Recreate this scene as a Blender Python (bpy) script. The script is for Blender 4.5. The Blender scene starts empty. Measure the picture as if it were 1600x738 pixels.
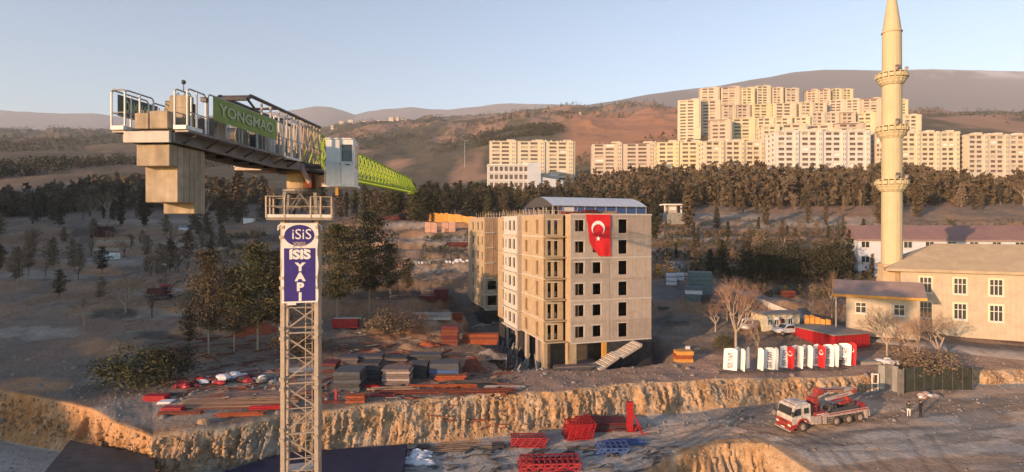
import bpy, math, random
import numpy as np
from mathutils import Vector, Matrix
R = math.radians
PI = math.pi
random.seed(7)
scene = bpy.context.scene
col = scene.collection
# ---------------------------------------------------------------- camera, sky, sun, exposure
EYE = 20.0
F = 885.0            # focal length in photo pixels
HORIZON = 352.0
cam_d = bpy.data.cameras.new("camera")
cam = bpy.data.objects.new("camera", cam_d)
col.objects.link(cam)
cam.location = (0, 0, EYE)
cam.rotation_euler = (R(90), 0, 0)
cam_d.sensor_width = 36.0
cam_d.lens = 36.0 * F / 1600.0
cam_d.shift_y = -(369.0 - HORIZON) / 1600.0
cam_d.clip_start = 0.5
cam_d.clip_end = 40000
scene.camera = cam

SUN_EL, SUN_AZ = 9.0, (-0.745, -0.667)          # direction towards the sun
w = bpy.data.worlds.new("World")
scene.world = w
w.use_nodes = True
nt = w.node_tree
bg = nt.nodes["Background"]
sky = nt.nodes.new("ShaderNodeTexSky")
sky.sky_type = 'NISHITA'
sky.sun_disc = False
sky.sun_elevation = R(SUN_EL)
sky.sun_rotation = math.atan2(SUN_AZ[0], SUN_AZ[1])
sky.altitude = 300
sky.air_density = 1.0
sky.dust_density = 0.7
sky.ozone_density = 2.0
nt.links.new(sky.outputs[0], bg.inputs[0])
bg.inputs[1].default_value = 0.142
sun_d = bpy.data.lights.new("sun", 'SUN')
sun = bpy.data.objects.new("sun", sun_d)
col.objects.link(sun)
sv = Vector((SUN_AZ[0] * math.cos(R(SUN_EL)), SUN_AZ[1] * math.cos(R(SUN_EL)), math.sin(R(SUN_EL))))
sun.rotation_euler = sv.to_track_quat('Z', 'Y').to_euler()
sun_d.energy = 3.15
sun_d.angle = R(0.6)
sun_d.color = (1.0, 0.60, 0.33)
scene.view_settings.view_transform = 'Standard'
scene.view_settings.look = 'None'
scene.view_settings.gamma = 1.0
scene.view_settings.use_curve_mapping = False
scene.view_settings.exposure = 1.1
scene.cycles.max_bounces = 5
scene.cycles.diffuse_bounces = 3
scene.cycles.glossy_bounces = 2
scene.cycles.transmission_bounces = 2
scene.cycles.volume_bounces = 2
scene.cycles.use_adaptive_sampling = True

def U(px, d):
    return (px - 800.0) / F * d
def Zp(py, d):
    return EYE + (HORIZON - py) / F * d

# ---------------------------------------------------------------- noise
def _hash(ix, iy, iz, s):
    h = (ix.astype(np.int64) * 374761393 + iy.astype(np.int64) * 668265263 + iz.astype(np.int64) * 2147483647 + s * 1274126177) & 0xffffffff
    h = ((h ^ (h >> 13)) * 1274126177) & 0xffffffff
    h = h ^ (h >> 16)
    return (h & 0xffffff) / float(0xffffff)
def vnoise(x, y, z=0.0, s=0):
    x, y, z = np.broadcast_arrays(np.asarray(x, float), np.asarray(y, float), np.asarray(z, float))
    ix, iy, iz = np.floor(x).astype(np.int64), np.floor(y).astype(np.int64), np.floor(z).astype(np.int64)
    fx, fy, fz = x - ix, y - iy, z - iz
    fx, fy, fz = fx*fx*(3-2*fx), fy*fy*(3-2*fy), fz*fz*(3-2*fz)
    r = 0
    for a in (0, 1):
        wa = fx if a else 1 - fx
        for b in (0, 1):
            wb = fy if b else 1 - fy
            for c in (0, 1):
                wc = fz if c else 1 - fz
                r = r + wa * wb * wc * _hash(ix + a, iy + b, iz + c, s)
    return r
def fbm(x, y, z=0.0, o=4, s=0):
    r, a, t = 0, 1.0, 0.0
    x = np.asarray(x, float); y = np.asarray(y, float); z = np.asarray(z, float)
    for i in range(o):
        r = r + a * vnoise(x * 2**i, y * 2**i, z * 2**i, s + i * 17)
        t += a; a *= 0.5
    return r / t

# ---------------------------------------------------------------- materials
MATS = {}
def mat(name, c, rough=0.85, var=0.15, scale=3.0, bump=0.0, metal=0.0, c2=None, attr=False, spec=0.3, stretch=None, streak=0.0, coords='Object'):
    m = bpy.data.materials.new(name)
    m.use_nodes = True
    n, l = m.node_tree.nodes, m.node_tree.links
    b = n["Principled BSDF"]
    b.inputs["Roughness"].default_value = rough
    b.inputs["Metallic"].default_value = metal
    b.inputs["Specular IOR Level"].default_value = spec
    tc = n.new("ShaderNodeTexCoord")
    mp = n.new("ShaderNodeMapping")
    l.new(tc.outputs[coords], mp.inputs[0])
    if stretch: mp.inputs["Scale"].default_value = stretch
    nz = n.new("ShaderNodeTexNoise")
    nz.inputs["Scale"].default_value = scale
    nz.inputs["Detail"].default_value = 7
    nz.inputs["Roughness"].default_value = 0.65
    l.new(mp.outputs[0], nz.inputs["Vector"])
    mr = n.new("ShaderNodeMapRange")
    mr.inputs[1].default_value = 0.3; mr.inputs[2].default_value = 0.7
    l.new(nz.outputs[0], mr.inputs[0])
    mx = n.new("ShaderNodeMix"); mx.data_type = 'RGBA'
    l.new(mr.outputs[0], mx.inputs[0])
    d = c2 or tuple(max(0, v * (1 - 2 * var)) for v in c)
    a = tuple(min(1, v * (1 + (0 if c2 else var))) for v in c)
    mx.inputs[6].default_value = (*d, 1); mx.inputs[7].default_value = (*a, 1)
    out = mx.outputs[2]
    if streak > 0:
        mp2 = n.new("ShaderNodeMapping"); l.new(tc.outputs[coords], mp2.inputs[0])
        mp2.inputs["Scale"].default_value = (1.6, 1.6, 0.12)
        n2 = n.new("ShaderNodeTexNoise"); n2.inputs["Scale"].default_value = 2.0; n2.inputs["Detail"].default_value = 6
        l.new(mp2.outputs[0], n2.inputs["Vector"])
        m2 = n.new("ShaderNodeMapRange"); m2.inputs[1].default_value = 0.35; m2.inputs[2].default_value = 0.62
        m2.inputs[3].default_value = 1 - streak; m2.inputs[4].default_value = 1.0
        l.new(n2.outputs[0], m2.inputs[0])
        mu = n.new("ShaderNodeMix"); mu.data_type = 'RGBA'; mu.blend_type = 'MULTIPLY'; mu.inputs[0].default_value = 1
        l.new(out, mu.inputs[6]); l.new(m2.outputs[0], mu.inputs[7]); out = mu.outputs[2]
    if attr:
        at = n.new("ShaderNodeAttribute"); at.attribute_name = "Col"
        mu = n.new("ShaderNodeMix"); mu.data_type = 'RGBA'; mu.blend_type = 'MULTIPLY'; mu.inputs[0].default_value = 1
        l.new(out, mu.inputs[6]); l.new(at.outputs[0], mu.inputs[7]); out = mu.outputs[2]
    l.new(out, b.inputs["Base Color"])
    if bump > 0:
        bp = n.new("ShaderNodeBump"); bp.inputs["Strength"].default_value = 1.0; bp.inputs["Distance"].default_value = bump
        l.new(nz.outputs[0], bp.inputs["Height"]); l.new(bp.outputs[0], b.inputs["Normal"])
    MATS[name] = m
    return m
def leafmat(name, c, c2):
    m = mat(name, c, rough=0.8, scale=0.6, c2=c2, spec=0.15)
    return m
concrete = mat("concrete", (0.40, 0.345, 0.30), 0.9, 0.10, 1.2, 0.01, c2=(0.31, 0.255, 0.215), streak=0.10)
concrete_b = mat("concrete_pour_pale", (0.43, 0.365, 0.315), 0.9, 0.10, 1.2, 0.01, c2=(0.34, 0.28, 0.235), streak=0.14)
concrete_c = mat("concrete_pour_dark", (0.37, 0.31, 0.265), 0.9, 0.10, 0.9, 0.01, c2=(0.28, 0.235, 0.20), streak=0.16)
concrete_light = mat("concrete_light", (0.50, 0.47, 0.43), 0.9, 0.08, 2, streak=0.12)
concrete_side = mat("concrete_side", (0.40, 0.31, 0.205), 0.9, 0.08, 1.0, 0.01, streak=0.15)  # yellower copy of concrete: low sun on the left faces put into colour
concrete_dark = mat("concrete_dark", (0.13, 0.125, 0.12), 0.95, 0.2, 1.5)
bitumen = mat("bitumen", (0.035, 0.035, 0.04), 0.7, 0.3, 1.0)  # near-black; on basement walls it puts in the open ground floor's shade
block_brown = mat("block_brown", (0.36, 0.24, 0.15), 0.9, 0.12, 1.0, streak=0.2)
block_grey = mat("block_grey", (0.27, 0.27, 0.25), 0.9, 0.12, 1.0, streak=0.2)
weight_conc = mat("weight_concrete", (0.44, 0.36, 0.265), 0.85, 0.09, 2.6, 0.006, c2=(0.29, 0.23, 0.165), streak=0.3)
white_paint = mat("white_paint", (0.74, 0.72, 0.68), 0.5, 0.06, 3, streak=0.12)
white_plain = mat("white_sheet", (0.74, 0.72, 0.70), 0.7, 0.05, 4)
grey_steel = mat("grey_steel", (0.36, 0.35, 0.34), 0.5, 0.12, 3, metal=0.2)
pale_steel = mat("pale_steel", (0.35, 0.285, 0.23), 0.55, 0.12, 3, metal=0.1)
dark_steel = mat("dark_steel", (0.085, 0.08, 0.085), 0.5, 0.15, 3, metal=0.2)
mid_steel = mat("mid_steel", (0.19, 0.18, 0.18), 0.55, 0.15, 3, metal=0.2)
green_paint = mat("green_paint", (0.28, 0.40, 0.03), 0.5, 0.10, 2)
green_banner = mat("green_banner", (0.22, 0.29, 0.08), 0.7, 0.10, 2)
faded_banner = mat("faded_banner", (0.12, 0.14, 0.12), 0.8, 0.15, 3)
banner_letters = mat("banner_letters", (0.42, 0.46, 0.30), 0.7, 0.06, 2)
navy_print = mat("navy_print", (0.045, 0.03, 0.20), 0.6, 0.08, 2)
glass_dark = mat("glass_dark", (0.03, 0.035, 0.04), 0.12, 0.1, 1, spec=0.6)
void_dark = mat("interior_dark", (0.10, 0.085, 0.075), 0.95, 0.2, 1)  # shade inside the rooms put into the colour of slabs and walls
red_flag = mat("red_flag", (0.62, 0.02, 0.025), 0.65, 0.08, 2)
flag_white = mat("flag_white", (0.8, 0.78, 0.76), 0.7, 0.03, 2)
print_grey = mat("print_grey", (0.10, 0.11, 0.15), 0.7, 0.1, 2)
red_paint = mat("red_paint", (0.36, 0.018, 0.025), 0.45, 0.15, 2)
red_dusty = mat("red_dusty", (0.33, 0.03, 0.04), 0.65, 0.2, 3)
rust = mat("rust", (0.17, 0.05, 0.03), 0.85, 0.25, 3)
rust_orange = mat("rust_orange", (0.30, 0.075, 0.03), 0.85, 0.2, 2)
maroon = mat("maroon", (0.10, 0.02, 0.025), 0.7, 0.15, 2)
slate_panel = mat("slate_panel", (0.075, 0.08, 0.095), 0.7, 0.2, 2)
wood_panel = mat("wood_panel", (0.17, 0.13, 0.12), 0.8, 0.2, 3)
black_panel = mat("black_panel", (0.05, 0.05, 0.055), 0.6, 0.2, 2)
blue_paint = mat("blue_paint", (0.05, 0.10, 0.26), 0.6, 0.15, 2)
navy_sheet = mat("navy_sheet", (0.018, 0.02, 0.05), 0.8, 0.2, 0.8)
white_sack = mat("white_sack", (0.62, 0.62, 0.66), 0.8, 0.08, 2)
orange_fence = mat("orange_fence", (0.55, 0.27, 0.06), 0.75, 0.15, 0.8)
pink_wall = mat("pink_wall", (0.46, 0.27, 0.2), 0.9, 0.12, 1.2)
truck_white = mat("dusty_white_paint", (0.68, 0.66, 0.62), 0.45, c2=(0.36, 0.29, 0.23), scale=1.6, streak=.3)
truck_red = mat("dusty_red_paint", (0.36, 0.02, 0.03), 0.5, c2=(0.24, 0.08, 0.06), scale=2.5, streak=.3)
tyre_rubber = mat("tyre_rubber", (0.07, 0.055, 0.05), 0.9, 0.2, 4)
rim_paint = mat("rim_paint", (0.34, 0.26, 0.22), 0.7, 0.2, 4)
dusty_grey = mat("dusty_grey", (0.36, 0.30, 0.28), 0.75, 0.15, 3)
amber_paint = mat("amber_paint", (0.5, 0.26, 0.05), 0.6, 0.1, 2)
minaret_stone = mat("minaret_stone", (0.46, 0.40, 0.26), 0.8, 0.04, 0.5, streak=0.07)
minaret_base = mat("minaret_base", (0.42, 0.31, 0.2), 0.85, 0.08, 0.8)
plaster_tan = mat("plaster_tan", (0.42, 0.36, 0.28), 0.9, 0.08, 0.7, streak=0.1)
roof_tan = mat("roof_tan", (0.36, 0.29, 0.2), 0.8, 0.1, 0.6)
roof_mauve = mat("roof_mauve", (0.28, 0.2, 0.18), 0.8, 0.12, 0.6)
roof_red = mat("roof_red", (0.21, 0.13, 0.125), 0.8, 0.1, 0.4)
roof_grey = mat("roof_grey", (0.24, 0.21, 0.19), 0.8, 0.12, 0.8)
roof_sheet = mat("roof_sheet", (0.50, 0.53, 0.58), 0.5, 0.04, 0.5)
fac_white = mat("facade_white", (0.56, 0.54, 0.51), 0.9, 0.06, 0.3)
fac_blue = mat("facade_pale_blue", (0.5, 0.53, 0.58), 0.9, 0.06, 0.3)
fac_cream = mat("facade_cream", (0.56, 0.50, 0.38), 0.9, 0.05, 0.15)
fac_yellow = mat("facade_yellow", (0.57, 0.51, 0.34), 0.9, 0.05, 0.15)
fac_pink = mat("facade_pinkish", (0.50, 0.42, 0.34), 0.9, 0.05, 0.15)
fac_pale = mat("facade_pale", (0.52, 0.46, 0.38), 0.9, 0.05, 0.15)
loggia_dark = mat("loggia_dark", (0.15, 0.115, 0.10), 0.6, 0.3, 0.35, spec=0.4)
bark = mat("bark", (0.11, 0.085, 0.065), 0.95, 0.2, 4)
bark_pale = mat("bark_pale", (0.34, 0.27, 0.21), 0.95, 0.15, 4)
needle_dark = leafmat("needle_dark", (0.062, 0.06, 0.038), (0.03, 0.031, 0.023))
needle_brown = leafmat("needle_brown", (0.135, 0.10, 0.06), (0.062, 0.048, 0.032))
needle_olive = leafmat("needle_olive", (0.10, 0.095, 0.04), (0.05, 0.05, 0.026))
twig_pink = leafmat("twig_pink", (0.40, 0.25, 0.17), (0.27, 0.17, 0.12))
twig_tan = leafmat("twig_tan", (0.24, 0.18, 0.12), (0.15, 0.11, 0.08))
bush_olive = leafmat("bush_olive", (0.11, 0.10, 0.045), (0.045, 0.045, 0.022))
rock_mat = mat("rock", (0.27, 0.225, 0.19), 0.95, 0.2, 2, 0.02)
spoil_mat = mat("spoil_soil", (0.30, 0.18, 0.11), 0.95, 0.25, 1.5, 0.05)
skin_mat = mat("skin", (0.42, 0.25, 0.18), 0.6, 0.05, 3)
cloth_black = mat("cloth_black", (0.02, 0.02, 0.023), 0.9, 0.2, 3)
cloth_green = mat("cloth_dark_green", (0.035, 0.045, 0.03), 0.9, 0.2, 3)
cloth_white = mat("cloth_white", (0.62, 0.60, 0.57), 0.9, 0.08, 3)
hair_mat = mat("hair", (0.02, 0.015, 0.012), 0.8, 0.1, 3)
lamp_glass = mat("lamp_glass", (0.7, 0.65, 0.5), 0.2, 0.05, 3)
asphalt = mat("belt_soil", (0.2, 0.15, 0.1), 0.95)
asphalt = mat("asphalt", (0.09, 0.085, 0.085), 0.9, 0.2, 1.0)
net_dark = mat("net_dark_green", (0.035, 0.04, 0.032), 0.9, 0.25, 1.2)

# ---------------------------------------------------------------- mesh helpers
class MB:
    def __init__(s): s.v = []; s.f = []
    def box(s, x0, x1, y0, y1, z0, z1):
        b = len(s.v)
        s.v += [(x0,y0,z0),(x1,y0,z0),(x1,y1,z0),(x0,y1,z0),(x0,y0,z1),(x1,y0,z1),(x1,y1,z1),(x0,y1,z1)]
        s.f += [(b,b+3,b+2,b+1),(b+4,b+5,b+6,b+7),(b,b+1,b+5,b+4),(b+1,b+2,b+6,b+5),(b+2,b+3,b+7,b+6),(b+3,b,b+4,b+7)]
        return s
    def bar(s, p, q, r=0.05, n=4, r2=None):
        p, q = Vector(p), Vector(q)
        d = q - p
        if d.length < 1e-6: return s
        d.normalize()
        up = Vector((0,0,1)) if abs(d.z) < 0.9 else Vector((0,1,0))
        a = d.cross(up).normalized(); b = d.cross(a)
        r2 = r if r2 is None else r2
        o = len(s.v); ph = PI/4 if n == 4 else 0
        for c, rr in ((p, r), (q, r2)):
            for i in range(n):
                t = 2*PI*i/n + ph
                s.v.append(tuple(c + a*math.cos(t)*rr + b*math.sin(t)*rr))
        for i in range(n):
            j = (i+1) % n
            s.f.append((o+i, o+j, o+n+j, o+n+i))
        s.f.append(tuple(o+i for i in range(n))[::-1]); s.f.append(tuple(o+n+i for i in range(n)))
        return s
    def path(s, pts, r=0.03, n=4):
        for p, q in zip(pts[:-1], pts[1:]): s.bar(p, q, r, n)
        return s
    def prism(s, pts, a, b, axis='y'):
        """extrude polygon pts (2-D) along axis between a and b"""
        o = len(s.v); n = len(pts)
        for t in (a, b):
            for (p, q) in pts:
                s.v.append((p, t, q) if axis == 'y' else ((t, p, q) if axis == 'x' else (p, q, t)))
        for i in range(n):
            j = (i+1) % n
            s.f.append((o+i, o+j, o+n+j, o+n+i))
        s.f.append(tuple(range(o, o+n))[::-1]); s.f.append(tuple(range(o+n, o+2*n)))
        return s
    def lathe(s, prof, n=16, cx=0, cy=0, flute=0):
        o = len(s.v); m = len(prof)
        for (r, z) in prof:
            for i in range(n):
                t = 2*PI*i/n
                rr = r * (1 - (flute if i % 2 else 0))
                s.v.append((cx + rr*math.cos(t), cy + rr*math.sin(t), z))
        for k in range(m-1):
            for i in range(n):
                j = (i+1) % n
                s.f.append((o+k*n+i, o+k*n+j, o+(k+1)*n+j, o+(k+1)*n+i))
        s.f.append(tuple(o+i for i in range(n))[::-1]); s.f.append(tuple(o+(m-1)*n+i for i in range(n)))
        return s
    def grid(s, fn, nu, nv):
        o = len(s.v)
        for j in range(nv+1):
            for i in range(nu+1): s.v.append(tuple(fn(i/nu, j/nv)))
        for j in range(nv):
            for i in range(nu):
                a = o + j*(nu+1) + i
                s.f.append((a, a+1, a+nu+2, a+nu+1))
        return s
    def sheet(s, fn, nu, nv, th):
        """a grid with real thickness: fn(u,v) -> (point, normal)"""
        s.grid(lambda a, b: Vector(fn(a, b)[0]), nu, nv)
        o = len(s.v); k = (nu+1)*(nv+1)
        for j in range(nv+1):
            for i in range(nu+1):
                p, n_ = fn(i/nu, j/nv)
                s.v.append(tuple(Vector(p) + Vector(n_)*th))
        for j in range(nv):
            for i in range(nu):
                a = o + j*(nu+1) + i
                s.f.append((a, a+nu+1, a+nu+2, a+1))
        return s
    def build(s, name, m, parent=None, loc=None, smooth=False, bevel=0):
        me = bpy.data.meshes.new(name)
        me.from_pydata(s.v, [], s.f)
        me.materials.append(m)
        if smooth: me.polygons.foreach_set("use_smooth", [True]*len(me.polygons))
        me.update()
        o = bpy.data.objects.new(name, me)
        col.objects.link(o)
        if parent is not None: o.parent = parent
        if loc is not None: o.location = loc
        if bevel:
            b = o.modifiers.new("bevel", 'BEVEL'); b.width = bevel; b.segments = 1; b.limit_method = 'ANGLE'
        return o
def np_mesh(name, V, Fq, m, colors=None, smooth=False):
    me = bpy.data.meshes.new(name)
    nv, nf, k = len(V), len(Fq), Fq.shape[1]
    me.vertices.add(nv); me.vertices.foreach_set("co", V.astype(np.float32).ravel())
    me.loops.add(nf*k); me.loops.foreach_set("vertex_index", Fq.astype(np.int32).ravel())
    me.polygons.add(nf); me.polygons.foreach_set("loop_start", np.arange(0, nf*k, k, dtype=np.int32))
    if smooth: me.polygons.foreach_set("use_smooth", np.ones(nf, bool))
    me.update(calc_edges=True)
    me.materials.append(m)
    if colors is not None:
        a = me.color_attributes.new("Col", 'FLOAT_COLOR', 'POINT')
        a.data.foreach_set("color", np.concatenate([colors, np.ones((nv, 1))], 1).astype(np.float32).ravel())
    return me
def tag(o, label=None, cat=None, group=None, kind=None):
    if label: o["label"] = label
    if cat: o["category"] = cat
    if group: o["group"] = group
    if kind: o["kind"] = kind
    return o
def thing(name, label, cat, loc=(0,0,0), rotz=0.0, group=None):
    o = bpy.data.objects.new(name, None); col.objects.link(o)
    o.location = loc; o.rotation_euler = (0, 0, rotz); o.empty_display_size = 0.3
    return tag(o, label, cat, group)
def link_copy(me, name, parent=None, loc=(0,0,0), rotz=0.0, scale=None, m=None):
    o = bpy.data.objects.new(name, me); col.objects.link(o)
    if parent is not None: o.parent = parent
    o.location = loc; o.rotation_euler = (0, 0, rotz)
    if scale is not None: o.scale = scale
    if m is not None:
        o.material_slots[0].link = 'OBJECT'; o.material_slots[0].material = m
    return o
KIDS = {}
def copy_tree(root, loc, rotz=0.0, scale=None, label=None):
    c = root.copy(); col.objects.link(c)
    c.location = loc; c.rotation_euler = (0, 0, rotz)
    if scale is not None: c.scale = scale
    if label: c["label"] = label
    for ch in [o for o in bpy.data.objects if o.parent == root] if root.name not in KIDS else KIDS[root.name]:
        KIDS.setdefault(root.name, [])
        if ch not in KIDS[root.name]: KIDS[root.name].append(ch)
        d = ch.copy(); col.objects.link(d); d.parent = c
        for g in [o for o in bpy.data.objects if o.parent == ch] if False else ch.children:
            e = g.copy(); col.objects.link(e); e.parent = d
    return c
FONT = bpy.data.fonts.load("<builtin>") if not bpy.data.fonts else bpy.data.fonts[0]
def text_obj(txt, name, m, parent, mtx, size=1.0, bold=0.0, extrude=0.01, sx=1.0, spacing=1.0):
    cu = bpy.data.curves.new(name, 'FONT')
    cu.body = txt; cu.size = size; cu.offset = bold; cu.extrude = extrude
    cu.align_x = 'CENTER'; cu.align_y = 'CENTER'; cu.space_character = spacing
    cu.resolution_u = 3
    t = bpy.data.objects.new(name + "_curve", cu); col.objects.link(t)
    bpy.context.view_layer.update()
    me = bpy.data.meshes.new_from_object(t.evaluated_get(bpy.context.evaluated_depsgraph_get()))
    bpy.data.objects.remove(t); bpy.data.curves.remove(cu)
    me.transform(mtx @ Matrix.Diagonal((sx, 1, 1, 1)))
    me.materials.clear(); me.materials.append(m)
    o = bpy.data.objects.new(name, me); col.objects.link(o)
    if parent is not None: o.parent = parent
    return o
# ---------------------------------------------------------------- terrain
BX, BY = 8.3, 80.0                      # near corner of the unfinished block
EX, EY_ = Vector((0.954, 0.30, 0)), Vector((-0.30, 0.954, 0))
B_ROT = math.atan2(0.30, 0.954)
UA = np.array([-1200, 0, 144, 180, 238, 300, 395, 450, 550, 650, 740, 808, 860, 906, 977, 1050, 1120, 1200, 1290, 1350, 1456, 2800], float)
# screen rows of the top and the foot of the long cut, and its heights
E_v = np.array([560, 610, 640, 660, 684, 672, 661, 650, 637, 624, 617, 614, 613, 608, 600, 597, 592, 591, 589, 586, 580, 560], float)
E_z = np.array([1.5, .8, .3, .2, -.3, 0, 0, 0, 0, 0, 0, 0, 0, 0, 0, 0, 0, 0, 0, 0, .3, 1.0])
D_v = np.array([640, 690, 716, 722, 728, 728, 724, 718, 712, 697, 688, 680, 673, 665, 655, 648, 640, 630, 622, 612, 600, 590], float)
D_z = np.array([-4.6]*8 + [-4.4, -4.1, -4, -3.9, -3.8, -3.7, -3.5, -3.3, -3.0, -2.7, -2.2, -1.9, -1.2, 0.0])
E_d = F * (EYE - E_z) / (E_v - HORIZON)
D_d = np.minimum(F * (EYE - D_z) / (D_v - HORIZON), E_d - 0.9)
C_d = np.interp(UA, [-1200, 900, 1000, 1050, 1100, 1180, 1215, 1245, 1290, 1456, 2800], [44, 46, 53, 58, 61, 61.5, 59.8, 56.5, 51, 46, 44])
C_z = np.interp(UA, [-1200, 144, 900, 1050, 1200, 1290, 1456, 2800], [-4.8, -4.8, -4.1, -3.7, -3.4, -3.2, -2.6, -2])
UB = np.array([-1200, 144, 450, 600, 740, 900, 1020, 1150, 1300, 1456, 2800], float)
FAR = [  # depth, heights at UB
 (80,  [1.5, .9, .6, .3, 0, 0, 0, .1, .3, .6, 2]),
 (95,  [5, 4, 3.5, 2.5, .8, .8, 2.2, 2.6, 2.8, 4, 6]),
 (115, [8, 7, 6.5, 6.5, 3, 4, 6.5, 6.3, 6.8, 8, 10]),
 (140, [10, 9, 10, 11.5, 10.5, 8, 10, 9.5, 9.5, 10, 13]),
 (180, [13, 13, 14.5, 18, 18.5, 15, 14.5, 13, 12.5, 13, 17]),
 (230, [19, 19, 20, 22.5, 23, 21.5, 20.5, 19.5, 18.5, 19, 24]),
 (300, [28, 28, 27, 26.5, 27, 28, 34, 36, 37, 38, 40]),
 (400, [45, 45, 41, 38, 41, 47, 54, 62, 64, 62, 60]),
 (550, [80, 80, 68, 58, 64, 78, 100, 112, 114, 104, 90]),
 (750, [122, 119, 105, 98, 118, 146, 152, 168, 176, 164, 140]),
 (1000,[165, 160, 150, 168, 182, 215, 218, 215, 215, 215, 190]),
 (1400,[230, 230, 225, 262, 262, 305, 318, 300, 290, 300, 270]),
 (2200,[390, 390, 385, 425, 442, 482, 490, 440, 400, 430, 400]),
 (4000,[700, 690, 700, 750, 800, 820, 790, 700, 600, 600, 600]),
]
def keys(u):
    """per-column key rows: arrays (K, n) of depth and height"""
    i = lambda t: np.interp(u, UA, t)
    Cd, Cz = i(C_d), i(C_z)
    D, Dz, E, Ez = i(D_d), i(D_z), i(E_d), i(E_z)
    ds = [u*0 + 6, u*0 + 30, Cd - 2.6, Cd, D, E]
    zs = [u*0 - 12, u*0 - 10, u*0 - 9.5, Cz, Dz, Ez]
    for d, z in FAR:
        ds.append(u*0 + d); zs.append(np.interp(u, UB, np.array(z, float)))
    return np.array(ds), np.array(zs)
NKEY = 6 + len(FAR)
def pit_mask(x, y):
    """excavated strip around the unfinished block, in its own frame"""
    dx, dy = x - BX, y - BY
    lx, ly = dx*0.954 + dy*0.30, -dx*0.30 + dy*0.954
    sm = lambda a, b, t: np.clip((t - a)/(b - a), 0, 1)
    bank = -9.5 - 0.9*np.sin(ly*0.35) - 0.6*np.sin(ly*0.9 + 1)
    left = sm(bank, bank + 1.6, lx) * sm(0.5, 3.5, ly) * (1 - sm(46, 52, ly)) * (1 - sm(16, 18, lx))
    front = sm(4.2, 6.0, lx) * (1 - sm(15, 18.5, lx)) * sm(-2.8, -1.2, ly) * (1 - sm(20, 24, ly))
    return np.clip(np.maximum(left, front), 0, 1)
def relief(x, y, z0):
    """noise added to the height, growing with distance"""
    d = np.maximum(y, 1.0)
    near = (fbm(x*0.35, y*0.35, 0, 4, 3) - 0.5) * (0.5 + 1.1*np.clip((d - 86)/12, 0, 1)*(1 - np.clip((d - 220)/60, 0, 1)))
    mid = (fbm(x*0.05, y*0.05, 0, 4, 9) - 0.5) * np.clip((d - 85)/60, 0, 1) * 2.2
    far = (fbm(x*0.006, y*0.006, 0, 6, 21) - 0.5) * np.clip((d - 300)/500, 0, 2.2) * 24
    gully = -np.abs(fbm(x*0.012, y*0.005, 0, 4, 31) - 0.5) * np.clip((d - 450)/600, 0, 2.5) * 26
    return near + mid + far + gully
def terrace(z, d):
    """the stepped building plots on the slope left of and behind the block"""
    k = np.clip((d - 92)/15, 0, 1) * (1 - np.clip((d - 215)/40, 0, 1))
    h = 2.6; q = z / h; f = q - np.floor(q)
    return z + k * (np.floor(q) + np.clip((f - 0.86)/0.14, 0, 1) - q) * h * 0.8
def ground(u, d):
    u = np.atleast_1d(np.asarray(u, float)); d = np.atleast_1d(np.asarray(d, float))
    ds, zs = keys(u)
    z = np.array([np.interp(d[k], ds[:, k], zs[:, k]) for k in range(len(u))])
    x = U(u, d)
    return terrace(z, d) + relief(x, d, z) * (0.3 + 0.7*np.clip(d/75, 0, 1)) - 2.4 * pit_mask(x, d)
def gz(x, y):
    return float(ground(800 + F*x/y, y)[0])
def at(u, d):
    """world point on the ground seen at column u, depth d"""
    x = U(u, d); return Vector((x, d, gz(x, d)))
def on_row(u, v, dmin=50, dmax=400):
    """ground point whose image row is v in column u (first hit)"""
    ds = np.linspace(dmin, dmax, 700)
    z = ground(np.full(700, float(u)), ds)
    vv = HORIZON + F*(EYE - z)/ds
    for k in range(1, 700):
        if vv[k] <= v: return Vector((U(u, ds[k]), ds[k], z[k]))
    return at(u, dmax)

PALE, RAW, DARK_SOIL = (.37,.31,.255), (.48,.26,.135), (.085,.07,.06)
PATCHES = [(300,385,80,6,PALE),(180,410,70,5,PALE),(230,347,90,4,PALE),(690,421,85,6,PALE),(680,376,90,6,PALE),(640,352,55,5,PALE),(350,455,120,6,PALE),(220,490,100,8,PALE),
           (330,590,180,20,PALE),(240,640,110,22,PALE),(690,500,60,9,PALE),(420,472,70,5,PALE),(500,402,60,4,PALE),(60,520,80,10,PALE),(50,430,90,7,PALE),
           (300,483,60,7,RAW),(170,545,55,14,RAW),(345,515,80,12,RAW),(430,505,50,9,RAW),(640,525,50,10,RAW),(700,352,40,6,RAW),(290,556,60,8,RAW),(160,425,45,6,RAW),(560,445,40,5,RAW),(40,600,70,12,RAW),
           (170,490,40,9,DARK_SOIL),(500,372,90,9,DARK_SOIL),(620,462,80,7,DARK_SOIL),(560,545,70,9,DARK_SOIL),(150,362,45,9,DARK_SOIL),(380,432,70,10,DARK_SOIL),(250,525,50,7,DARK_SOIL),(700,395,50,5,DARK_SOIL),
           (1150,338,90,5,PALE),(1240,351,130,6,PALE),(1340,344,60,6,PALE),(1080,373,70,6,PALE),(1120,395,60,5,DARK_SOIL),(1050,455,40,14,(.20,.18,.175)),(1070,520,70,12,(.25,.21,.18)),(1420,560,70,14,(.27,.22,.18))]
TRACKS = [[(1050, 668), (1160, 655), (1250, 668), (1330, 700), (1390, 760)], [(1000, 690), (1120, 668), (1210, 672), (1280, 702), (1330, 760)],
          [(900, 700), (1040, 676), (1180, 646), (1300, 625)], [(1120, 662), (1240, 690), (1420, 668), (1560, 650)], [(1360, 660), (1430, 690), (1480, 760)],
          [(640, 728), (760, 716), (900, 688), (1000, 664)], [(1260, 700), (1400, 712), (1600, 690)]]
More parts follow.
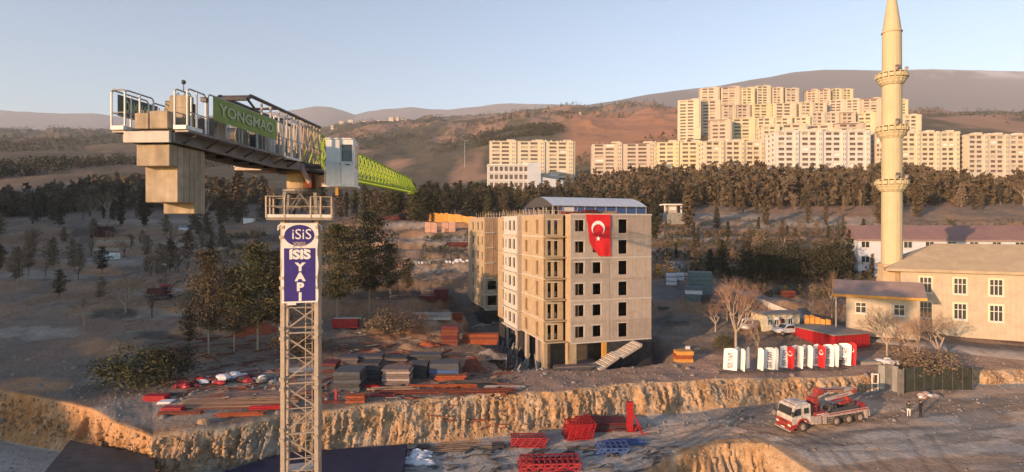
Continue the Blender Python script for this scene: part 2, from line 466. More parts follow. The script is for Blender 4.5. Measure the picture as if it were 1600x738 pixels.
def build_ground():
    cu = np.concatenate([np.arange(-1200, -60, 20), np.arange(-60, 1660, 2.1), np.arange(1660, 2800, 20)])
    ds, zs = keys(cu)
    cnt = [3, 6, 26, 56, 40, 26, 42, 44, 36, 36, 30, 34, 40, 44, 38, 32, 28, 24, 12]
    rd, rz, rk = [], [], []
    for k in range(NKEY - 1):
        for j in range(cnt[k]):
            t = j/cnt[k]
            rd.append(ds[k]*(1-t) + ds[k+1]*t); rz.append(zs[k]*(1-t) + zs[k+1]*t); rk.append(k + t)
    rd.append(ds[-1]); rz.append(zs[-1]); rk.append(NKEY - 1.0)
    D, Z = np.array(rd), np.array(rz); K = np.array(rk)[:, None] + D*0
    X = U(cu[None, :], D)
    PM = pit_mask(X, D)
    cliff = ((K > 4) & (K < 5)) | ((K > 2) & (K < 3))
    S = np.where(cliff, np.sin(np.clip(K - np.floor(K), 0, 1)*PI), 0)
    Z2 = terrace(Z, D) + relief(X, D, Z)*(0.3 + 0.7*np.clip(D/75, 0, 1)) - 2.4*PM
    # carve the cuts: vertical digger-tooth ribs, slumps and ledges pushed in and out
    rib = (fbm(X*1.9, Z*0.12, 0, 4, 5) - 0.5)*1.3 + (fbm(X*0.28, Z*0.3, 0, 3, 8) - 0.5)*2.2 + (fbm(X*3.4, Z*0.55, 0, 4, 12) - 0.5)*1.1 + (fbm(X*6, Z*4, 0, 3, 13) - 0.5)*.5
    rib = rib - np.clip(np.abs(fbm(X*.9, Z*.5, 4, 3, 19) - .5)*-9 + .55, 0, 1)*.45
    Yd = D + S*rib
    Z2 = Z2 + S*(fbm(X*0.8, D*0.8, 3, 3, 14) - 0.5)*0.7
    Xd = X + S*(fbm(X*2, Z*2, 1, 2, 15) - 0.5)*0.4
    V = np.stack([Xd, Yd, Z2], -1)
    # ---- soil colours with lit and shaded tones of floor, bench and left cut mixed in
    n1 = fbm(X*0.06, D*0.06, 0, 5, 40)[..., None]; n2 = fbm(X*0.5, D*0.5, 0, 4, 41)[..., None]; n3 = fbm(X*0.012, D*0.012, 0, 5, 42)[..., None]
    def c(*a): return np.array(a, float)
    def ss(a, b, t): return np.clip((t - a)/(b - a), 0, 1)
    soil = c(.15,.12,.10)*(1-n2) + c(.29,.225,.175)*n2
    soil = soil*(1 - ss(.5, .7, n1)*.5) + c(.33,.20,.14)*ss(.5, .7, n1)*.5
    floor_c = c(.43,.39,.35)*(0.8 + .4*n2)
    cut = c(.47,.29,.155)*(1-ss(.35,.65,n2)) + c(.46,.345,.24)*ss(.35,.65,n2)
    u2 = np.broadcast_to(cu[None, :], D.shape)[..., None]
    greycut = ss(250, 290, u2)*(1 - ss(400, 520, u2))*ss(.3, .55, fbm(X*.25, Z*.6, 0, 3, 44))[..., None]  # grey carries the shade on this stretch of the cut
    cut = cut*(1 - greycut) + c(.27,.25,.22)*greycut
    cut = cut*(0.5 + 1.0*fbm(X*1.5, Z*1.2, 0, 4, 46)[..., None])
    Kc = K[..., None]
    C = soil.copy()
    isfloor = (Kc < 4.02)
    rut = ss(.60, .66, 1 - np.abs(fbm(X*.05 + D*.09, D*.16 - X*.03, 2, 3, 48) - .5)*4)[..., None]
    C = C*1
    lit_floor = ss(.45, .6, fbm(X*.08, D*.25, 0, 3, 47))[..., None]*ss(950, 1150, u2)
    floor_c = floor_c*(1-lit_floor) + c(.54,.40,.30)*(0.8+.4*n2)*lit_floor  # warm tone of the sunlit ground on the right put into the colour
    floor_c = floor_c*(1 - .35*rut*ss(1000, 1150, u2))
    C = np.where(isfloor, floor_c, C)
    C = np.where((Kc > 2.02) & (Kc < 3.12), cut, C)
    C = np.where((Kc > 4.02) & (Kc < 5.03), cut, C)
    ol = .5*(1 - ss(225, 340, u2 + 60*(n2 - .5)))*((Kc > 4) & (Kc < 5.05))
    C = C*(1 - ol) + c(.50,.24,.09)*ol  # orange sunlight on the far left slope put into the colour
    # bench track in front of the block, its sunlit pink put into the brown
    tr = ((Kc >= 5.03) & (Kc < 6.3))*ss(760, 830, u2)
    C = C*(1 - tr*.8) + c(.42,.29,.22)*(.75+.5*n2)*tr*.8
    # slope behind: greyer plots, dry grass
    g = ss(85, 105, D)[..., None]*(1 - ss(230, 300, D))[..., None]
    plot = c(.195,.158,.13)*(.75+.5*n2)
    C = C*(1-g) + (plot*(1-ss(.48,.62,n1)) + c(.27,.17,.11)*ss(.45,.58,n1))*g
    fr_ = Z/2.6 - np.floor(Z/2.6)
    ris = (ss(.84, .88, fr_)*(1 - ss(.99, 1.0, fr_)))[..., None]*g*ss(.40, .55, fbm(X*.07, D*.07, 0, 3, 52))[..., None]
    C = C*(1 - ris*.7) + c(.34,.22,.14)*(.7+.6*n2)*ris*.7
    # bare tracks, raw earth and dark patches where they lie on the slopes
    Vv = HORIZON + F*(EYE - Z2)/np.maximum(D, 1)
    wu = (fbm(X*.12, D*.12, 0, 4, 55) - .5)*1.6; wv = (fbm(X*.3, D*.3, 0, 4, 56) - .5)*1.6
    for (pu, pv, ru, rv, pc) in PATCHES:
        r_ = np.hypot((u2[..., 0] - pu)/ru + wu, (Vv - pv)/rv + wv)
        k_ = ss(1.25, .7, r_)
        k_ = (1 - ss(.7, 1.25, r_))[..., None]*.85*(K[..., None] > 5.02)
        C = C*(1 - k_) + c(*pc)*(.7 + .6*n2)*k_
    # ashy road on the right
    # hills
    h = ss(300, 480, D)[..., None]
    dry = c(.30,.19,.13)*(1-n1) + c(.36,.23,.165)*n1
    olive = c(.115,.10,.07)*(.7+.6*n1)
    scrub = ss(.43, .52, fbm(X*.01, D*.0045, 0, 5, 50))[..., None]
    left = 1 - ss(430, 640, u2)
    scrub = np.clip(scrub + left*.75, 0, 1)
    bare = ss(860, 900, u2)*(1 - ss(1100, 1140, u2))*ss(520, 600, D)[..., None]*(1 - ss(1300, 1500, D)[..., None])
    scrub = scrub*(1 - bare*.85)
    orange = c(.43,.22,.135)*(.85+.3*n3)
    hill = dry*(1-scrub) + olive*scrub
    hill = hill*(1-bare) + (orange*(1-scrub) + olive*scrub)*bare
    C = C*(1-h) + hill*h
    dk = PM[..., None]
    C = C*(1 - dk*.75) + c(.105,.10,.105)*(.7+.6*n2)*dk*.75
    # wheel tracks pressed into the dust
    for pts in TRACKS:
        q = np.array(pts, float); tt = np.linspace(0, len(q)-1, 130)
        px_ = np.interp(tt, np.arange(len(q)), q[:, 0]); py_ = np.interp(tt, np.arange(len(q)), q[:, 1])
        dk_ = F*23.2/(py_ - HORIZON); xk = U(px_, dk_)
        gx, gy = np.gradient(xk), np.gradient(dk_); gl = np.hypot(gx, gy) + 1e-6
        msk = (K > 3) & (K < 4) & (np.abs(D - dk_.mean()) < 30)
        xs_, ds_ = X[msk], D[msk]; best = np.full(xs_.shape, 9.0)
        for k in range(130):
            for s_ in (-1.0, 1.0):
                best = np.minimum(best, np.hypot(xs_ - (xk[k] - gy[k]/gl[k]*s_), ds_ - (dk_[k] + gx[k]/gl[k]*s_)))
        w_ = np.clip(1 - best/.42, 0, 1)[:, None]
        C[msk] = C[msk]*(1 - .27*w_)
        V[msk, 2] -= .07*w_[:, 0]
    global CUT_POINTS
    kk = K[:, 0]
    rows_ = (kk > 4.03) & (kk < 4.97); rows2_ = (kk > 2.05) & (kk < 2.97)
    ci = (cu > -60) & (cu < 1660)
    CUT_POINTS = np.concatenate([V[rows_][:, ci].reshape(-1, 3), V[rows2_][:, ci].reshape(-1, 3)])
    nr, nc = D.shape
    idx = np.arange(nr*nc).reshape(nr, nc)
    Fq = np.stack([idx[:-1, :-1], idx[:-1, 1:], idx[1:, 1:], idx[1:, :-1]], -1).reshape(-1, 4)
    gm = mat("soil", (1.12, 1.12, 1.12), 0.95, attr=True, scale=2.2, c2=(0.62, 0.62, 0.62), bump=0.22, spec=0.1)
    # stony speckle
    n, l = gm.node_tree.nodes, gm.node_tree.links
    vo = n.new("ShaderNodeTexVoronoi"); vo.inputs["Scale"].default_value = 1.6
    tcn = [a for a in n if a.type == 'TEX_COORD'][0]
    l.new(tcn.outputs["Object"], vo.inputs["Vector"])
    mr = n.new("ShaderNodeMapRange"); mr.inputs[1].default_value = .04; mr.inputs[2].default_value = .16; mr.inputs[3].default_value = 1.25; mr.inputs[4].default_value = 1.0
    l.new(vo.outputs["Distance"], mr.inputs[0])
    b = n["Principled BSDF"]; src = b.inputs["Base Color"].links[0].from_socket
    mu = n.new("ShaderNodeMix"); mu.data_type = 'RGBA'; mu.blend_type = 'MULTIPLY'; mu.inputs[0].default_value = 1
    l.new(src, mu.inputs[6]); l.new(mr.outputs[0], mu.inputs[7]); l.new(mu.outputs[2], b.inputs["Base Color"])
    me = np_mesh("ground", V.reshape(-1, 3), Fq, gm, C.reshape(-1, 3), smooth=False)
    o = bpy.data.objects.new("ground", me); col.objects.link(o)
    tag(o, "bare excavated hillside of grey brown soil with long orange cut banks", kind='structure')
build_ground()

# unseen hill added behind and left of the viewpoint to shade the lower slope
def hillside():
    pp = np.linspace(-40, 520, 150); tt = np.linspace(-330, -105, 60)
    P_, T_ = np.meshgrid(pp, tt)
    crest = np.interp(P_, [-40, 25, 46, 60, 80, 100, 140, 200, 260, 520], [-20, -5, 10, 21, 34, 40, 46, 56, 66, 78])
    crest = crest + (fbm(P_*.08, 0, 0, 4, 61) - .5)*7
    prof = np.clip(1 - np.abs((T_ + 150)/70), 0, 1)**.8
    base = -16.0
    Z = base + (crest - base)*prof
    X = 0.8*T_ - 0.6*P_; Y = 0.6*T_ + 0.8*P_
    V = np.stack([X, Y, Z], -1).reshape(-1, 3)
    nr, nc = P_.shape; idx = np.arange(nr*nc).reshape(nr, nc)
    Fq = np.stack([idx[:-1, :-1], idx[:-1, 1:], idx[1:, 1:], idx[1:, :-1]], -1).reshape(-1, 4)
    me = np_mesh("hill", V, Fq, mat("hill_soil", (.2,.15,.11), .95, .2, .2))
    o = bpy.data.objects.new("hill", me); col.objects.link(o)
    tag(o, "unseen brown hillside added beside the viewpoint to shade the lower slope", kind='structure')
hillside()

def mountain(name, label, d0, depth, us, vs, amp, c_lo, c_hi, snow=0.0, seed=0):
    u = np.linspace(-1000, 2600, 900)
    crest = EYE + (HORIZON - np.interp(u, us, vs))/F*d0
    crest = crest + (fbm(u*.02, seed, 0, 5, seed) - .5)*amp*2
    ts = np.linspace(0, 1, 40)
    T_, U_ = np.meshgrid(ts, u, indexing='ij')
    D = d0 - depth*(1 - T_)*1.0
    D = np.where(T_ >= 1, d0, D)
    X = U(U_, D)
    H = np.interp(T_, [0, .3, 1], [0.12, .42, 1.0])*crest[None, :]
    H = H + (fbm(X*.0016, D*.0016, 0, 6, seed+3) - .5)*amp*6*np.sin(T_*PI)
    back = H[-1:]*0.5
    D = np.concatenate([D, D[-1:]+depth*.6]); X = np.concatenate([X, U(u[None, :], D[-1:])]); H = np.concatenate([H, back])
    T2 = np.concatenate([T_, T_[-1:]])
    V = np.stack([X, D, H], -1)
    n = fbm(X*.002, D*.002, H*.004, 5, seed+9)[..., None]
    C = np.array(c_lo)*(1-n) + np.array(c_hi)*n
    if snow:
        k = np.clip((T2[..., None] - .86)/.08, 0, 1)*np.clip((n - .47)/.06, 0, 1)*snow*np.clip((X[..., None] - 1800)/500, 0, 1)
        C = C*(1-k) + np.array([.6, .6, .62])*k
    nr, nc = X.shape; idx = np.arange(nr*nc).reshape(nr, nc)
    Fq = np.stack([idx[:-1, :-1], idx[:-1, 1:], idx[1:, 1:], idx[1:, :-1]], -1).reshape(-1, 4)
    me = np_mesh(name, V.reshape(-1, 3), Fq, mat(name+"_slopes", (1, 1, 1), .95, attr=True, scale=.01, c2=(.8, .8, .8)), C.reshape(-1, 3), smooth=True)
    o = bpy.data.objects.new(name, me); col.objects.link(o)
    tag(o, label, kind='structure')
mountain("mountains", "pale hazy mountain range on the left horizon", 8500, 3500,
    [-1000, 0, 60, 144, 200, 260, 330, 400, 440, 470, 490, 515, 535, 555, 575, 600, 640, 670, 700, 740, 780, 830, 900, 960, 1100, 2600],
    [190, 172, 177, 177, 184, 186, 180, 176, 174, 170, 167, 168, 173, 179, 174, 170, 168, 171, 172, 168, 163, 163, 164, 166, 172, 190], 18, (.09,.08,.10), (.14,.12,.14), seed=70)
mountain("mountain_ridge", "broad purple mountain ridge with thin snow behind the apartment blocks", 6000, 2600,
    [-1000, 500, 700, 760, 830, 900, 960, 1000, 1060, 1130, 1190, 1240, 1290, 1350, 1400, 1456, 1600, 2600],
    [260, 230, 196, 180, 172, 166, 158, 150, 141, 133, 122, 113, 109, 109, 111, 108, 112, 160], 8, (.035,.037,.065), (.065,.062,.09), snow=.6, seed=90)
# ---------------------------------------------------------------- tower crane
def crane():
    MX, MY = -12.25, 33.0
    base = Vector((MX, MY, -10.0))
    t = thing("tower_crane", "tall tower crane with stepped concrete counterweights, white cabin and lime green jib", "crane", base)
    dv = Vector((0.0565, 0.9984, 0)); lv = Vector((0.9984, -0.0565, 0))
    def J(s, w, z):                        # along the jib, across it, absolute height
        p = Vector((MX, MY, 0)) + dv*s + lv*w
        return Vector((p.x - base.x, p.y - base.y, z - base.z))
    def jbox(mb, s0, s1, w0, w1, z0, z1):
        o = len(mb.v)
        for z in (z0, z1):
            for (s, w) in ((s0, w0), (s0, w1), (s1, w1), (s1, w0)): mb.v.append(tuple(J(s, w, z)))
        mb.f += [(o, o+3, o+2, o+1), (o+4, o+5, o+6, o+7), (o, o+1, o+5, o+4), (o+1, o+2, o+6, o+5), (o+2, o+3, o+7, o+6), (o+3, o, o+4, o+7)]
        return mb
    # mast, turned to face the viewpoint
    th = R(15); hw = 0.90
    def M(x, y, z): return Vector((x*math.cos(th) - y*math.sin(th), x*math.sin(th) + y*math.cos(th), z - base.z))
    cor = [(-hw, -hw), (hw, -hw), (hw, hw), (-hw, hw)]
    top = 20.3
    for (x, y) in cor:
        leg = MB().bar(M(x, y, -10), M(x, y, top), 0.165, 4)
        lo = leg.build("mast_leg", pale_steel, t)
        z = 19.6
        while z > 5.5:
            for dz in (-.28, .28):
                MB().bar(M(x, y, z+dz-.09), M(x, y, z+dz+.09), 0.23, 6).build("splice_collar", pale_steel, lo)
            z -= 2.85
    z = 19.6; k = 0
    while z > 4:
        for i in range(4):
            a, b = cor[i], cor[(i+1) % 4]
            zm = z - 1.42; zb = z - 2.85
            MB().bar(M(*a, z), M(*b, z), 0.055).build("horizontal_brace", pale_steel, t)
            p, q = (a, b) if (i % 2 == 0) else (b, a)
            rr = .06 if i == 0 else .04
            MB().bar(M(*p, z - .1), M(*q, zm), rr).build("diagonal_brace", pale_steel, t)
            MB().bar(M(*q, zm), M(*p, zb + .1), rr).build("diagonal_brace", pale_steel, t)
            if i == 0:
                MB().bar(M(-hw, -hw, zm), M(hw, -hw, zm), 0.04).build("horizontal_brace", pale_steel, t)
        z -= 2.85; k += 1
    ld = MB()
    for x in (.18, .55): ld.bar(M(x, .35, 4), M(x, .35, 20.2), 0.03)
    z = 4.0
    while z < 20: ld.bar(M(.18, .35, z), M(.55, .35, z), 0.018); z += .3
    ld.build("ladder", pale_steel, t)
    for z in (17.2-.0, 11.5, 5.8):
        p = MB(); o = len(p.v)
        c = [M(-.75, -.2, z), M(.7, -.2, z), M(.7, .75, z), M(-.75, .75, z)]
        p.v += [tuple(q) for q in c] + [tuple(q + Vector((0, 0, .05))) for q in c]
        p.f += [(0,3,2,1),(4,5,6,7),(0,1,5,4),(1,2,6,5),(2,3,7,6),(3,0,4,7)]
        p.build("rest_landing", grey_steel, t)
    pl = MB(); c = [M(-.66, -1.02, 15.5), M(-.2, -1.02, 15.5), M(-.2, -1.02, 15.75), M(-.66, -1.02, 15.75)]
    pl.v += [tuple(q) for q in c] + [tuple(q + Vector((.02, -.06, 0))) for q in c]
    pl.f += [(0,1,2,3),(7,6,5,4),(0,4,5,1),(1,5,6,2),(2,6,7,3),(3,7,4,0)]
    pl.build("name_plate", white_paint, t)
    # climbing platform with guard rail
    pw = 1.72
    def rot_box(mb, x0, x1, y0, y1, z0, z1):
        o = len(mb.v)
        for z in (z0, z1):
            for (x, y) in ((x0, y0), (x1, y0), (x1, y1), (x0, y1)): mb.v.append(tuple(M(x, y, z)))
        mb.f += [(o, o+3, o+2, o+1), (o+4, o+5, o+6, o+7), (o, o+1, o+5, o+4), (o+1, o+2, o+6, o+5), (o+2, o+3, o+7, o+6), (o+3, o, o+4, o+7)]
    d = MB(); rot_box(d, -pw, pw, -pw*.8, pw*.8, 20.28, 20.42); d.build("platform_deck", pale_steel, t)
    sk = MB(); rot_box(sk, -pw, pw, -pw*.8-.03, -pw*.8+.02, 20.425, 20.6); sk.build("toe_board", white_paint, t)
    ring = [(-pw, -pw*.8), (-.45*pw, -pw*.8), (.35*pw, -pw*.8), (.66*pw, -pw*.8), (pw, -pw*.8), (pw, 0), (pw, pw*.8), (.3, pw*.8), (-.5*pw, pw*.8), (-pw, pw*.8), (-pw, 0)]
    for i, (x, y) in enumerate(ring):
        MB().bar(M(x, y, 20.4), M(x, y, 21.6), 0.055).build("guard_post", pale_steel, t)
    for zz in (21.6, 21.05):
        for i in range(len(ring)):
            if zz == 21.6 and i == 1: continue
            MB().bar(M(*ring[i], zz), M(*ring[(i+1) % len(ring)], zz), 0.035).build("guard_rail", pale_steel, t)
    # mast head under the slewing ring
    for (x, y) in cor:
        MB().bar(M(x, y, 20.4), M(x*.9, y*.9, 21.85), 0.13).build("head_leg", mid_steel, t)
        MB().bar(M(x, y, 20.45), M(0, y*.95, 21.8), 0.07).build("diagonal_brace", mid_steel, t)
    def L(prof, name, m, n=28, flute=0):
        mb = MB().lathe([(r, z - base.z) for r, z in prof], n, flute=flute); return mb.build(name, m, t, smooth=False)
    L([(.9, 21.78), (1.05, 21.95), (1.05, 22.05), (.8, 22.1)], "support_collar", mid_steel)
    L([(.78, 22.1), (.82, 22.2), (.82, 22.95), (.95, 23.0)], "turntable_drum", concrete_side)
    L([(1.32, 22.98), (1.38, 23.02), (1.38, 23.14), (1.28, 23.18)], "slewing_ring", dark_steel, 40)
    L([(.66, 23.18), (.66, 23.42)], "slewing_seat", pale_steel, 24)
    sm = MB(); jbox(sm, -1.0, -.55, .6, 1.0, 22.1, 22.9); sm.build("slewing_motor", rust, t)
    sm = MB(); jbox(sm, -.6, .6, 1.05, 1.65, 22.2, 22.85); sm.build("gear_housing", block_brown, t)
    # small side landing left of the mast
    s = MB(); jbox(s, -3.0, -1.0, -2.35, -.9, 22.92, 23.1); so = s.build("side_landing", pale_steel, t)
    for (s_, w_) in ((-3, -2.35), (-2, -2.35), (-1, -2.35), (-3, -1.6)):
        MB().bar(J(s_, w_, 23.1), J(s_, w_, 23.55), .04).build("landing_post", white_paint, so)
    MB().bar(J(-3, -2.35, 23.55), J(-1, -2.35, 23.55), .03).build("landing_rail", white_paint, so)
    # counter jib: two girders, deck, end beam
    S0 = -12.75
    for w_ in (-.78, .78):
        g = MB()
        pts = [(S0 + .1, 22.98), (S0 + .1, 23.33), (0.9, 23.42), (0.9, 23.15), (-1.5, 23.05), (-5, 22.85)]
        o = len(g.v); n_ = len(pts)
        for dw in (-.09, .09):
            for (s_, z_) in pts: g.v.append(tuple(J(s_, w_ + dw, z_)))
        for i in range(n_):
            j = (i+1) % n_; g.f.append((o+i, o+j, o+n_+j, o+n_+i))
        g.f.append(tuple(range(o, o+n_))[::-1]); g.f.append(tuple(range(o+n_, o+2*n_)))
        g.build("jib_girder", mid_steel, t)
    for k in range(9):
        s_ = S0 + .9 + k*1.45
        b = MB(); jbox(b, s_, s_+.14, -.685, .685, 23.0, 23.25); b.build("cross_beam", dark_steel, t)
    b = MB(); jbox(b, S0 - .05, S0 + .1, -.93, .75, 22.96, 23.36); b.build("end_beam", concrete_light, t)
    b = MB(); jbox(b, S0 + .02, S0 + 9.2, .93, 1.42, 23.33, 23.41); b.build("walkway", mid_steel, t)
    b = MB(); jbox(b, S0 + .02, S0 + 5.0, -1.42, -.93, 23.33, 23.41); b.build("walkway", mid_steel, t)
    b = MB(); jbox(b, S0 + .3, S0 + 12.3, -.9, .9, 23.435, 23.47); b.build("deck_plate", dark_steel, t)
    for w0, w1 in ((-1.40, -.92), (.93, 1.40)):
        b = MB(); jbox(b, S0 - .08, S0 + .9, w0, w1, 23.42, 23.56); b.build("end_landing", white_paint, t)
    for k in range(7):                     # brackets carrying the right hand walkway
        s_ = S0 + .6 + k*1.4
        MB().bar(J(s_, .87, 23.0), J(s_, 1.38, 23.3), .045).build("walkway_bracket", dark_steel, t)
    b = MB(); jbox(b, S0 + .2, S0 + .5, -1.15, -.88, 23.02, 23.3); b.build("corner_bracket", pale_steel, t)
    # hanging counterweight slabs, three depths
    def slab(s0, s1, z0, w0=-.66, w1=.60):
        b = MB(); jbox(b, s0, s1, w0, w1, z0, 22.93)
        return b.build("counterweight", weight_conc, t, bevel=.025)
    slab(S0 + .22, S0 + .66, 22.14)
    slab(S0 + .68, S0 + 1.02, 20.84); slab(S0 + 1.04, S0 + 1.36, 20.84); slab(S0 + 1.38, S0 + 1.66, 20.84)
    slab(S0 + 1.68, S0 + 2.02, 20.44); slab(S0 + 2.04, S0 + 2.36, 20.44)
    for w_ in (-.4, .4):
        MB().bar(J(S0 + .15, w_, 22.95), J(S0 + 2.6, w_, 22.95), .035).build("hanger_rod", dark_steel, t)
    # ballast blocks on the deck
    for (s0, s1, w0, w1, z1, m) in ((S0+.12, S0+.55, -.66, -.12, 24.05, weight_conc), (S0+.12, S0+.5, -.10, .60, 24.12, weight_conc),
                                 (S0+1.3, S0+2.1, -.35, .35, 24.75, weight_conc), (S0+.9, S0+1.25, .1, .85, 24.85, weight_conc)):
        b = MB(); jbox(b, s0, s1, w0, w1, 23.475, z1); bo = b.build("ballast_block", m, t, bevel=.03)
        for q in (.3, .7):
            ww = w0 + (w1 - w0)*q
            MB().path([J((s0+s1)/2, ww-.05, z1), J((s0+s1)/2, ww-.03, z1+.12), J((s0+s1)/2, ww+.03, z1+.12), J((s0+s1)/2, ww+.05, z1)], .02).build("lifting_eye", dark_steel, bo)
    # guard rails
    def rail(s0, s1, w_, z0=23.42, z1=24.88, n=3, m=white_paint, ends=True):
        for k in range(n):
            s_ = s0 + (s1-s0)*k/(n-1)
            MB().bar(J(s_, w_, z0), J(s_, w_, z1 - (0 if 0 < k < n-1 else .08)), .038, 6).build("rail_post", m, t)
        MB().path([J(s0, w_, z1-.1), J(s0+.1, w_, z1), J(s1-.1, w_, z1), J(s1, w_, z1-.1)], .03, 6).build("hand_rail", grey_steel, t)
        MB().bar(J(s0, w_, (z0+z1)/2 - .1), J(s1, w_, (z0+z1)/2 - .1), .022, 6).build("mid_rail", grey_steel, t)
    rail(S0, S0 + 1.9, -1.42, z1=24.86)
    rail(S0, S0 + 1.5, -.92, n=3, z1=24.86)
    MB().path([J(S0, -1.42, 24.78), J(S0, -1.38, 24.86), J(S0, -.96, 24.86), J(S0, -.92, 24.78)], .03, 6).build("hand_rail", grey_steel, t)
    MB().bar(J(S0, -1.42, 24.05), J(S0, -.92, 24.05), .02, 6).build("mid_rail", grey_steel, t)
    rail(S0, S0 + .95, .93, n=2, z1=24.88)
    rail(S0, S0 + 1.1, 1.40, n=3, z1=24.88)
    MB().bar(J(S0, .93, 24.2), J(S0, 1.4, 24.2), .02, 6).build("mid_rail", grey_steel, t)
    rail(S0 + 1.2, S0 + 7.3, 1.42, n=6, z1=24.95, m=grey_steel)
    rail(S0 + 2.1, S0 + 6.0, -1.42, n=4, z1=24.86, m=grey_steel)
    MB().path([J(S0+.5, .93, 24.88), J(S0+.5, .93, 25.15)], .02, 6).build("lamp_stem", dark_steel, t)
    MB().lathe([(.03, 25.15 - base.z), (.08, 25.19 - base.z), (.08, 25.27 - base.z), (.03, 25.31 - base.z)], 8, J(S0+.5, .93, 0).x, J(S0+.5, .93, 0).y).build("warning_lamp", dark_steel, t)
    b = MB(); jbox(b, S0+.95, S0+1.12, 1.28, 1.5, 24.62, 24.78); b.build("flood_lamp", dark_steel, t)
    b = MB(); jbox(b, S0+1.0, S0+1.2, .8, .98, 24.2, 24.55); b.build("junction_box", dark_steel, t)
    # machinery on the counter jib
    mach = MB(); 
    for k in range(9):
        s_ = S0 + 3.1 + k*.32
        mach.lathe([(.3, 0), (.3, .01)], 3)
    dr = MB()
    c0, c1 = J(S0+5.2, -.5, 23.95), J(S0+5.2, .5, 23.95)
    dr.bar(c0, c1, .42, 18); d_ = dr.build("hoist_drum", dark_steel, t)
    fl = MB(); fl.bar(J(S0+5.2, -.56, 23.95), J(S0+5.2, -.51, 23.95), .55, 18); fl.bar(J(S0+5.2, .51, 23.95), J(S0+5.2, .56, 23.95), .55, 18)
    fl.build("drum_flange", mid_steel, d_)
    b = MB(); jbox(b, S0+6.0, S0+6.9, -.5, .75, 23.475, 24.35); b.build("hoist_motor", dark_steel, t)
    b = MB(); jbox(b, S0+7.2, S0+8.3, -.75, .6, 23.475, 24.7); cbx = b.build("control_cabinet", grey_steel, t)
    b = MB(); jbox(b, S0+2.6, S0+3.6, -.4, .8, 23.475, 24.3); b.build("resistor_box", dusty_grey, t)
    for k in range(6):
        s_ = S0 + 2.4 + k*.8
        MB().bar(J(s_, 1.1, 23.45), J(s_+.5, .8, 24.2), .03).build("machine_strut", grey_steel, t)
    # service tower of vertical bars between machinery and mast
    TS0, TS1, TT = -7.1, 0.9, 25.95
    ks = 9
    for w_ in (-.72, .72):
        MB().bar(J(TS0, w_, TT - .05), J(TS1, w_, TT - .12), .085, 6).build("tower_top_chord", dark_steel, t)
        MB().bar(J(TS0+1, w_, 24.5), J(TS1, w_, 24.5), .03).build("tower_mid_rail", grey_steel, t)
        for k in range(ks):
            s_ = TS0 + 1.0 + (TS1 - TS0 - 1.0)*k/(ks-1)
            MB().bar(J(s_, w_, 23.45), J(s_, w_, TT - .15), .055).build("tower_post", grey_steel if k < 5 else pale_steel, t)
            if k < ks-1 and k > 3:
                s2 = s_ + (TS1 - TS0 - 1.0)/(ks-1)
                MB().bar(J(s_, w_, 23.5), J((s_+s2)/2, w_, TT - .2), .05).build("tower_diagonal", pale_steel, t)
                MB().bar(J((s_+s2)/2, w_, TT - .2), J(s2, w_, 23.5), .05).build("tower_diagonal", pale_steel, t)
    for s_ in (TS0, TS0+2.7, TS0+5.4, TS1):
        MB().bar(J(s_, -.72, TT-.08), J(s_, .72, TT-.08), .07, 6).build("tower_cross_bar", dark_steel, t)
    MB().path([J(TS0, -.72, TT-.05), J(TS0-.3, -.72, TT-.25), J(TS0-.3, .72, TT-.25), J(TS0, .72, TT-.05)], .09, 8).build("tower_end_loop", dark_steel, t)
    MB().bar(J(TS0-.3, .72, TT-.25), J(TS0+1.4, .72, 24.9), .06, 6).build("tower_stay", dark_steel, t)
    for k in range(3):
        b = MB(); jbox(b, -5.6 + k*1.9, -5.0 + k*1.9, -.4, .35, 23.48, 24.0 + .15*(k % 2)); b.build("electrical_box", mid_steel if k != 1 else dusty_grey, t)
    b = MB(); jbox(b, -4.4, -3.2, .55, 1.3, 23.3, 23.42); b.build("walkway", mid_steel, t)
    b = MB(); jbox(b, -6.2, -5.4, .9, 1.45, 23.42, 24.9); 
    for (s_, w_) in ((-5.35, .95), (-5.35, 1.45), (-4.5, 1.45), (-3.6, 1.45)):
        MB().bar(J(s_, w_, 23.42), J(s_, w_, 25.3), .035).build("rail_post", white_paint, t)
    MB().path([J(-5.35, .95, 25.3), J(-5.35, 1.45, 25.3), J(-3.6, 1.45, 25.3)], .03).build("hand_rail", white_paint, t)
    b = MB(); jbox(b, -5.3, -3.5, .8, 1.5, 23.30, 23.40); b.build("walkway", white_paint, t)
    # hydraulic arm near the cabin
    MB().bar(J(-1.9, .75, 23.25), J(-1.6, 1.15, 22.35), .12, 10).build("cabin_strut", dusty_grey, t)
    MB().bar(J(-1.4, .8, 23.3), J(-.9, 1.5, 23.3), .14, 8).build("cabin_arm", dark_steel, t)
    MB().bar(J(.2, .75, 23.2), J(.2, 1.9, 22.2), .08, 6).build("cabin_arm", dark_steel, t)
    # green jib, triangular section
    ST, N = 27.5, 26
    def top_z(s): return 25.75 - (25.75 - 24.90)*min(1, max(0, (s - 1)/(ST - 1)))
    for w_ in (-.62, .62):
        MB().bar(J(.9, w_, 23.25), J(ST, w_, 23.55), .09).build("bottom_chord", green_paint, t)
    MB().path([J(.9, 0, top_z(.9)), J(ST - .8, 0, top_z(ST)), J(ST, 0, 23.6)], .085).build("top_chord", green_paint, t)
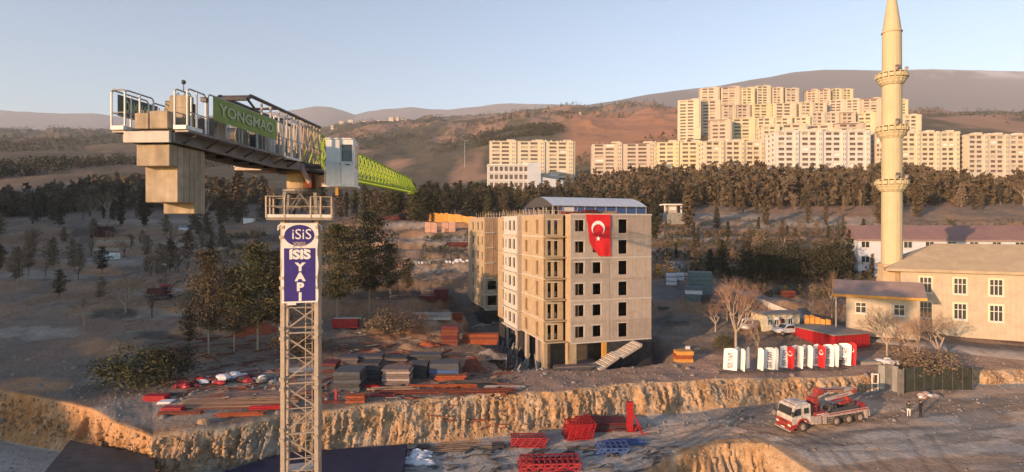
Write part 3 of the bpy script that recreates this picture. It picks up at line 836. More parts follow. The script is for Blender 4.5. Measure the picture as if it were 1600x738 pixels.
    for k in range(N):
        s0 = 1.0 + (ST - 1.4)*k/N; s1 = 1.0 + (ST - 1.4)*(k+1)/N; smid = (s0+s1)/2
        zb = lambda s: 23.25 + .3*s/ST
        for w_ in (-.62, .62):
            MB().bar(J(s0, w_, zb(s0)), J(smid, 0, top_z(smid)), .048).build("lattice_diagonal", green_paint, t)
            MB().bar(J(smid, 0, top_z(smid)), J(s1, w_, zb(s1)), .048).build("lattice_diagonal", green_paint, t)
        MB().bar(J(s0, -.62, zb(s0)), J(s0, .62, zb(s0)), .035).build("lattice_cross_bar", green_paint, t)
    b = MB(); jbox(b, ST-.6, ST+.15, -.3, .3, 23.3, 23.75); b.build("jib_end_cap", green_paint, t)
    # operator cabin, hung right of the mast
    C = thing.__call__("operator_cabin", None, None, J(-1.2, 2.62, 0)) if False else None
    def cb(x0, x1, y0, y1, z0, z1): return MB().box(x0, x1, y0, y1, z0, z1)
    cx, cy = J(-1.5, 2.95, 0).x, J(-1.5, 2.95, 0).y
    ca = R(8)
    cabin = bpy.data.objects.new("operator_cabin", None); col.objects.link(cabin); cabin.parent = t
    cabin.location = (cx, cy, 22.2 - base.z); cabin.rotation_euler = (0, 0, ca)
    hx, y0, y1, H = .74, -.75, .95, 2.42
    # rear wall with a window opening, butted pieces
    wx0, wx1, wz0, wz1 = .12, .58, 1.28, 2.12
    k = MB(); k.box(-hx, wx0, y0, y0+.05, 0, H); k.box(wx1, hx, y0, y0+.05, 0, H); k.box(wx0, wx1, y0, y0+.05, 0, wz0); k.box(wx0, wx1, y0, y0+.05, wz1, H)
    k.box(-hx, -hx+.05, y0+.05, y1, 0, H)
    k.box(hx-.05, hx, y0+.05, y1, 0, .9); k.box(hx-.05, hx, y0+.05, y0+.35, .9, H); k.box(hx-.05, hx, y1-.15, y1, .9, H); k.box(hx-.05, hx, y0+.35, y1-.15, 2.2, H)
    k.box(-hx+.05, hx-.05, y1-.05, y1, 0, .7); k.box(-hx+.05, hx-.05, y1-.05, y1, 2.2, H)
    k.build("cabin_shell", white_paint, cabin)
    cb(-hx-.04, hx+.04, y0-.05, y1+.05, H+.002, H+.09).build("cabin_roof", white_paint, cabin, bevel=.03)
    cb(-hx-.12, hx+.1, y0-.3, y1+.1, -.14, -.003).build("cabin_floor", white_paint, cabin)
    cb(wx0, wx1, y0+.02, y0+.035, wz0, wz1).build("window_pane", glass_dark, cabin)
    fr = MB()
    for (a, b_, c_, d_) in ((wx0-.04, wx1+.04, wz0-.04, wz0), (wx0-.04, wx1+.04, wz1, wz1+.04), (wx0-.04, wx0, wz0, wz1), (wx1, wx1+.04, wz0, wz1)):
        fr.box(a, b_, y0-.02, y0-.002, c_, d_)
    fr.build("window_seal", dark_steel, cabin)
    cb(hx-.03, hx-.015, y0+.35, y1-.15, .9, 2.2).build("window_pane", glass_dark, cabin)
    cb(-hx+.05, hx-.05, y1-.03, y1-.015, .7, 2.2).build("window_pane", glass_dark, cabin)
    cb(.02, .04, y0-.012, y0-.001, .05, 2.3).build("door_seam", dusty_grey, cabin)
    cb(-.05, .0, y0-.05, y0-.003, 1.1, 1.14).build("door_handle", dark_steel, cabin)
    cb(.3, .5, y0-.05, y0-.003, 1.05, 1.1).build("door_handle", dark_steel, cabin)
    MB().path([(-hx, y0-.3, 0), (-hx, y0-.3, 1.2), (hx, y0-.3, 1.2), (hx, y0-.3, 0)], .018, 5).build("cabin_rail", white_paint, cabin)
    cb(-.2, -.05, y0-.3, y0-.2, -.6, -.15).build("yellow_hook", amber_paint, cabin)
    cb(-.35, .35, -.2, .5, 0, .55).build("operator_seat", dark_steel, cabin)
    # the hung sheets are things of their own
    b = thing("hanging_banner", "blue and white vertical company banner tied to the crane mast", "banner", (MX, MY, 15.6))
    bw, z0, z1 = .965, 15.62, 20.12
    def B(x, yy, z): q = M(x, -hw - .19 + yy, z + base.z); return Vector((q.x, q.y, z - 15.6))
    def bf(a, c_):
        x = -bw + 2*bw*a; z = z0 + (z1-z0)*c_
        return B(x + (.03*math.sin(c_*17) if a in (0, 1) else 0), .025*math.sin(c_*23 + a*4)*math.sin(a*PI) , z - 0), M(0, 1, base.z)
    def bf2(a, c_):
        x = -bw + 2*bw*a; z = z0 + (z1-z0)*c_
        return B(x + (.03*math.sin(c_*17) if a in (0, 1) else 0), 0, z), M(0, 1, base.z)
    MB().sheet(bf2, 10, 40, .012).build("banner_cloth", white_plain, b)
    def panel(x0, x1, za, zb_, off, name, m):
        mb = MB(); c = [B(x0, off, za), B(x1, off, za), B(x1, off, zb_), B(x0, off, zb_)]
        n_ = M(0, 1, base.z)
        mb.v += [tuple(q) for q in c] + [tuple(q + n_*.006) for q in c]
        mb.f += [(0,1,2,3),(7,6,5,4),(0,4,5,1),(1,5,6,2),(2,6,7,3),(3,7,4,0)]
        return mb.build(name, m, b)
    panel(-bw+.13, bw-.13, z0+.09, z0+3.08, -.008, "blue_field", navy_print)
    ov = MB(); n_ = M(0, 1, base.z); oc = [B(-.02 + .80*math.cos(i*PI/16), -.008, 19.42 + .60*math.sin(i*PI/16)) for i in range(32)]
    ov.v += [tuple(q) for q in oc] + [tuple(q + n_*.006) for q in oc]
    ov.f += [tuple(range(32)), tuple(range(32, 64))[::-1]] + [(i, (i+1) % 32, 32+(i+1) % 32, 32+i) for i in range(32)]
    ov.build("oval_emblem", navy_print, b)
    rm = Matrix.Rotation(th, 4, 'Z') @ Matrix.Rotation(R(90), 4, 'X')
    def T(txt, x, z, size, bold, sx=1.0, m=white_plain, off=-.02, sp=1.0):
        p = B(x, off, z)
        text_obj(txt, "lettering", m, b, Matrix.Translation(p) @ rm, size, bold, .004, sx, sp)
    T("iSiS", 0.10, 19.46, .82, .0, .98, sp=1.0)
    T("yap\u0131", -.02, 18.98, .42, .012, 1.0, dusty_grey, sp=1.0)
    T("ISIS", 0, 18.32, .70, .035, 1.15)
    for i, ch in enumerate("YAPI"):
        T(ch, .02, 17.62 - i*.56, .62, .035, 1.15)
    # dots over the two capital letters
    for (zz) in ():
        pass
    for x in (-.43, .28):
        panel(x-.06, x+.06, 18.60, 18.66, -.02, "letter_dot", white_plain)
    for s_ in (-1, 1):
        MB().path([B(s_*bw, .01, 20.08), B(s_*(bw+.18), .1, 19.95), B(s_*(bw+.2), .15, 19.7)], .03).build("tie_strap", white_plain, b)
    # rail banners
    for (name, lab, s0, s1, w_, zlo, zhi, m, ml, flip) in (
        ("rail_banner", "lime green banner with pale lettering on the crane's right hand rail", S0+1.45, S0+6.6, 1.47, 24.02, 24.93, green_banner, banner_letters, False),
        ("rail_banner", "faded dark banner with open lettering on the far rail at the crane's tail", S0+.35, S0+2.5, -1.47, 24.0, 24.78, faded_banner, banner_letters, True)):
        o = thing(name, lab, "banner", Vector((MX, MY, 0)) + dv*((s0+s1)/2) + lv*w_ + Vector((0, 0, zlo)))
        cen = Vector((MX, MY, 0)) + dv*((s0+s1)/2) + lv*w_
        def q(s, dw, z): p = Vector((MX, MY, 0)) + dv*s + lv*(w_+dw) - cen; return Vector((p.x, p.y, z - zlo))
        MB().sheet(lambda a, c_: (q(s0 + (s1-s0)*a, .015*math.sin(a*25)*math.sin(c_*PI), zlo + (zhi-zlo)*c_), lv), 24, 4, .01).build("banner_cloth", m, o)
        ang = math.atan2(dv.y, dv.x)
        mt = Matrix.Translation(q((s0+s1)/2, (.045 if not flip else .045), (zlo+zhi)/2)) @ Matrix.Rotation(ang, 4, 'Z') @ Matrix.Rotation(R(90), 4, 'X')
        if flip: mt = mt @ Matrix.Diagonal((-1, 1, 1, 1))
        text_obj("YONGMAO", "lettering", ml, o, mt, .60 if not flip else .62, .012, .004, (s1-s0)/3.6*(.98 if not flip else .8))
crane()
# ---------------------------------------------------------------- unfinished block
FL = [0.0, 3.3] + [3.3 + 3.02*k for k in range(1, 7)]      # floor heights, roof at 21.42
def bl(x, y, z=0.0): return Vector((x, y, z))
def wall_cells(mb, fr, L, z0, z1, th, ops):
    """wall from 0..L along a direction with rectangular openings (a, b, za, zb); fr(s, t, z) -> point, t = depth into the building"""
    xs = sorted({0.0, L} | {v for o in ops for v in o[:2]})
    zs = sorted({z0, z1} | {v for o in ops for v in o[2:]})
    def solid(a, b, c, d):
        m, n = (a+b)/2, (c+d)/2
        return not any(o[0] < m < o[1] and o[2] < n < o[3] for o in ops)
    for i in range(len(xs)-1):
        j = 0
        while j < len(zs)-1:
            if not solid(xs[i], xs[i+1], zs[j], zs[j+1]): j += 1; continue
            k = j
            while k+1 < len(zs)-1 and solid(xs[i], xs[i+1], zs[k+1], zs[k+2]): k += 1
            a, b, c, d = xs[i], xs[i+1], zs[j], zs[k+1]
            o = len(mb.v)
            for z in (c, d):
                for (s, t) in ((a, 0), (b, 0), (b, th), (a, th)): mb.v.append(tuple(fr(s, t, z)))
            mb.f += [(o, o+3, o+2, o+1), (o+4, o+5, o+6, o+7), (o, o+1, o+5, o+4), (o+1, o+2, o+6, o+5), (o+2, o+3, o+7, o+6), (o+3, o, o+4, o+7)]
            j = k + 1
    return mb
def xloc(u):
    k = (u - 800)/F
    return (BY*k - BX)/(0.954 - 0.3*k)
def block():
    t = thing("unfinished_block", "bare concrete apartment block under construction, six storeys over an open ground floor", "building", (BX, BY, 0), B_ROT)
    RW = 12.95                                    # right facade width
    front = lambda s, tt, z: (s, tt, z)                      # faces the viewer, from x = 0
    leftf = lambda s, tt, z: (-3.2 + tt, 2.2 + s, z)          # long left facade
    logf = lambda s, tt, z: (-3.2 + s, 2.2 + tt, z)           # recessed loggia face
    strip = lambda s, tt, z: (0 + tt, 0.3 + s, z)             # narrow return wall, faces left
    LL = 24.0
    colA = [xloc(u) for u in (898, 913.5)]; colB = [xloc(u) for u in (925.5, 940)]; colC = [xloc(u) for u in (965.5, 980)]
    for k in range(6):
        z0, z1 = FL[k+1], FL[k+2]
        zc0, zc1 = z0 + .03, z1 - .0
        ops = [(colA[0], colA[1], z0+.72, z0+2.32), (colB[0], colB[1], z0+.72, z0+2.32), (colC[0], colC[1], z0+.45, z0+2.45)]
        XS = 6.05
        ol = [o_ for o_ in ops if o_[1] < XS]; orr = [(o_[0]-XS, o_[1]-XS, o_[2], o_[3]) for o_ in ops if o_[0] > XS]
        wall_cells(MB(), lambda s, tt, z: (s, tt, z), XS, zc0, zc1, .25, ol).build("wall_panel", [concrete, concrete_b, concrete, concrete_c, concrete_b, concrete][k], t)
        wall_cells(MB(), lambda s, tt, z: (XS + .004 + s, tt + .035, z), RW - XS - .004, zc0, zc1, .215, orr).build("wall_panel", [concrete_c, concrete_b, concrete, concrete_b, concrete, concrete_c][k], t)
        for (a, b) in (colA, colB):
            MB().box(a-.18, b+.16, -.05, .0-.002, z0+2.33, z0+2.50).build("lintel", concrete_light, t)
            MB().box(a+.0, a+.09, .03, .2, z0+.72, z0+2.32).build("window_jamb", concrete_light, t)
            MB().box(b-.09, b, .03, .2, z0+.72, z0+2.32).build("window_jamb", concrete_light, t)
        MB().box(colC[0], colC[0]+.09, .03, .2, z0+.45, z0+2.45).build("window_jamb", concrete_light, t)
        MB().box(colC[0]-.1, colC[1]+.1, -.03, -.002, z0+2.46, z0+2.58).build("lintel", concrete_light, t)
        # slab edge line
        MB().box(-.02, RW+.02, -.045, .12, z0-.14, z0+.028).build("slab_edge", concrete if k % 2 else concrete_light, t)
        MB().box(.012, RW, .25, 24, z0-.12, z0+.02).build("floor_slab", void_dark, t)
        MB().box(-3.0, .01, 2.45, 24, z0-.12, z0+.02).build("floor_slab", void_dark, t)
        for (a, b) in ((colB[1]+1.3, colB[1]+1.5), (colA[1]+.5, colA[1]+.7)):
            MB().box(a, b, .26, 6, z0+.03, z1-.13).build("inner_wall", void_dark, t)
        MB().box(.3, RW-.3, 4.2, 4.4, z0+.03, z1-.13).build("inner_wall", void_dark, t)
        # return wall and loggia
        wall_cells(MB(), strip, 1.65, zc0, zc1, .25, []).build("return_wall", concrete_side, t)
        wall_cells(MB(), logf, 2.95, zc0, zc1, .2, [(.55, 1.12, z0+.25, z0+2.35), (1.55, 2.15, z0+.25, z0+2.35)]).build("loggia_wall", concrete_side, t)
        for (a, b) in ((.55, 1.12), (1.55, 2.15)):
            MB().box(-3.2+a, -3.2+b, 2.9, 2.95, z0+.3, z0+1.0).build("loggia_parapet", concrete, t)
        MB().box(-2.9, -2.75+2.2, 2.12, 2.198, z0+2.36, z0+2.5).build("lintel", concrete_light, t)
        MB().box(-3.32, -.003, 1.35, 2.19, z0-.16, z0+.0).build("balcony_slab", concrete_side, t)
        # long left facade: openings from the photo
        ops = [(2.2, 3.5, z0+.35, z0+2.4), (7.0, 8.5, z0+.5, z0+2.3)]
        wall_cells(MB(), leftf, 10.2, zc0, zc1, .22, ops).build("wall_panel", concrete_side, t)
        MB().box(-3.24, -3.16+.1, 2.15, 12.2, z0-.12, z0+.027).build("slab_edge", concrete_light, t)
        for (a, b, c, d) in ops:
            MB().box(-2.9, -2.86, 2.2+a-.3, 2.2+b+.6, z0+.1, z0+2.6).build("inner_wall", block_brown, t)
        # bay
        bayf = lambda s, tt, z: (-4.0 + tt, 12.4 + s, z)
        wall_cells(MB(), bayf, 7.2, zc0, zc1, .22, [(1.0, 2.2, z0+.75, z0+2.35), (3.2, 4.5, z0+.75, z0+2.35), (5.6, 6.4, z0+.9, z0+2.2)]).build("bay_wall", concrete_light, t)
        wall_cells(MB(), lambda s, tt, z: (-4.0 + .22 + s, 12.4 + tt, z), .56, zc0, zc1, .2, []).build("bay_return_wall", concrete, t)
        MB().box(-4.35, -3.0, 12.25, 19.8, z0-.16, z0+.0).build("bay_slab", concrete_light, t)
        wall_cells(MB(), lambda s, tt, z: (-3.2 + tt, 19.6 + s, z), 6.5, zc0, zc1, .22, [(2, 3.4, z0+.6, z0+2.3)]).build("wall_panel", concrete_side, t)
        # right side and rear
        wall_cells(MB(), lambda s, tt, z: (RW - tt, .27 + s, z), 23.6, zc0, zc1, .22, [(3, 4.5, z0+.7, z0+2.3), (8, 9.5, z0+.7, z0+2.3), (14, 15.5, z0+.7, z0+2.3)]).build("side_wall", concrete, t)
        wall_cells(MB(), lambda s, tt, z: (-3 + s, 26.1 - tt, z), 15.6, zc0, zc1, .22, []).build("rear_wall", concrete, t)
    # roof with kerb
    zr = FL[7]
    MB().box(.02, RW-.02, .04, 24, zr, zr+.16).build("roof", concrete, t)
    MB().box(-3.2, .018, 2.24, 24, zr, zr+.16).build("roof", concrete, t)
    MB().box(-.04, RW+.04, -.05, .038, zr+.003, zr+.24).build("roof_edge", concrete_light, t)
    for (x0, x1, y0, y1, h, m, nm) in ((.5, 3.0, 3, 5, .45, rust, "timber_stack"), (3.6, 5.6, 2.5, 4, .7, maroon, "timber_stack"), (6.4, 8.6, 3, 5, .5, spoil_mat, "timber_stack"), (9.3, 10.4, 5, 6, .35, rust_orange, "timber_stack")):
        s = thing("timber_stack", {"0.5": "low brown formwork pile at the left of the block's roof", "3.6": "dark maroon formwork pile beside the flag on the roof", "6.4": "sandy heap of boards behind the flag on the roof", "9.3": "small orange board pile near the roof's right end"}[str(x0)], "board stack", Vector((BX, BY, 0)) + EX*x0 + EY_*y0 + Vector((0, 0, zr+.16)), B_ROT)
        nl = 4
        for q in range(nl):
            j = random.uniform(-.15, .15)
            MB().box(j, x1-x0+j, random.uniform(0, .2), y1-y0, q*h/nl + .002, (q+1)*h/nl - .01).build("board", m, s)
    # ground floor: columns, back wall, beams
    for (x, y) in ((.0, .05), (5.4, .3), (-3.2, 2.25), (9.4, .3)):
        MB().box(x, x+.55, y, y+1.0, -2.4, FL[1]-.15).build("column", concrete_side if x < 1 else concrete, t)
    MB().box(.0, .9, .06, 2.0, -2.4, FL[1]-.16).build("column", concrete_side, t)
    MB().box(4.95, 5.6, -.02, .3, .8, FL[1]-.16).build("yellow_panel", amber_paint, t)
    for yy in (5, 10, 15, 20):
        for xx in (-3.1, -.5):
            MB().box(xx, xx+.4, yy, yy+1.1, -2.4, FL[1]-.16).build("column", concrete, t)
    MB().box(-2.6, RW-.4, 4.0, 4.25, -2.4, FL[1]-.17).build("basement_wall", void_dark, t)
    MB().box(5.62, RW, .02, .24, -2.4, FL[1]-.17).build("basement_wall", bitumen, t)  # dark void under the facade put into the wall colour
    MB().box(-3.0, -2.8, 12.2, 25.9, -2.4, FL[1]-.17).build("basement_wall", bitumen, t)
    MB().box(RW-.25, RW-.02, .3, 25.9, -2.4, FL[1]-.17).build("basement_wall", bitumen, t)
    MB().box(.95, 5.3, -.2, 3.9, -.5, -.05).build("ground_slab", concrete, t)
    MB().box(.9, 5.2, -.9, -.2, -.5, .25).build("plinth", concrete, t)
    # leaning boards and props along the foot of the left facade
    pr = random.Random(4)
    for k in range(34):
        y = pr.uniform(1.5, 18); x = -3.4 - pr.uniform(.3, 2.6)
        z = -2.1
        m = [dark_steel, wood_panel, slate_panel, concrete_light][pr.randrange(4)]
        s = MB().bar((x, y, z), (x + pr.uniform(.2, 1.6), y + pr.uniform(-1.5, 1.5), z + pr.uniform(.6, 3.6)), pr.uniform(.04, .12))
    # concrete stair in front of the right facade
    st = MB()
    nst = 10
    for (xa, za, xb, zb_, y0) in ((9.9, 3.22, 6.9, 1.75, -2.6), (6.3, 1.75, 3.2, .05, -2.6)):
        for i in range(nst):
            f0, f1 = i/nst, (i+1)/nst
            x0, x1 = xa + (xb-xa)*f0, xa + (xb-xa)*f1
            zt = za + (zb_-za)*f1 + (za-zb_)/nst*.5
            MB().box(min(x0, x1)+.003, max(x0, x1)-.003, y0, -.06, zt-.24, zt).build("stair_step", concrete_light if i % 2 else concrete, t)
        sl = MB(); sl.prism([(xa, za-.2), (xb, zb_-.2), (xb, zb_-.5), (xa, za-.5)], y0+.05, -.07); sl.build("stair_slab", concrete, t)
    MB().box(6.3, 6.9, -2.6, -.06, 1.5, 1.75).build("stair_landing", concrete_light, t)
    # flag
    f = thing("hanging_flag", "large red flag with white crescent and star hung from the roof of the unfinished block", "flag", Vector((BX, BY, 0)) + EX*xloc(934) + Vector((0, 0, FL[7]+.1)), B_ROT)
    xa = xloc(934)
    lp = [(xloc(914), 0), (xloc(918), -1.5), (xloc(920), -3.9), (xloc(927), -5.0), (xloc(936), -6.0)]
    xr0, xr1 = xloc(953), xloc(953.5)
    def fp(a, b):
        z = -6.0*b
        xl = np.interp(-z, [-q[1] for q in lp], [q[0] for q in lp]); xr = xr0 + (xr1-xr0)*b
        x = xl + (xr-xl)*a - xa
        return Vector((x, -.16 - .05*math.sin(a*9 + b*3)*b - .03*math.sin(b*14+a*5), z)), Vector((0, 1, 0))
    MB().sheet(fp, 16, 24, .012).build("flag_cloth", red_flag, f, smooth=True)
    def disc_shape(pts, name):
        n = len(pts); mb = MB()
        mb.v += [(x, -.25, z) for x, z in pts] + [(x, -.236, z) for x, z in pts]
        mb.f += [tuple(range(n)), tuple(range(n, 2*n))[::-1]] + [(i, (i+1) % n, n+(i+1) % n, n+i) for i in range(n)]
        mb.build(name, flag_white, f)
    cxx, cz = xloc(933.5) - xa, -1.95
    ro, ri, off = 1.05, .84, .28
    a0 = math.acos((ro*ro - ri*ri + off*off)/(2*ro*off)) if abs((ro*ro-ri*ri+off*off)/(2*ro*off)) < 1 else 0.3
    # crescent opens downward, as it hangs
    outer = [(ro*math.cos(t_), ro*math.sin(t_)) for t_ in np.linspace(a0, 2*PI-a0, 40)]
    px_, py_ = ro*math.cos(a0), ro*math.sin(a0)
    b0 = math.atan2(py_, px_ - off)
    inner = [(off + ri*math.cos(t_), ri*math.sin(t_)) for t_ in np.linspace(2*PI-b0, b0, 40)][1:-1]
    cres = [(cxx + y_, cz - x_) for (x_, y_) in outer + inner]
    disc_shape(cres, "crescent")
    star = []
    for i in range(10):
        r_ = .42 if i % 2 == 0 else .165
        star.append((cxx + r_*math.sin(i*PI/5), cz - 1.5 + r_*math.cos(i*PI/5)))
    disc_shape(star, "star")
    # ---------------- second block behind, shade on its lower storeys put in as grey
    t2 = thing("unfinished_wing", "second concrete block behind the first with brown infill walls and white slab edges", "building", Vector((BX, BY, 0)) + EX*(-3.3) + EY_*35.6, B_ROT)
    z_top = FL[7]
    for k in range(6):
        z0, z1 = FL[k+1], FL[k+2]
        a = z0 + .02
        # left facade, lit: narrow windows
        wall_cells(MB(), lambda s, tt, z: (tt, s, z), 14.0, a, z1, .22, [(1.2, 2.2, z0+.6, z0+2.3), (4.6, 5.8, z0+.6, z0+2.3), (9, 10.2, z0+.6, z0+2.3)]).build("wall_panel", concrete_side, t2)
        # face toward the viewer
        low = k < 2
        if not low:
            wall_cells(MB(), lambda s, tt, z: (.22 + s, tt, z), 3.1, a, z1, .2, []).build("infill_wall", block_brown, t2)
            MB().box(1.75, 1.82, -.05, -.003, a, z1-.1).build("infill_joint", concrete, t2)
            MB().box(0, 2.0, -.28, -.004, z0-.02, z0+.14).build("slab_edge", concrete_light, t2)
        else:
            wall_cells(MB(), lambda s, tt, z: (.22 + s, tt, z), 3.1, a, z1, .2, [(.5, 2.3, z0+.2, z0+2.5)]).build("infill_wall", block_grey, t2)  # grey colour carries the shade on the lower storeys
            MB().box(.0, 2.4, -1.3, -.004, z0-.16, z0+.0).build("balcony_slab", concrete_light, t2)
            MB().box(.0, 2.4, -1.3, -1.2, z0+.002, z0+.9).build("balcony_parapet", block_grey, t2)
            wall_cells(MB(), lambda s, tt, z: (3.0 + s, -.06 + tt, z), 2.4, a, z1, .055, [(.5, .95, z0+.8, z0+2.3), (1.4, 1.85, z0+.8, z0+2.3)]).build("window_wall", concrete_light, t2)
        wall_cells(MB(), lambda s, tt, z: (3.34 + s, tt, z), 3.0, a, z1, .2, [] if not low else [(.1, .6, z0+.8, z0+2.3), (1.05, 1.5, z0+.8, z0+2.3)]).build("infill_wall", block_grey, t2)  # grey walling carries the shade cast by the first block
        wall_cells(MB(), lambda s, tt, z: (6.36 + s, tt, z), 9.5, a, z1, .2, []).build("infill_wall", block_brown, t2)
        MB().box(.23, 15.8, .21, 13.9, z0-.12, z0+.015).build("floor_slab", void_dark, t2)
        MB().box(2.02, 15.8, -.1, -.005, z0-.1, z0+.02).build("slab_edge", concrete, t2)
        wall_cells(MB(), lambda s, tt, z: (15.86 - tt, .22 + s, z), 13.7, a, z1, .2, []).build("side_wall", concrete, t2)
        wall_cells(MB(), lambda s, tt, z: (.2 + s, 14 - tt, z), 15.4, a, z1, .2, []).build("rear_wall", concrete, t2)
    MB().box(0, 15.86, 0, 14, z_top+.002, z_top+.16).build("roof", concrete, t2)
    MB().box(.1, 15.8, .1, 13.9, -2, FL[1]-.13).build("basement_wall", bitumen, t2)
    # starter bars on the roofs
    for (par, x0, x1, y0, y1, nx, ny) in ((t, -3.0, 3.2, 5, 23.4, 7, 9), (t2, .3, 9, .3, 8, 16, 5)):
        r_ = random.Random(11)
        for i in range(nx):
            for j in range(ny):
                if par is t2 and j > 1 and i % 3: continue
                x = x0 + (x1-x0)*i/(nx-1); y = y0 + (y1-y0)*j/(ny-1)
                h = r_.uniform(.7, 1.25)
                MB().bar((x, y, z_top+.16), (x + r_.uniform(-.12, .12), y, z_top + h + .15), .035, 3).build("starter_bar", concrete_side, par)
        MB().path([(x0, y0-.1, z_top+.75), (x1, y0-.1, z_top+.8)], .03).build("edge_rail", concrete_light, par)
block()

def props_and_rubble():
    r_ = random.Random(5)
    m = MB()
    spots = []
    for k in range(46):
        lx = -3.6 - r_.uniform(.2, 4.5); ly = r_.uniform(.5, 20)
        spots.append((lx, ly))
    for (lx, ly) in spots:
        p = Vector((BX, BY, 0)) + EX*lx + EY_*ly; z = gz(p.x, p.y)
        q = p + Vector((r_.uniform(-.7, 1.4), r_.uniform(-1, 1), 0))
        m.bar((p.x, p.y, z), (q.x, q.y, z + r_.uniform(.2, 2.8)), r_.uniform(.04, .13), 4)
    for k in range(160):
        lx = -2.5 - r_.uniform(.6, 6.5); ly = r_.uniform(-.8, 24)
        p = Vector((BX, BY, 0)) + EX*lx + EY_*ly; z = gz(p.x, p.y); s = r_.uniform(.08, .4)
        a = r_.uniform(0, 3)
        m.bar((p.x, p.y, z-.05), (p.x+s*math.cos(a), p.y+s*math.sin(a), z+s*.7), s*.6, 5, s*.3)
    o = m.build("rubble", block_grey); tag(o, "grey broken boards and rubble in the trench left of the block", kind='stuff')
    # pile of planks at the near corner
    g = thing("plank_pile", "dark pile of long formwork planks at the near corner of the block", "plank pile", Vector((BX-.2, BY-1.6, gz(BX, BY-1.6))), R(8))
    for k in range(14):
        z = (k//5)*.2; y = (k % 5)*.34 - .6
        MB().box(-2.1 + r_.uniform(-.3, .3), 3.2 + r_.uniform(-.6, .3), y, y+.26, z+.02, z+.18).build("plank", [dark_steel, wood_panel, slate_panel][k % 3], g)
props_and_rubble()
# ---------------------------------------------------------------- apartment estate
def quads_to(name, V, Fq, m):
    return np_mesh(name, np.array(V, float), np.array(Fq), m)
FLH = 2.8
def apartment(name, label, u0, u1, vtop, vbase, d, m, yaw=0.0, unit=20.0, detail=True, group=None, cat="apartment block", head=fac_pale, deep=14.0):
    W = (u1 - u0)/F*d
    z1 = Zp(vtop, d); x0 = U(u0, d); zb = Zp(vbase, d)
    nf = max(4, int(round((z1 - zb)/FLH))); fh = (z1 - zb)/nf
    xm = U((u0+u1)/2, d)
    t = thing(name, label, cat, (xm, d, zb - 8), R(yaw), group)
    H = z1 - zb + 8; low = 0 if detail else -28
    nu = max(1, int(round(W/unit))); uw = W/nu
    ops, body, stairs, wins = [], MB(), [], []
    for k in range(nu):
        b = -W/2 + k*uw
        a0, a1, c0, c1 = b + uw*.10, b + uw*.35, b + uw*.43, b + uw*.68
        for f in range(nf):
            z0 = 8 + f*fh
            for (a, c) in ((a0, a1), (c0, c1)):
                ops.append((a + W/2, c + W/2, z0 + fh*.34, z0 + fh*.86))
        stairs.append((b + uw*.76, b + uw*.93))
    if low:
        for f in range(-10, 0):
            z0 = 8 + f*fh
            for k in range(nu):
                b = k*uw
                ops += [(b + uw*.10, b + uw*.35, z0 + fh*.34, z0 + fh*.86), (b + uw*.43, b + uw*.68, z0 + fh*.34, z0 + fh*.86)]
    wall_cells(body, lambda s, tt, z: (s - W/2, tt, z), W, low, H, .9, ops)
    body.build("facade", m, t)
    MB().box(-W/2+.02, W/2-.02, .92, 1.1, 0, H-.1).build("loggia_back_wall", plaster_tan, t)
    MB().box(-W/2, W/2, 1.12, deep, low, H-.01).build("body", m, t)
    MB().box(-W/2-.25, W/2+.25, -.35, deep+.2, H+.003, H+.5).build("roof_slab", roof_red if m is fac_pink else m, t)
    for (a, b) in stairs:
        MB().box(a, b, -.8, -.003, 0, H+.9).build("stair_tower", m, t)
        for q in (.2, .62) if detail else ():
            sw = MB()
            for f in range(nf):
                z0 = 8 + f*fh
                sw.box(a + (b-a)*q, a + (b-a)*(q+.14), -.83, -.802, z0+fh*.35, z0+fh*.75)
            o = sw.build("stair_window", loggia_dark, t); o["kind"] = 'stuff'
        MB().box(a-3.2, b-1.0, 2, 6, H+.51, H+2.0).build("roof_house", head, t)
    if detail:
        rq = random.Random(int(u0))
        for q in range(int(W/3.2)):
            x_ = rq.uniform(-W/2+1, W/2-1); y_ = rq.uniform(.5, 6); h_ = rq.uniform(.5, 1.3)
            MB().box(x_-.5, x_+.5, y_, y_+.8, H+.51, H+.51+h_).build("roof_tank", rq.choice([white_paint, dusty_grey, fac_white]), t)
    # glazing and blinds set back in each loggia
    r_ = random.Random(int(u0*7+vtop))
    if detail:
        pane = None
        for (a, c, za, zc) in ops:
            cx, cz = (a+c)/2 - W/2, (za+zc)/2
            if pane is None:
                mb = MB().box(-(c-a)/2+.01, (c-a)/2-.01, -.04, .04, -(zc-za)/2+.01, (zc-za)/2-.01)
                o = mb.build("window", loggia_dark, t); pane = o.data; o.location = (cx, .55, cz)
            else: o = link_copy(pane, "window", t, (cx, .55, cz))
            q = r_.random()
            o.location.y = r_.choice([.25, .5, .7])
            if q < .22:
                o.material_slots[0].link = 'OBJECT'; o.material_slots[0].material = r_.choice([plaster_tan, white_paint, block_grey])
    else:
        mb = MB()
        mb2 = MB()
        for (a, c, za, zc) in ops:
            (mb2 if r_.random() < .2 else mb).box(a - W/2+.01, c - W/2-.01, .5, .56, za+.01, zc-.01)
        o = mb.build("window", loggia_dark, t); o["kind"] = 'stuff'
        if mb2.v: o = mb2.build("window_blind", plaster_tan, t); o["kind"] = 'stuff'
    # side windows
    sw = MB()
    for f in range(nf):
        for y in (3.5, 8.5):
            z0 = 8 + f*fh
            sw.box(-W/2-.05, -W/2-.003, y, y+1.6, z0+fh*.4, z0+fh*.8)
            sw.box(W/2+.003, W/2+.05, y, y+1.6, z0+fh*.4, z0+fh*.8)
    o = sw.build("side_window", loggia_dark, t); o["kind"] = 'stuff'
    return t
G1 = "apartment blocks along the foot of the hill"
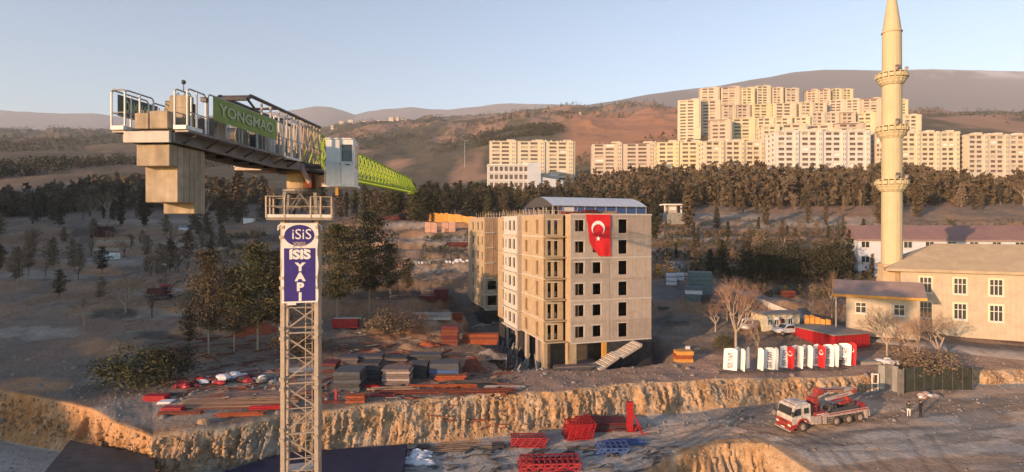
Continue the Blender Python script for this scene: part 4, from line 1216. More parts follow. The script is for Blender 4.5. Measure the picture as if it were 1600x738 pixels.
fr = [
 ("cream slab block above the white school, leftmost of the large blocks", 765, 899, 222, 283, 408, fac_cream, 3, 20.5),
 ("pinkish slab block with red roof edge between the leftmost block and the yellow ended one", 925, 1026, 225, 284, 408, fac_pink, -4, 23),
 ("slab block with a yellow left end, near the middle of the hill foot", 1028, 1098, 223, 288, 372, fac_yellow, -6, 17),
 ("tall cream slab block with four loggia stacks right of the yellow ended block", 1101, 1197, 222, 294, 350, fac_cream, 2, 13.5),
 ("broad white slab block with bluish lower storeys left of the minaret", 1213, 1361, 206, 270, 320, fac_white, 0, 13.5),
 ("narrow tan slab block seen just left of the minaret shaft", 1369, 1384, 210, 268, 322, fac_pale, -8, 20),
 ("cream slab block right of the minaret shaft at the hill foot", 1408, 1500, 208, 268, 322, fac_cream, 0, 13),
 ("pale slab block at the right edge of the hill foot", 1510, 1612, 212, 272, 322, fac_pale, 3, 13),
]
for (lab, a, b, vt, vb, d, m, yaw, un) in fr:
    apartment("apartment_block", lab, a, b, vt, vb, d, m, yaw, un, True, G1)
G2 = "stepped apartment towers on the hillside"
rows = [
 ("lowest tower row of the hillside estate", 400, [(1192, 1219, 198, 236), (1221, 1262, 195, 232), (1264, 1306, 196, 232), (1308, 1352, 194, 232)]),
 ("middle row of the hillside estate", 450, [(1111, 1143, 188, 218), (1144, 1182, 186, 218), (1184, 1238, 185, 222), (1243, 1266, 184, 212), (1268, 1313, 177, 210), (1315, 1338, 177, 206), (1341, 1368, 177, 207), (1412, 1440, 181, 210)]),
 ("second row below the hillside estate top", 530, [(1060, 1094, 157, 186), (1096, 1127, 158, 202), (1129, 1174, 165, 202), (1176, 1208, 164, 200), (1210, 1246, 162, 196), (1250, 1294, 161, 196), (1298, 1345, 157, 192), (1348, 1379, 155, 186), (1404, 1419, 157, 188)]),
 ("topmost row of the hillside estate", 610, [(1095, 1124, 138, 172), (1127, 1157, 137, 172), (1159, 1180, 138, 172), (1182, 1206, 135, 172), (1207, 1225, 138, 172), (1227, 1250, 139, 172), (1262, 1297, 141, 168), (1299, 1335, 140, 168)]),
]
ordn = ["first", "second", "third", "fourth", "fifth", "sixth", "seventh", "eighth", "ninth"]
cols_ = [fac_cream, fac_yellow, fac_pale, fac_cream, fac_pink]
r_ = random.Random(3)
for (rn, d, bs) in rows:
    for i, (a, b, vt, vb) in enumerate(bs):
        apartment("apartment_tower", "%s tower from the left in the %s" % (ordn[i], rn), a, b, vt, vb, d + r_.uniform(-6, 6), cols_[(i*2 + d//50) % 5], r_.uniform(-14, 6), 15 if b - a > 26 else 18, False, G2, deep=11, cat="tower block")

# white school like building in front of the leftmost block
def school():
    d = 380
    t = thing("white_school", "white three storey building with open galleries and a plain blue shaded end", "building", (U(800, d), d, Zp(296, d)), R(4))
    W0, W1 = U(762, d) - U(800, d), U(824, d) - U(800, d)
    for k in range(3):
        z0 = k*5.4
        ops = [(1.5 + j*3.3, 1.5 + j*3.3 + 2.2, z0+1.4, z0+4.4) for j in range(8)]
        wall_cells(MB(), lambda s, tt, z: (W0 + s, tt, z), W1-W0, z0, z0+5.3, .6, ops).build("facade", fac_white, t)
        for (a, b, c, e) in ops:
            MB().box(W0+a+.01, W0+b-.01, .3, .4, c+.01, e-.01).build("window", loggia_dark, t)
        MB().box(W0-.2, W1+.2, -.5, .0-.003, z0+5.05, z0+5.35).build("floor_band", fac_white, t)
    MB().box(W0, W1+8, .62, 14, -3, 16.2).build("body", fac_white, t)
    MB().box(W1+.02, W1+9, -1.2, 13, -3, 18.0).build("end_block", fac_blue, t)
    MB().prism([(W1+9.02, -3), (W1+9.02, 8.5), (W1+24, 6.0), (W1+24, -3)], 0, 12).build("low_wing", fac_blue, t)
    MB().box(W0-.3, W1, .3, 14.2, 16.22, 16.7).build("roof", white_paint, t)
school()
def far_houses():
    r_ = random.Random(8)
    k = 0
    spots = [(526, 178, 2600), (534, 180, 2500), (548, 181, 2500), (556, 179, 2600), (562, 183, 2400), (592, 186, 2300), (601, 183, 2400), (612, 188, 2200), (622, 184, 2300), (631, 187, 2200), (570, 190, 2100), (673, 183, 2500), (732, 190, 1900), (737, 191, 1900), (1145, 184, 900), (906, 176, 1300), (520, 192, 2100)]
    hn = ["leftmost", "second from the left", "third from the left", "fourth from the left", "fifth from the left", "sixth from the left"]
    spots.sort()
    for i, (u, v, d) in enumerate(spots):
        p = at(u, d)
        w = r_.uniform(10, 22)*(d/2200) ; h = r_.uniform(8, 14)*(d/2200)
        s = thing("far_house", "pale far house on the hazy slope, number %s from the left among them" % (["one","two","three","four","five","six","seven","eight","nine","ten","eleven","twelve","thirteen","fourteen","fifteen","sixteen","seventeen"][i]), "house", p, R(r_.uniform(-30, 30)), "far houses on the hazy slopes")
        MB().box(-w/2, w/2, -w/3, w/3, -6, h).build("wall", r_.choice([fac_white, fac_pale, fac_pink]), s)
        MB().prism([(-w/2-.5, h+.02), (w/2+.5, h+.02), (0, h+w*.22)], -w/3-.5, w/3+.5).build("roof", r_.choice([roof_red, roof_grey]), s)
        for q in (-.3, 0, .3): MB().box(w*q-1, w*q+1, -w/3-.1, -w/3-.003, h*.35, h*.7).build("window", loggia_dark, s)
far_houses()

# ---------------------------------------------------------------- arched hall behind the block
def hall():
    d = 205; x0, x1 = U(822, d), U(1016, d); zt = Zp(306, d); z0 = Zp(335, d)
    t = thing("arched_hall", "long hall with curved white sheet roof and blue walls behind the unfinished block", "hall", (x0+9.5, d, z0), R(24))
    L = (x1 - x0)*.93; Wd = 24.0; rise = 3.7; he = zt - z0 - rise
    N = 18
    def arc(s): y = Wd*s; return y, he + rise*math.sin(PI*(.0 + s))**.8 if 0 < s < 1 else he
    for k in range(11):                   # roof sheets
        a, b = L*k/11, L*(k+1)/11 - .12
        MB().sheet(lambda p, q: ((a + (b-a)*p, Wd*q - .5*(1-2*q), he + rise*math.sin(PI*q)), (0, -math.cos(PI*q)*.3, 1)), 1, N, .18).build("roof_sheet", roof_sheet, t)
    for k in range(9):
        a, b = L*k/9, L*(k+1)/9 - .4
        if k == 0: a = 3
        MB().box(a+.2, b, .1, .35, 0, he-.4).build("wall_panel", blue_paint if k not in (1,) else white_paint, t)
        MB().box(b, b+.38, -.02, .36, -2, he).build("post", grey_steel, t)
    MB().prism([(Wd*q, he + rise*math.sin(PI*q) - .1) for q in np.linspace(0, 1, 14)], .3, .6, 'x').build("gable", dark_steel, t)
    for y in (0.4, 8, 16, 23.6): MB().box(.2, .6, y-.2, y+.2, -2, he).build("post", grey_steel, t)
    MB().box(0, L, 23.6, 23.9, 0, he).build("wall_panel", blue_paint, t)
hall()
def kiosk():
    d = 235; p = at(1049, d); z = Zp(333, d)
    t = thing("gate_kiosk", "small white kiosk with a flat projecting roof right of the arched hall", "kiosk", (p.x, d, z)); t.scale = (1.25, 1.25, 1.25)
    MB().box(-3.4, 3.4, -2.4, 2.2, 2.5, 2.95).build("roof", white_paint, t)
    for x in (-2.9, 2.5): MB().box(x, x+.4, -2.1, -1.7, 0, 2.49).build("post", white_paint, t)
    MB().box(-1.4, 1.4, -1.6, 1.6, 0, 2.49).build("booth", plaster_tan, t)
    MB().box(-1.0, 1.0, -1.68, -1.61, .9, 1.9).build("window", white_paint, t)
    MB().box(-3.6, 3.6, -2.8, 3, -5, -.01).build("plinth", block_grey, t)
kiosk()

# ---------------------------------------------------------------- minaret and mosque
def minaret():
    d = 95.0; x = U(1393.5, d)
    zb = 6.0
    t = thing("minaret", "tall cream stone minaret with three balconies and a pointed cone roof", "minaret", (x, d, zb))
    s = d/F
    def Z(v): return Zp(v, d) - zb
    r = 14.2*s
    def L(prof, name, m=minaret_stone, n=24, fl=0): return MB().lathe([(a*s if a > 0 else .01, Z(v)) for a, v in prof], n, flute=fl).build(name, m, t)
    L([(14.5, 416), (14.2, 300)], "shaft", n=18)
    L([(14.1, 286), (13.9, 214)], "shaft", n=18)
    L([(13.8, 200), (13.6, 134)], "shaft", n=18)
    L([(13.4, 116), (13.1, 52)], "shaft", n=18)
    L([(14.4, 51.8), (14.4, 50), (12.8, 48.5), (7.5, 8), (5.2, -8), (3.4, -30), (.8, -62), (.3, -70)], "cone_roof", n=20)
    for (v, sc) in ((290, 1.04), (207, 1.02), (124, 1.0)):
        b = L([(15*sc, v+9.5), (16.5*sc, v+7), (17.5*sc, v+6.8), (19*sc, v+3), (20.2*sc, v+1.8), (20.4*sc, v-.3)], "balcony", n=36, fl=.035)
        for k in range(16):
            a = 2*PI*k/16
            a2 = a + 2*PI/16
            rr = 19.8*sc*s
            mb = MB().bar((rr*math.cos(a), rr*math.sin(a), Z(v-.4)), (rr*math.cos(a), rr*math.sin(a), Z(v-9.0)), .13, 5)
            mb.build("balcony_post", minaret_stone, b)
            pp = [(rr*math.cos(a+(a2-a)*q), rr*math.sin(a+(a2-a)*q)) for q in (.12, .88)]
            mb = MB().bar((*pp[0], Z(v-4.0)), (*pp[1], Z(v-4.0)), .42, 4)
            mb.build("balustrade_panel", minaret_stone, b)
        MB().lathe([(20.3*sc*s, Z(v-8.6)), (20.6*sc*s, Z(v-9.0)), (20.3*sc*s, Z(v-9.7))], 36).build("balcony_rim", minaret_stone, b)
        MB().box(-.35, .35, -r-.07, -r*.9, Z(v-1.5), Z(v-9.5)+1.0).build("balcony_door", loggia_dark, b)
        for (dx) in (-.7, .9):
            MB().bar((dx, -rr, Z(v-10)), (dx, -rr-.2, Z(v-13.5)), .22, 8, .3).build("loudspeaker", dusty_grey, b)
    # square tapering base, chamfered
    mb = MB(); o = 0
    prof = [(20.5, 446), (19.5, 440), (16.6, 418), (17.2, 416.5), (17.2, 413.5), (15.8, 412.5)]
    vs = []
    for a, v in prof:
        h = a*s
        c = h*.42
        for (px_, py_) in ((-h, -c), (-c, -h), (c, -h), (h, -c), (h, c), (c, h), (-c, h), (-h, c)): vs.append((px_, py_, Z(v)))
    mb.v = vs
    for k in range(len(prof)-1):
        for i in range(8):
            j = (i+1) % 8; mb.f.append((k*8+i, k*8+j, k*8+8+j, k*8+8+i))
    mb.f.append(tuple(range(8))[::-1]); mb.f.append(tuple((len(prof)-1)*8 + i for i in range(8)))
    mb.build("base", minaret_base, t)
    MB().box(-2.6, 2.6, -2.6, 2.6, -3, Z(446)-.003).build("pedestal", minaret_base, t)
    MB().box(-3.2, 2.9, -2.9, 2.9, Z(450), Z(446)-.2).build("pedestal_step", concrete_light, t)
minaret()
def sash(par, x, y, z, w, h, m=fac_cream, nx=3, nz=2):
    """window with frame bars set in front of a dark pane; centred at x, face at y"""
    f = MB().box(x-w/2, x+w/2, y-.03, y-.003, z, z+h).build("window", glass_dark, par)
    for i in range(nx+1):
        xx = x - w/2 + w*i/nx
        MB().box(xx-.05, xx+.05, y-.09, y-.032, z, z+h).build("frame_bar", m, f)
    for k in range(nz+1):
        zz = z + h*(k/nz if k in (0, nz) else .62)
        MB().box(x-w/2-.05, x+w/2+.05, y-.12, y-.092, zz-.05, zz+.05).build("frame_bar", m, f)
    MB().box(x-w/2-.2, x+w/2+.2, y-.2, y-.003, z-.25, z-.07).build("window_sill", m, f)
    return f
def mosque():
    d = 92; x = U(1407, d); z0 = 4.5
    t = thing("mosque_building", "tan two storey hall with tall white framed windows and a hipped roof beside the minaret", "building", (x, d, z0), R(-27))
    W, D_ = 28.0, 12.0; H = Zp(424, d) - z0
    wall_cells(MB(), lambda s, tt, z: (s, tt, z), W, -2, H, .35, []).build("front_wall", plaster_tan, t)
    MB().box(0, W, .36, D_, -2, H-.01).build("body", plaster_tan, t)
    zt = Zp(393, d) - z0
    o = MB(); e = .9
    o.v = [(-e-1.2, -e, H+.03), (W+e, -e, H+.03), (W+e, D_+e, H+.03), (-e-1.2, D_+e, H+.03), (-e-1.2, -e, H+.45), (W+e, -e, H+.45), (W+e, D_+e, H+.45), (-e-1.2, D_+e, H+.45), (5.5, D_/2, zt+1.2), (W-5, D_/2, zt+1.2)]
    o.f = [(0,3,2,1), (0,1,5,4), (1,2,6,5), (2,3,7,6), (3,0,4,7), (4,5,9,8), (5,6,9), (6,7,8,9), (7,4,8)]
    o.build("roof", roof_tan, t)
    for k in range(5):
        xx = U(1439, d) - x + .0 + k*4.4
        for (va, vb) in ((455, 432), (493, 470)):
            za, zb = Zp(va, d) - z0, Zp(vb, d) - z0
            MB().box(xx-1.0, xx+1.0, -.06, -.003, za-.25, zb+.25).build("window_surround", fac_yellow, t)
            f = sash(t, xx, -.062, za, 1.55, zb-za, fac_white)
    # side wall windows toward the left
    MB().box(-.06, -.003, 3, 4.6, 4.5, 7).build("window", glass_dark, t)
    # lean-to annex
    d2 = 90
    a = thing("mosque_annex", "low tan annex with a shallow mauve gable roof at the foot of the minaret", "building", (U(1322, d2), d2, Zp(503, d2)), R(-30))
    h = 4.3
    MB().box(0, 9.6, 0, 6.5, -2, h).build("body", plaster_tan, a)
    g = MB(); g.v = [(-1.8, -.8, h-.1), (10.4, -.8, h-.1), (10.4, 3.6, h+1.9), (-1.8, 3.6, h+1.9), (10.4, 8, h-.1), (-1.8, 8, h-.1),
                     (-1.8, -.8, h+.1), (10.4, -.8, h+.1), (10.4, 3.6, h+2.1), (-1.8, 3.6, h+2.1), (10.4, 8, h+.1), (-1.8, 8, h+.1)]
    g.f = [(6,7,8,9), (9,8,10,11), (0,3,2,1), (3,5,4,2), (0,1,7,6), (4,5,11,10), (1,2,8,7), (2,4,10,8), (0,6,9,3), (3,9,11,5)]
    g.build("roof", roof_mauve, a)
    MB().box(-1.8, 10.4, -.9, -.803, h-.22, h+.16).build("fascia", orange_fence, a)  # orange sunlight on eaves and gable put into their colour
    f_ = MB().prism([(-.8, h-.25), (3.6, h+1.75), (8, h-.25), (8, h+.15), (3.6, h+2.15), (-.8, h+.15)], -1.9, -1.803, 'x'); f_.build("fascia", orange_fence, a)
    MB().prism([(-.6, h-.12), (7.2, h-.12), (3.4, h+1.7)], -1.72, -1.6, 'x').build("gable_panel", orange_fence, a)
    for xx in (2.0, 7.0): sash(a, xx, 0, 1.6, 1.4, 1.6, fac_white, 2, 2)
    MB().box(-1.5, -1.3, -.5, -.3, -2, h-.15).build("post", plaster_tan, a)
mosque()
def pale_blue_building():
    d = 132; x = U(1341, d); z0 = 8
    t = thing("long_pale_building", "long pale blue two storey building with a red roof behind the minaret", "building", (x, d, z0), R(-12))
    W = 44; H = Zp(374, d) - z0; zt = Zp(353, d) - z0
    MB().box(0, W, 0, 8, -4, H).build("body", fac_blue, t)
    MB().prism([(-.6, H+.02), (8.6, H+.02), (4.2, zt + .1)], -.5, W+1, 'x').build("roof", roof_red, t)
    MB().box(-.5, W+.5, -.5, -.003, H-.35, H).build("eaves", roof_mauve, t)
    for v, h in ((387, 10), (410, 10), (432, 9)):
        for k in range(10):
            xx = U(1351, d) - x + k*4.4
            z = Zp(v, d) - z0
            sash(t, xx, 0, z, 1.7, 1.45, fac_white, 2, 1)
pale_blue_building()
def site_cabin():
    d = 94; p = Vector((U(1181, d), d, gz(U(1200, d), d)))
    t = thing("site_cabin", "cream site office cabin with a flat grey roof behind the flags", "cabin", p, R(8))
    W, D_, H = 7.9, 3.4, 2.75
    MB().box(1.2, W, 0, D_, -.3, H).build("body", fac_cream, t)
    MB().box(1.0, W+.2, -.25, D_+.3, H+.003, H+.22).build("roof", roof_grey, t)
    MB().box(1.12, 1.197, .1, D_-.1, .1, H-.1).build("end_panel", fac_yellow, t)
    for xx in (2.5, 3.7): sash(t, xx, 0, 1.1, .75, .9, fac_white, 2, 1)
    sash(t, 6.2, 0, 1.0, .8, 1.1, fac_white, 2, 1)
    dr = MB().box(4.4, 5.1, -.05, -.003, 0, 2.1).build("door", maroon, t)
    MB().box(5.0, 5.05, -.1, -.052, 1, 1.1).build("handle", grey_steel, dr)
    MB().box(3.3, 3.8, -.55, -.003, 2.0, 2.5).build("air_conditioner", white_paint, t)
site_cabin()
def container(name, label, p, rz, W, D_, H, m, roofm, roof_over=.15, ribs=True):
    t = thing(name, label, "container", p, rz)
    MB().box(0, W, 0, D_, -.8, H).build("body", m, t)
    MB().box(-roof_over, W+roof_over, -roof_over, D_+roof_over, H+.003, H+.14).build("roof", roofm, t)
    if ribs:
        n = int(W/.6)
        for k in range(n):
            x = .25 + k*.6
            MB().box(x, x+.12, -.05, -.003, .15, H-.15).build("rib", m, t)
    return t
p = Vector((U(1246, 88), 88, .6))
container("red_container", "long bright red container with a flat grey roof behind the flags", Vector((U(1304, 84), 84, .3)), R(17), 6.8, 8.4, 3.3, red_paint, roof_grey, .25)
# ---------------------------------------------------------------- trees
def tube_np(V, Fq, p, q, r0, r1, n=4):
    p, q = np.array(p, float), np.array(q, float)
    d = q - p; L = np.linalg.norm(d)
    if L < 1e-6: return
    d /= L
    up = np.array([0, 0, 1.]) if abs(d[2]) < .9 else np.array([0, 1., 0])
    a = np.cross(d, up); a /= np.linalg.norm(a); b = np.cross(d, a)
    o = len(V)
    for c, r in ((p, r0), (q, r1)):
        for i in range(n):
            t = 2*PI*i/n
            V.append(tuple(c + (a*math.cos(t) + b*math.sin(t))*r))
    for i in range(n):
        j = (i+1) % n
        Fq.append((o+i, o+j, o+n+j, o+n+i))
def leaves_np(centers, spread, n_per, size, rg, flat=.6, up=.0):
    """small leaf quads scattered round clump centres"""
    c = np.repeat(np.array(centers, float), n_per, 0)
    N = len(c)
    off = rg.normal(0, 1, (N, 3)); off *= (spread if np.isscalar(spread) else np.repeat(spread, n_per)[:, None]); off[:, 2] *= flat
    c = c + off
    a = rg.normal(0, 1, (N, 3)); a[:, 2] += up; a /= np.linalg.norm(a, axis=1)[:, None]
    b = np.cross(a, rg.normal(0, 1, (N, 3))); b /= np.linalg.norm(b, axis=1)[:, None]
    s = size*rg.uniform(.6, 1.4, (N, 1))
    V = np.stack([c - a*s, c + b*s*.45, c + a*s, c - b*s*.45], 1).reshape(-1, 3)
    Fq = np.arange(4*N).reshape(-1, 4)
    return V, Fq
def tree_proto(kind, seed, H, width, **kw):
    """returns (trunk mesh, crown mesh, default crown material)"""
    rg = np.random.default_rng(seed); r_ = random.Random(seed)
    V, Fq, cen, spr = [], [], [], []
    if kind in ('pine', 'cypress', 'scruffy'):
        lean = r_.uniform(-.03, .03)*H
        segs = 7; pts = []
        for k in range(segs+1):
            f = k/segs; pts.append((lean*f*f + r_.uniform(-.01, .01)*H*f, r_.uniform(-.01, .01)*H*f, H*f*.97))
        tr = .018*H if kind != 'scruffy' else .012*H
        for k in range(segs):
            tube_np(V, Fq, pts[k], pts[k+1], tr*(1 - .85*k/segs), tr*(1 - .85*(k+1)/segs), 6)
        def tp(z): f = z/(H*.97); k = min(segs-1, int(f*segs)); g = f*segs - k; return np.array(pts[k])*(1-g) + np.array(pts[k+1])*g
        base = kw.get('base', .15)*H
        nb = kw.get('branches', 34)
        for i in range(nb):
            f = (i + r_.random())/nb; z = base + (H*.97 - base)*f
            if kind == 'pine': rad = width*.5*(1 - f)**.75*(.55 + .45*min(1, f*5)) + .03*H
            elif kind == 'cypress': rad = width*.5*math.sin(PI*min(1, .12 + .9*(1-f)))**.6*(.3+.7*(1-f))
            else: rad = width*.5*(math.sin(PI*(.12+.82*f))**.8)*r_.uniform(.45, 1.05)
            if kind == 'scruffy' and r_.random() < .12: continue
            a = i*2.4 + r_.uniform(-.5, .5)
            rise = r_.uniform(-.05, .35) if kind != 'cypress' else r_.uniform(.5, 1.0)
            p = tp(z)
            q = p + np.array([math.cos(a)*rad, math.sin(a)*rad, rad*rise])
            tube_np(V, Fq, p, q, tr*.32*(1 - f*.6), tr*.07, 3)
            nc = kw.get('clumps', 4)
            for k in range(nc):
                g = (k + .8)/nc
                c = p + (q-p)*g + rg.normal(0, .05*rad, 3)
                cen.append(c); spr.append(rad*.13 + .012*H)
        cen.append(tp(H*.93)); spr.append(.02*H); cen.append(tp(H*.96)); spr.append(.01*H)
        LV, LF = leaves_np(cen, np.array(spr), kw.get('leaves', 7), kw.get('leaf', .03*H), rg, .6)
    elif kind == 'round':
        for k in range(5):
            tube_np(V, Fq, (0, 0, 0), (r_.uniform(-.3, .3)*width, r_.uniform(-.3, .3)*width, H*r_.uniform(.5, .8)), .02*H, .006*H, 5)
        tube_np(V, Fq, (0, 0, 0), (0, 0, H*.6), .03*H, .015*H, 6)
        nb = kw.get('branches', 60)
        for i in range(nb):
            a, e = r_.uniform(0, 2*PI), math.asin(r_.uniform(-.75, 1))
            rr = r_.uniform(.55, 1)*(1 + .18*math.sin(3*a + seed) + .12*math.sin(5*e + a*2))
            cen.append((math.cos(a)*math.cos(e)*width*.5*rr, math.sin(a)*math.cos(e)*width*.5*rr, H*(.48 + .46*math.sin(e)*rr)))
            spr.append(width*r_.uniform(.05, .10))
        LV, LF = leaves_np(cen, np.array(spr), kw.get('leaves', 30), kw.get('leaf', .03*H), rg, .8)
    elif kind == 'bare':
        tips = []
        LVs, LFs = [], []
        def grow(p, dr, L, r, lev):
            q = p + dr*L
            if lev <= 2: tube_np(V, Fq, p, q, r, r*.72, 5 if lev < 2 else 4)
            else: tube_np(LVs, LFs, p, q, r, r*.6, 3)
            if lev >= kw.get('depth', 5): return
            for _ in range(r_.choice([2, 3, 3]) if lev else kw.get('first', 4)):
                nd = dr + np.array([r_.gauss(0, 1), r_.gauss(0, 1), r_.gauss(.15, .6)])*kw.get('spread', .45)
                nd /= np.linalg.norm(nd)
                grow(p + dr*L*r_.uniform(.65, 1), nd, L*r_.uniform(.6, .85), r*.58, lev+1)
        grow(np.zeros(3), np.array([0, 0, 1.]), H*.30, .022*H, 0)
        LV, LF = np.array(LVs), np.array(LFs)
        k = H/ max(.1, LV[:, 2].max()); sx = width/max(.1, (LV[:, 0].max() - LV[:, 0].min()))
        S_ = np.array([sx, sx, k])
        LV = LV*S_; V = [tuple(np.array(v)*S_) for v in V]
    tm = np_mesh("trunk", np.array(V, float), np.array(Fq), bark)
    cm = np_mesh("crown", LV, LF, needle_dark)
    return tm, cm, H
P_ = {}
P_['pine'] = [tree_proto('pine', 10+i, 12, 5.0 + i*.5, base=.06, branches=42, clumps=4, leaves=8, leaf=.36) for i in range(4)]
P_['cyp'] = [tree_proto('cypress', 20+i, 12, 3.2, base=.04, branches=40, clumps=3, leaves=8, leaf=.4) for i in range(3)]
P_['scr'] = [tree_proto('scruffy', 30+i, 12, 6.2, base=.18, branches=40, clumps=5, leaves=8, leaf=.32) for i in range(4)]
P_['near'] = [tree_proto('scruffy', 40+i, 14, 9, base=.22, branches=70, clumps=7, leaves=20, leaf=.16) for i in range(4)]
P_['rnd'] = [tree_proto('round', 50+i, 8, 7, branches=110, leaves=34, leaf=.2) for i in range(3)]
P_['bush'] = [tree_proto('round', 60+i, 3, 4.4, branches=90, leaves=34, leaf=.11) for i in range(3)]
P_['bare'] = [tree_proto('bare', 70+i, 9, 7, depth=7, first=5, spread=.5) for i in range(4)]
P_['barefar'] = [tree_proto('bare', 80+i, 9, 6, depth=5, first=5, spread=.5) for i in range(3)]
def tree(kind, i, name, label, p, h, crown_m, bark_m=None, wide=1.0, group=None, cat="tree", cname="crown"):
    tm, cm, H0 = P_[kind][i % len(P_[kind])]
    t = thing(name, label, cat, p, 0, group)
    s = h/H0
    rz = (i*2.399) % 6.28
    link_copy(tm, "trunk", t, (0, 0, -.2), rz, (s*wide, s*wide, s), bark_m)
    link_copy(cm, cname, t, (0, 0, 0), rz, (s*wide, s*wide, s), crown_m)
    return t
rt = random.Random(21)
def belt(n, u0, u1, d0, d1, kinds, mats, h0, h1, name, label, group, wide=1.0, avoid=None):
    k = 0
    for i in range(n):
        u = rt.uniform(u0, u1); d = rt.uniform(d0, d1)
        if avoid and avoid(u, d): continue
        kd = rt.choice(kinds)
        tree(kd, rt.randrange(12), name, label, at(u, d), rt.uniform(h0, h1), rt.choice(mats), rt.choice([bark, bark_pale]), wide*rt.uniform(.8, 1.2), group)
# wooded belt under the apartment blocks
belt(118, 1040, 1640, 256, 300, ['pine', 'cyp', 'cyp', 'scr', 'barefar'], [needle_brown, needle_brown, needle_dark, twig_tan], 6, 12, "pine_tree", "brownish slender tree in the wooded belt below the apartment blocks", "trees of the wooded belt right of the arched hall")
belt(90, 740, 1045, 238, 300, ['pine', 'scr', 'cyp'], [needle_dark, needle_brown, needle_olive], 9, 14, "pine_tree", "dark pine in the wooded belt between the arched hall and the white school", "pines behind the arched hall")
belt(70, 545, 765, 222, 300, ['pine', 'scr', 'scr'], [needle_dark, needle_olive, needle_brown], 10, 16, "pine_tree", "dark bushy pine in the grove beyond the orange fence", "pines of the grove beyond the orange fence")
belt(70, -30, 545, 235, 320, ['pine', 'scr', 'cyp', 'barefar'], [needle_dark, needle_brown, needle_brown, twig_tan], 8, 15, "pine_tree", "dim brown tree on the shaded wooded slope behind the crane", "trees on the shaded slope behind the crane")
# far wood that reads as one mass
def wood_mass(name, label, specs, m):
    Vs, Fs, o = [], [], 0
    rg = np.random.default_rng(5)
    for (n, u0, u1, d0, d1, h0, h1, wd) in specs:
        u = rg.uniform(u0, u1, n); d = rg.uniform(d0, d1, n)
        msk = fbm(U(u, d)*.012, d*.006, 0, 4, 77)
        keep = msk > .5; u, d = u[keep], d[keep]
        z = ground(u, d); x = U(u, d)
        for k in range(len(u)):
            h = rg.uniform(h0, h1); nl = 26 if d[k] < 600 else (12 if d[k] < 1500 else 8)
            c = np.array([x[k], d[k], z[k]])
            f = rg.uniform(0, 1, nl); a = rg.uniform(0, 2*PI, nl); rr = wd*.5*(1 - f*.75)*rg.uniform(.3, 1, nl)
            cen = np.stack([c[0] + np.cos(a)*rr, c[1] + np.sin(a)*rr, c[2] + h*(.08 + .9*f)], 1)
            v, fq = leaves_np(cen, .01, 1, h*.16, rg)
            Vs.append(v); Fs.append(fq + o); o += len(v)
    me = np_mesh(name, np.concatenate(Vs), np.concatenate(Fs), m)
    ob = bpy.data.objects.new(name, me); col.objects.link(ob); tag(ob, label, kind='stuff')
wood_mass("woods", "dark scrub and woodland patches over the far hills", [
    (3000, -60, 560, 320, 640, 5, 10, 7), (7000, -60, 900, 640, 1500, 5, 10, 10), (3000, 750, 930, 560, 1100, 5, 9, 8), (2600, 860, 1640, 560, 1500, 4, 8, 8), (6000, -60, 1640, 1500, 2600, 8, 14, 16)], needle_dark)
wood_mass("forest", "brown treetops massed behind the wooded belt", [
    (1500, 1040, 1640, 268, 345, 8, 13, 2.8), (900, 560, 1040, 240, 300, 6, 12, 3), (1500, -60, 560, 215, 300, 5, 11, 3.5), (700, 560, 1040, 300, 400, 7, 12, 6), (900, -60, 560, 300, 420, 8, 13, 6)], needle_brown)
wood_mass("undergrowth", "low dry bushes scattered over the plots and slopes", [
    (3600, -60, 760, 86, 235, .5, 1.9, 2.0), (1500, 1040, 1640, 110, 240, .6, 2.2, 2.4), (900, 560, 1060, 320, 900, 2, 4, 5), (250, 144, 480, 70, 95, .3, .9, 1.2)], bush_olive)

wood_mass("dry_scrub", "brown leafless scrub covering the shaded slope left of the wing", [
    (2600, -60, 640, 84, 215, .8, 2.6, 2.6), (700, 1020, 1640, 125, 215, 1, 3.5, 3.5), (500, 100, 330, 70, 86, .3, 1.0, 1.5)], needle_brown)
belt(46, 130, 640, 88, 215, ['barefar', 'barefar', 'scr'], [twig_tan, twig_tan, needle_brown], 4, 8, "bare_tree", "thin brown tree on the shaded slope left of the wing", "thin trees on the shaded slope")
belt(34, -20, 330, 98, 215, ['scr', 'scr', 'barefar'], [needle_brown, needle_dark, twig_tan], 5, 10, "pine_tree", "brown pine scattered on the shaded plots at the far left", "pines scattered on the shaded plots at the far left")
belt(34, 1040, 1400, 130, 225, ['barefar', 'cyp', 'pine'], [twig_tan, needle_brown, needle_dark], 4, 9, "small_tree", "small brown tree in the rough field below the wooded belt", "small trees in the rough field")
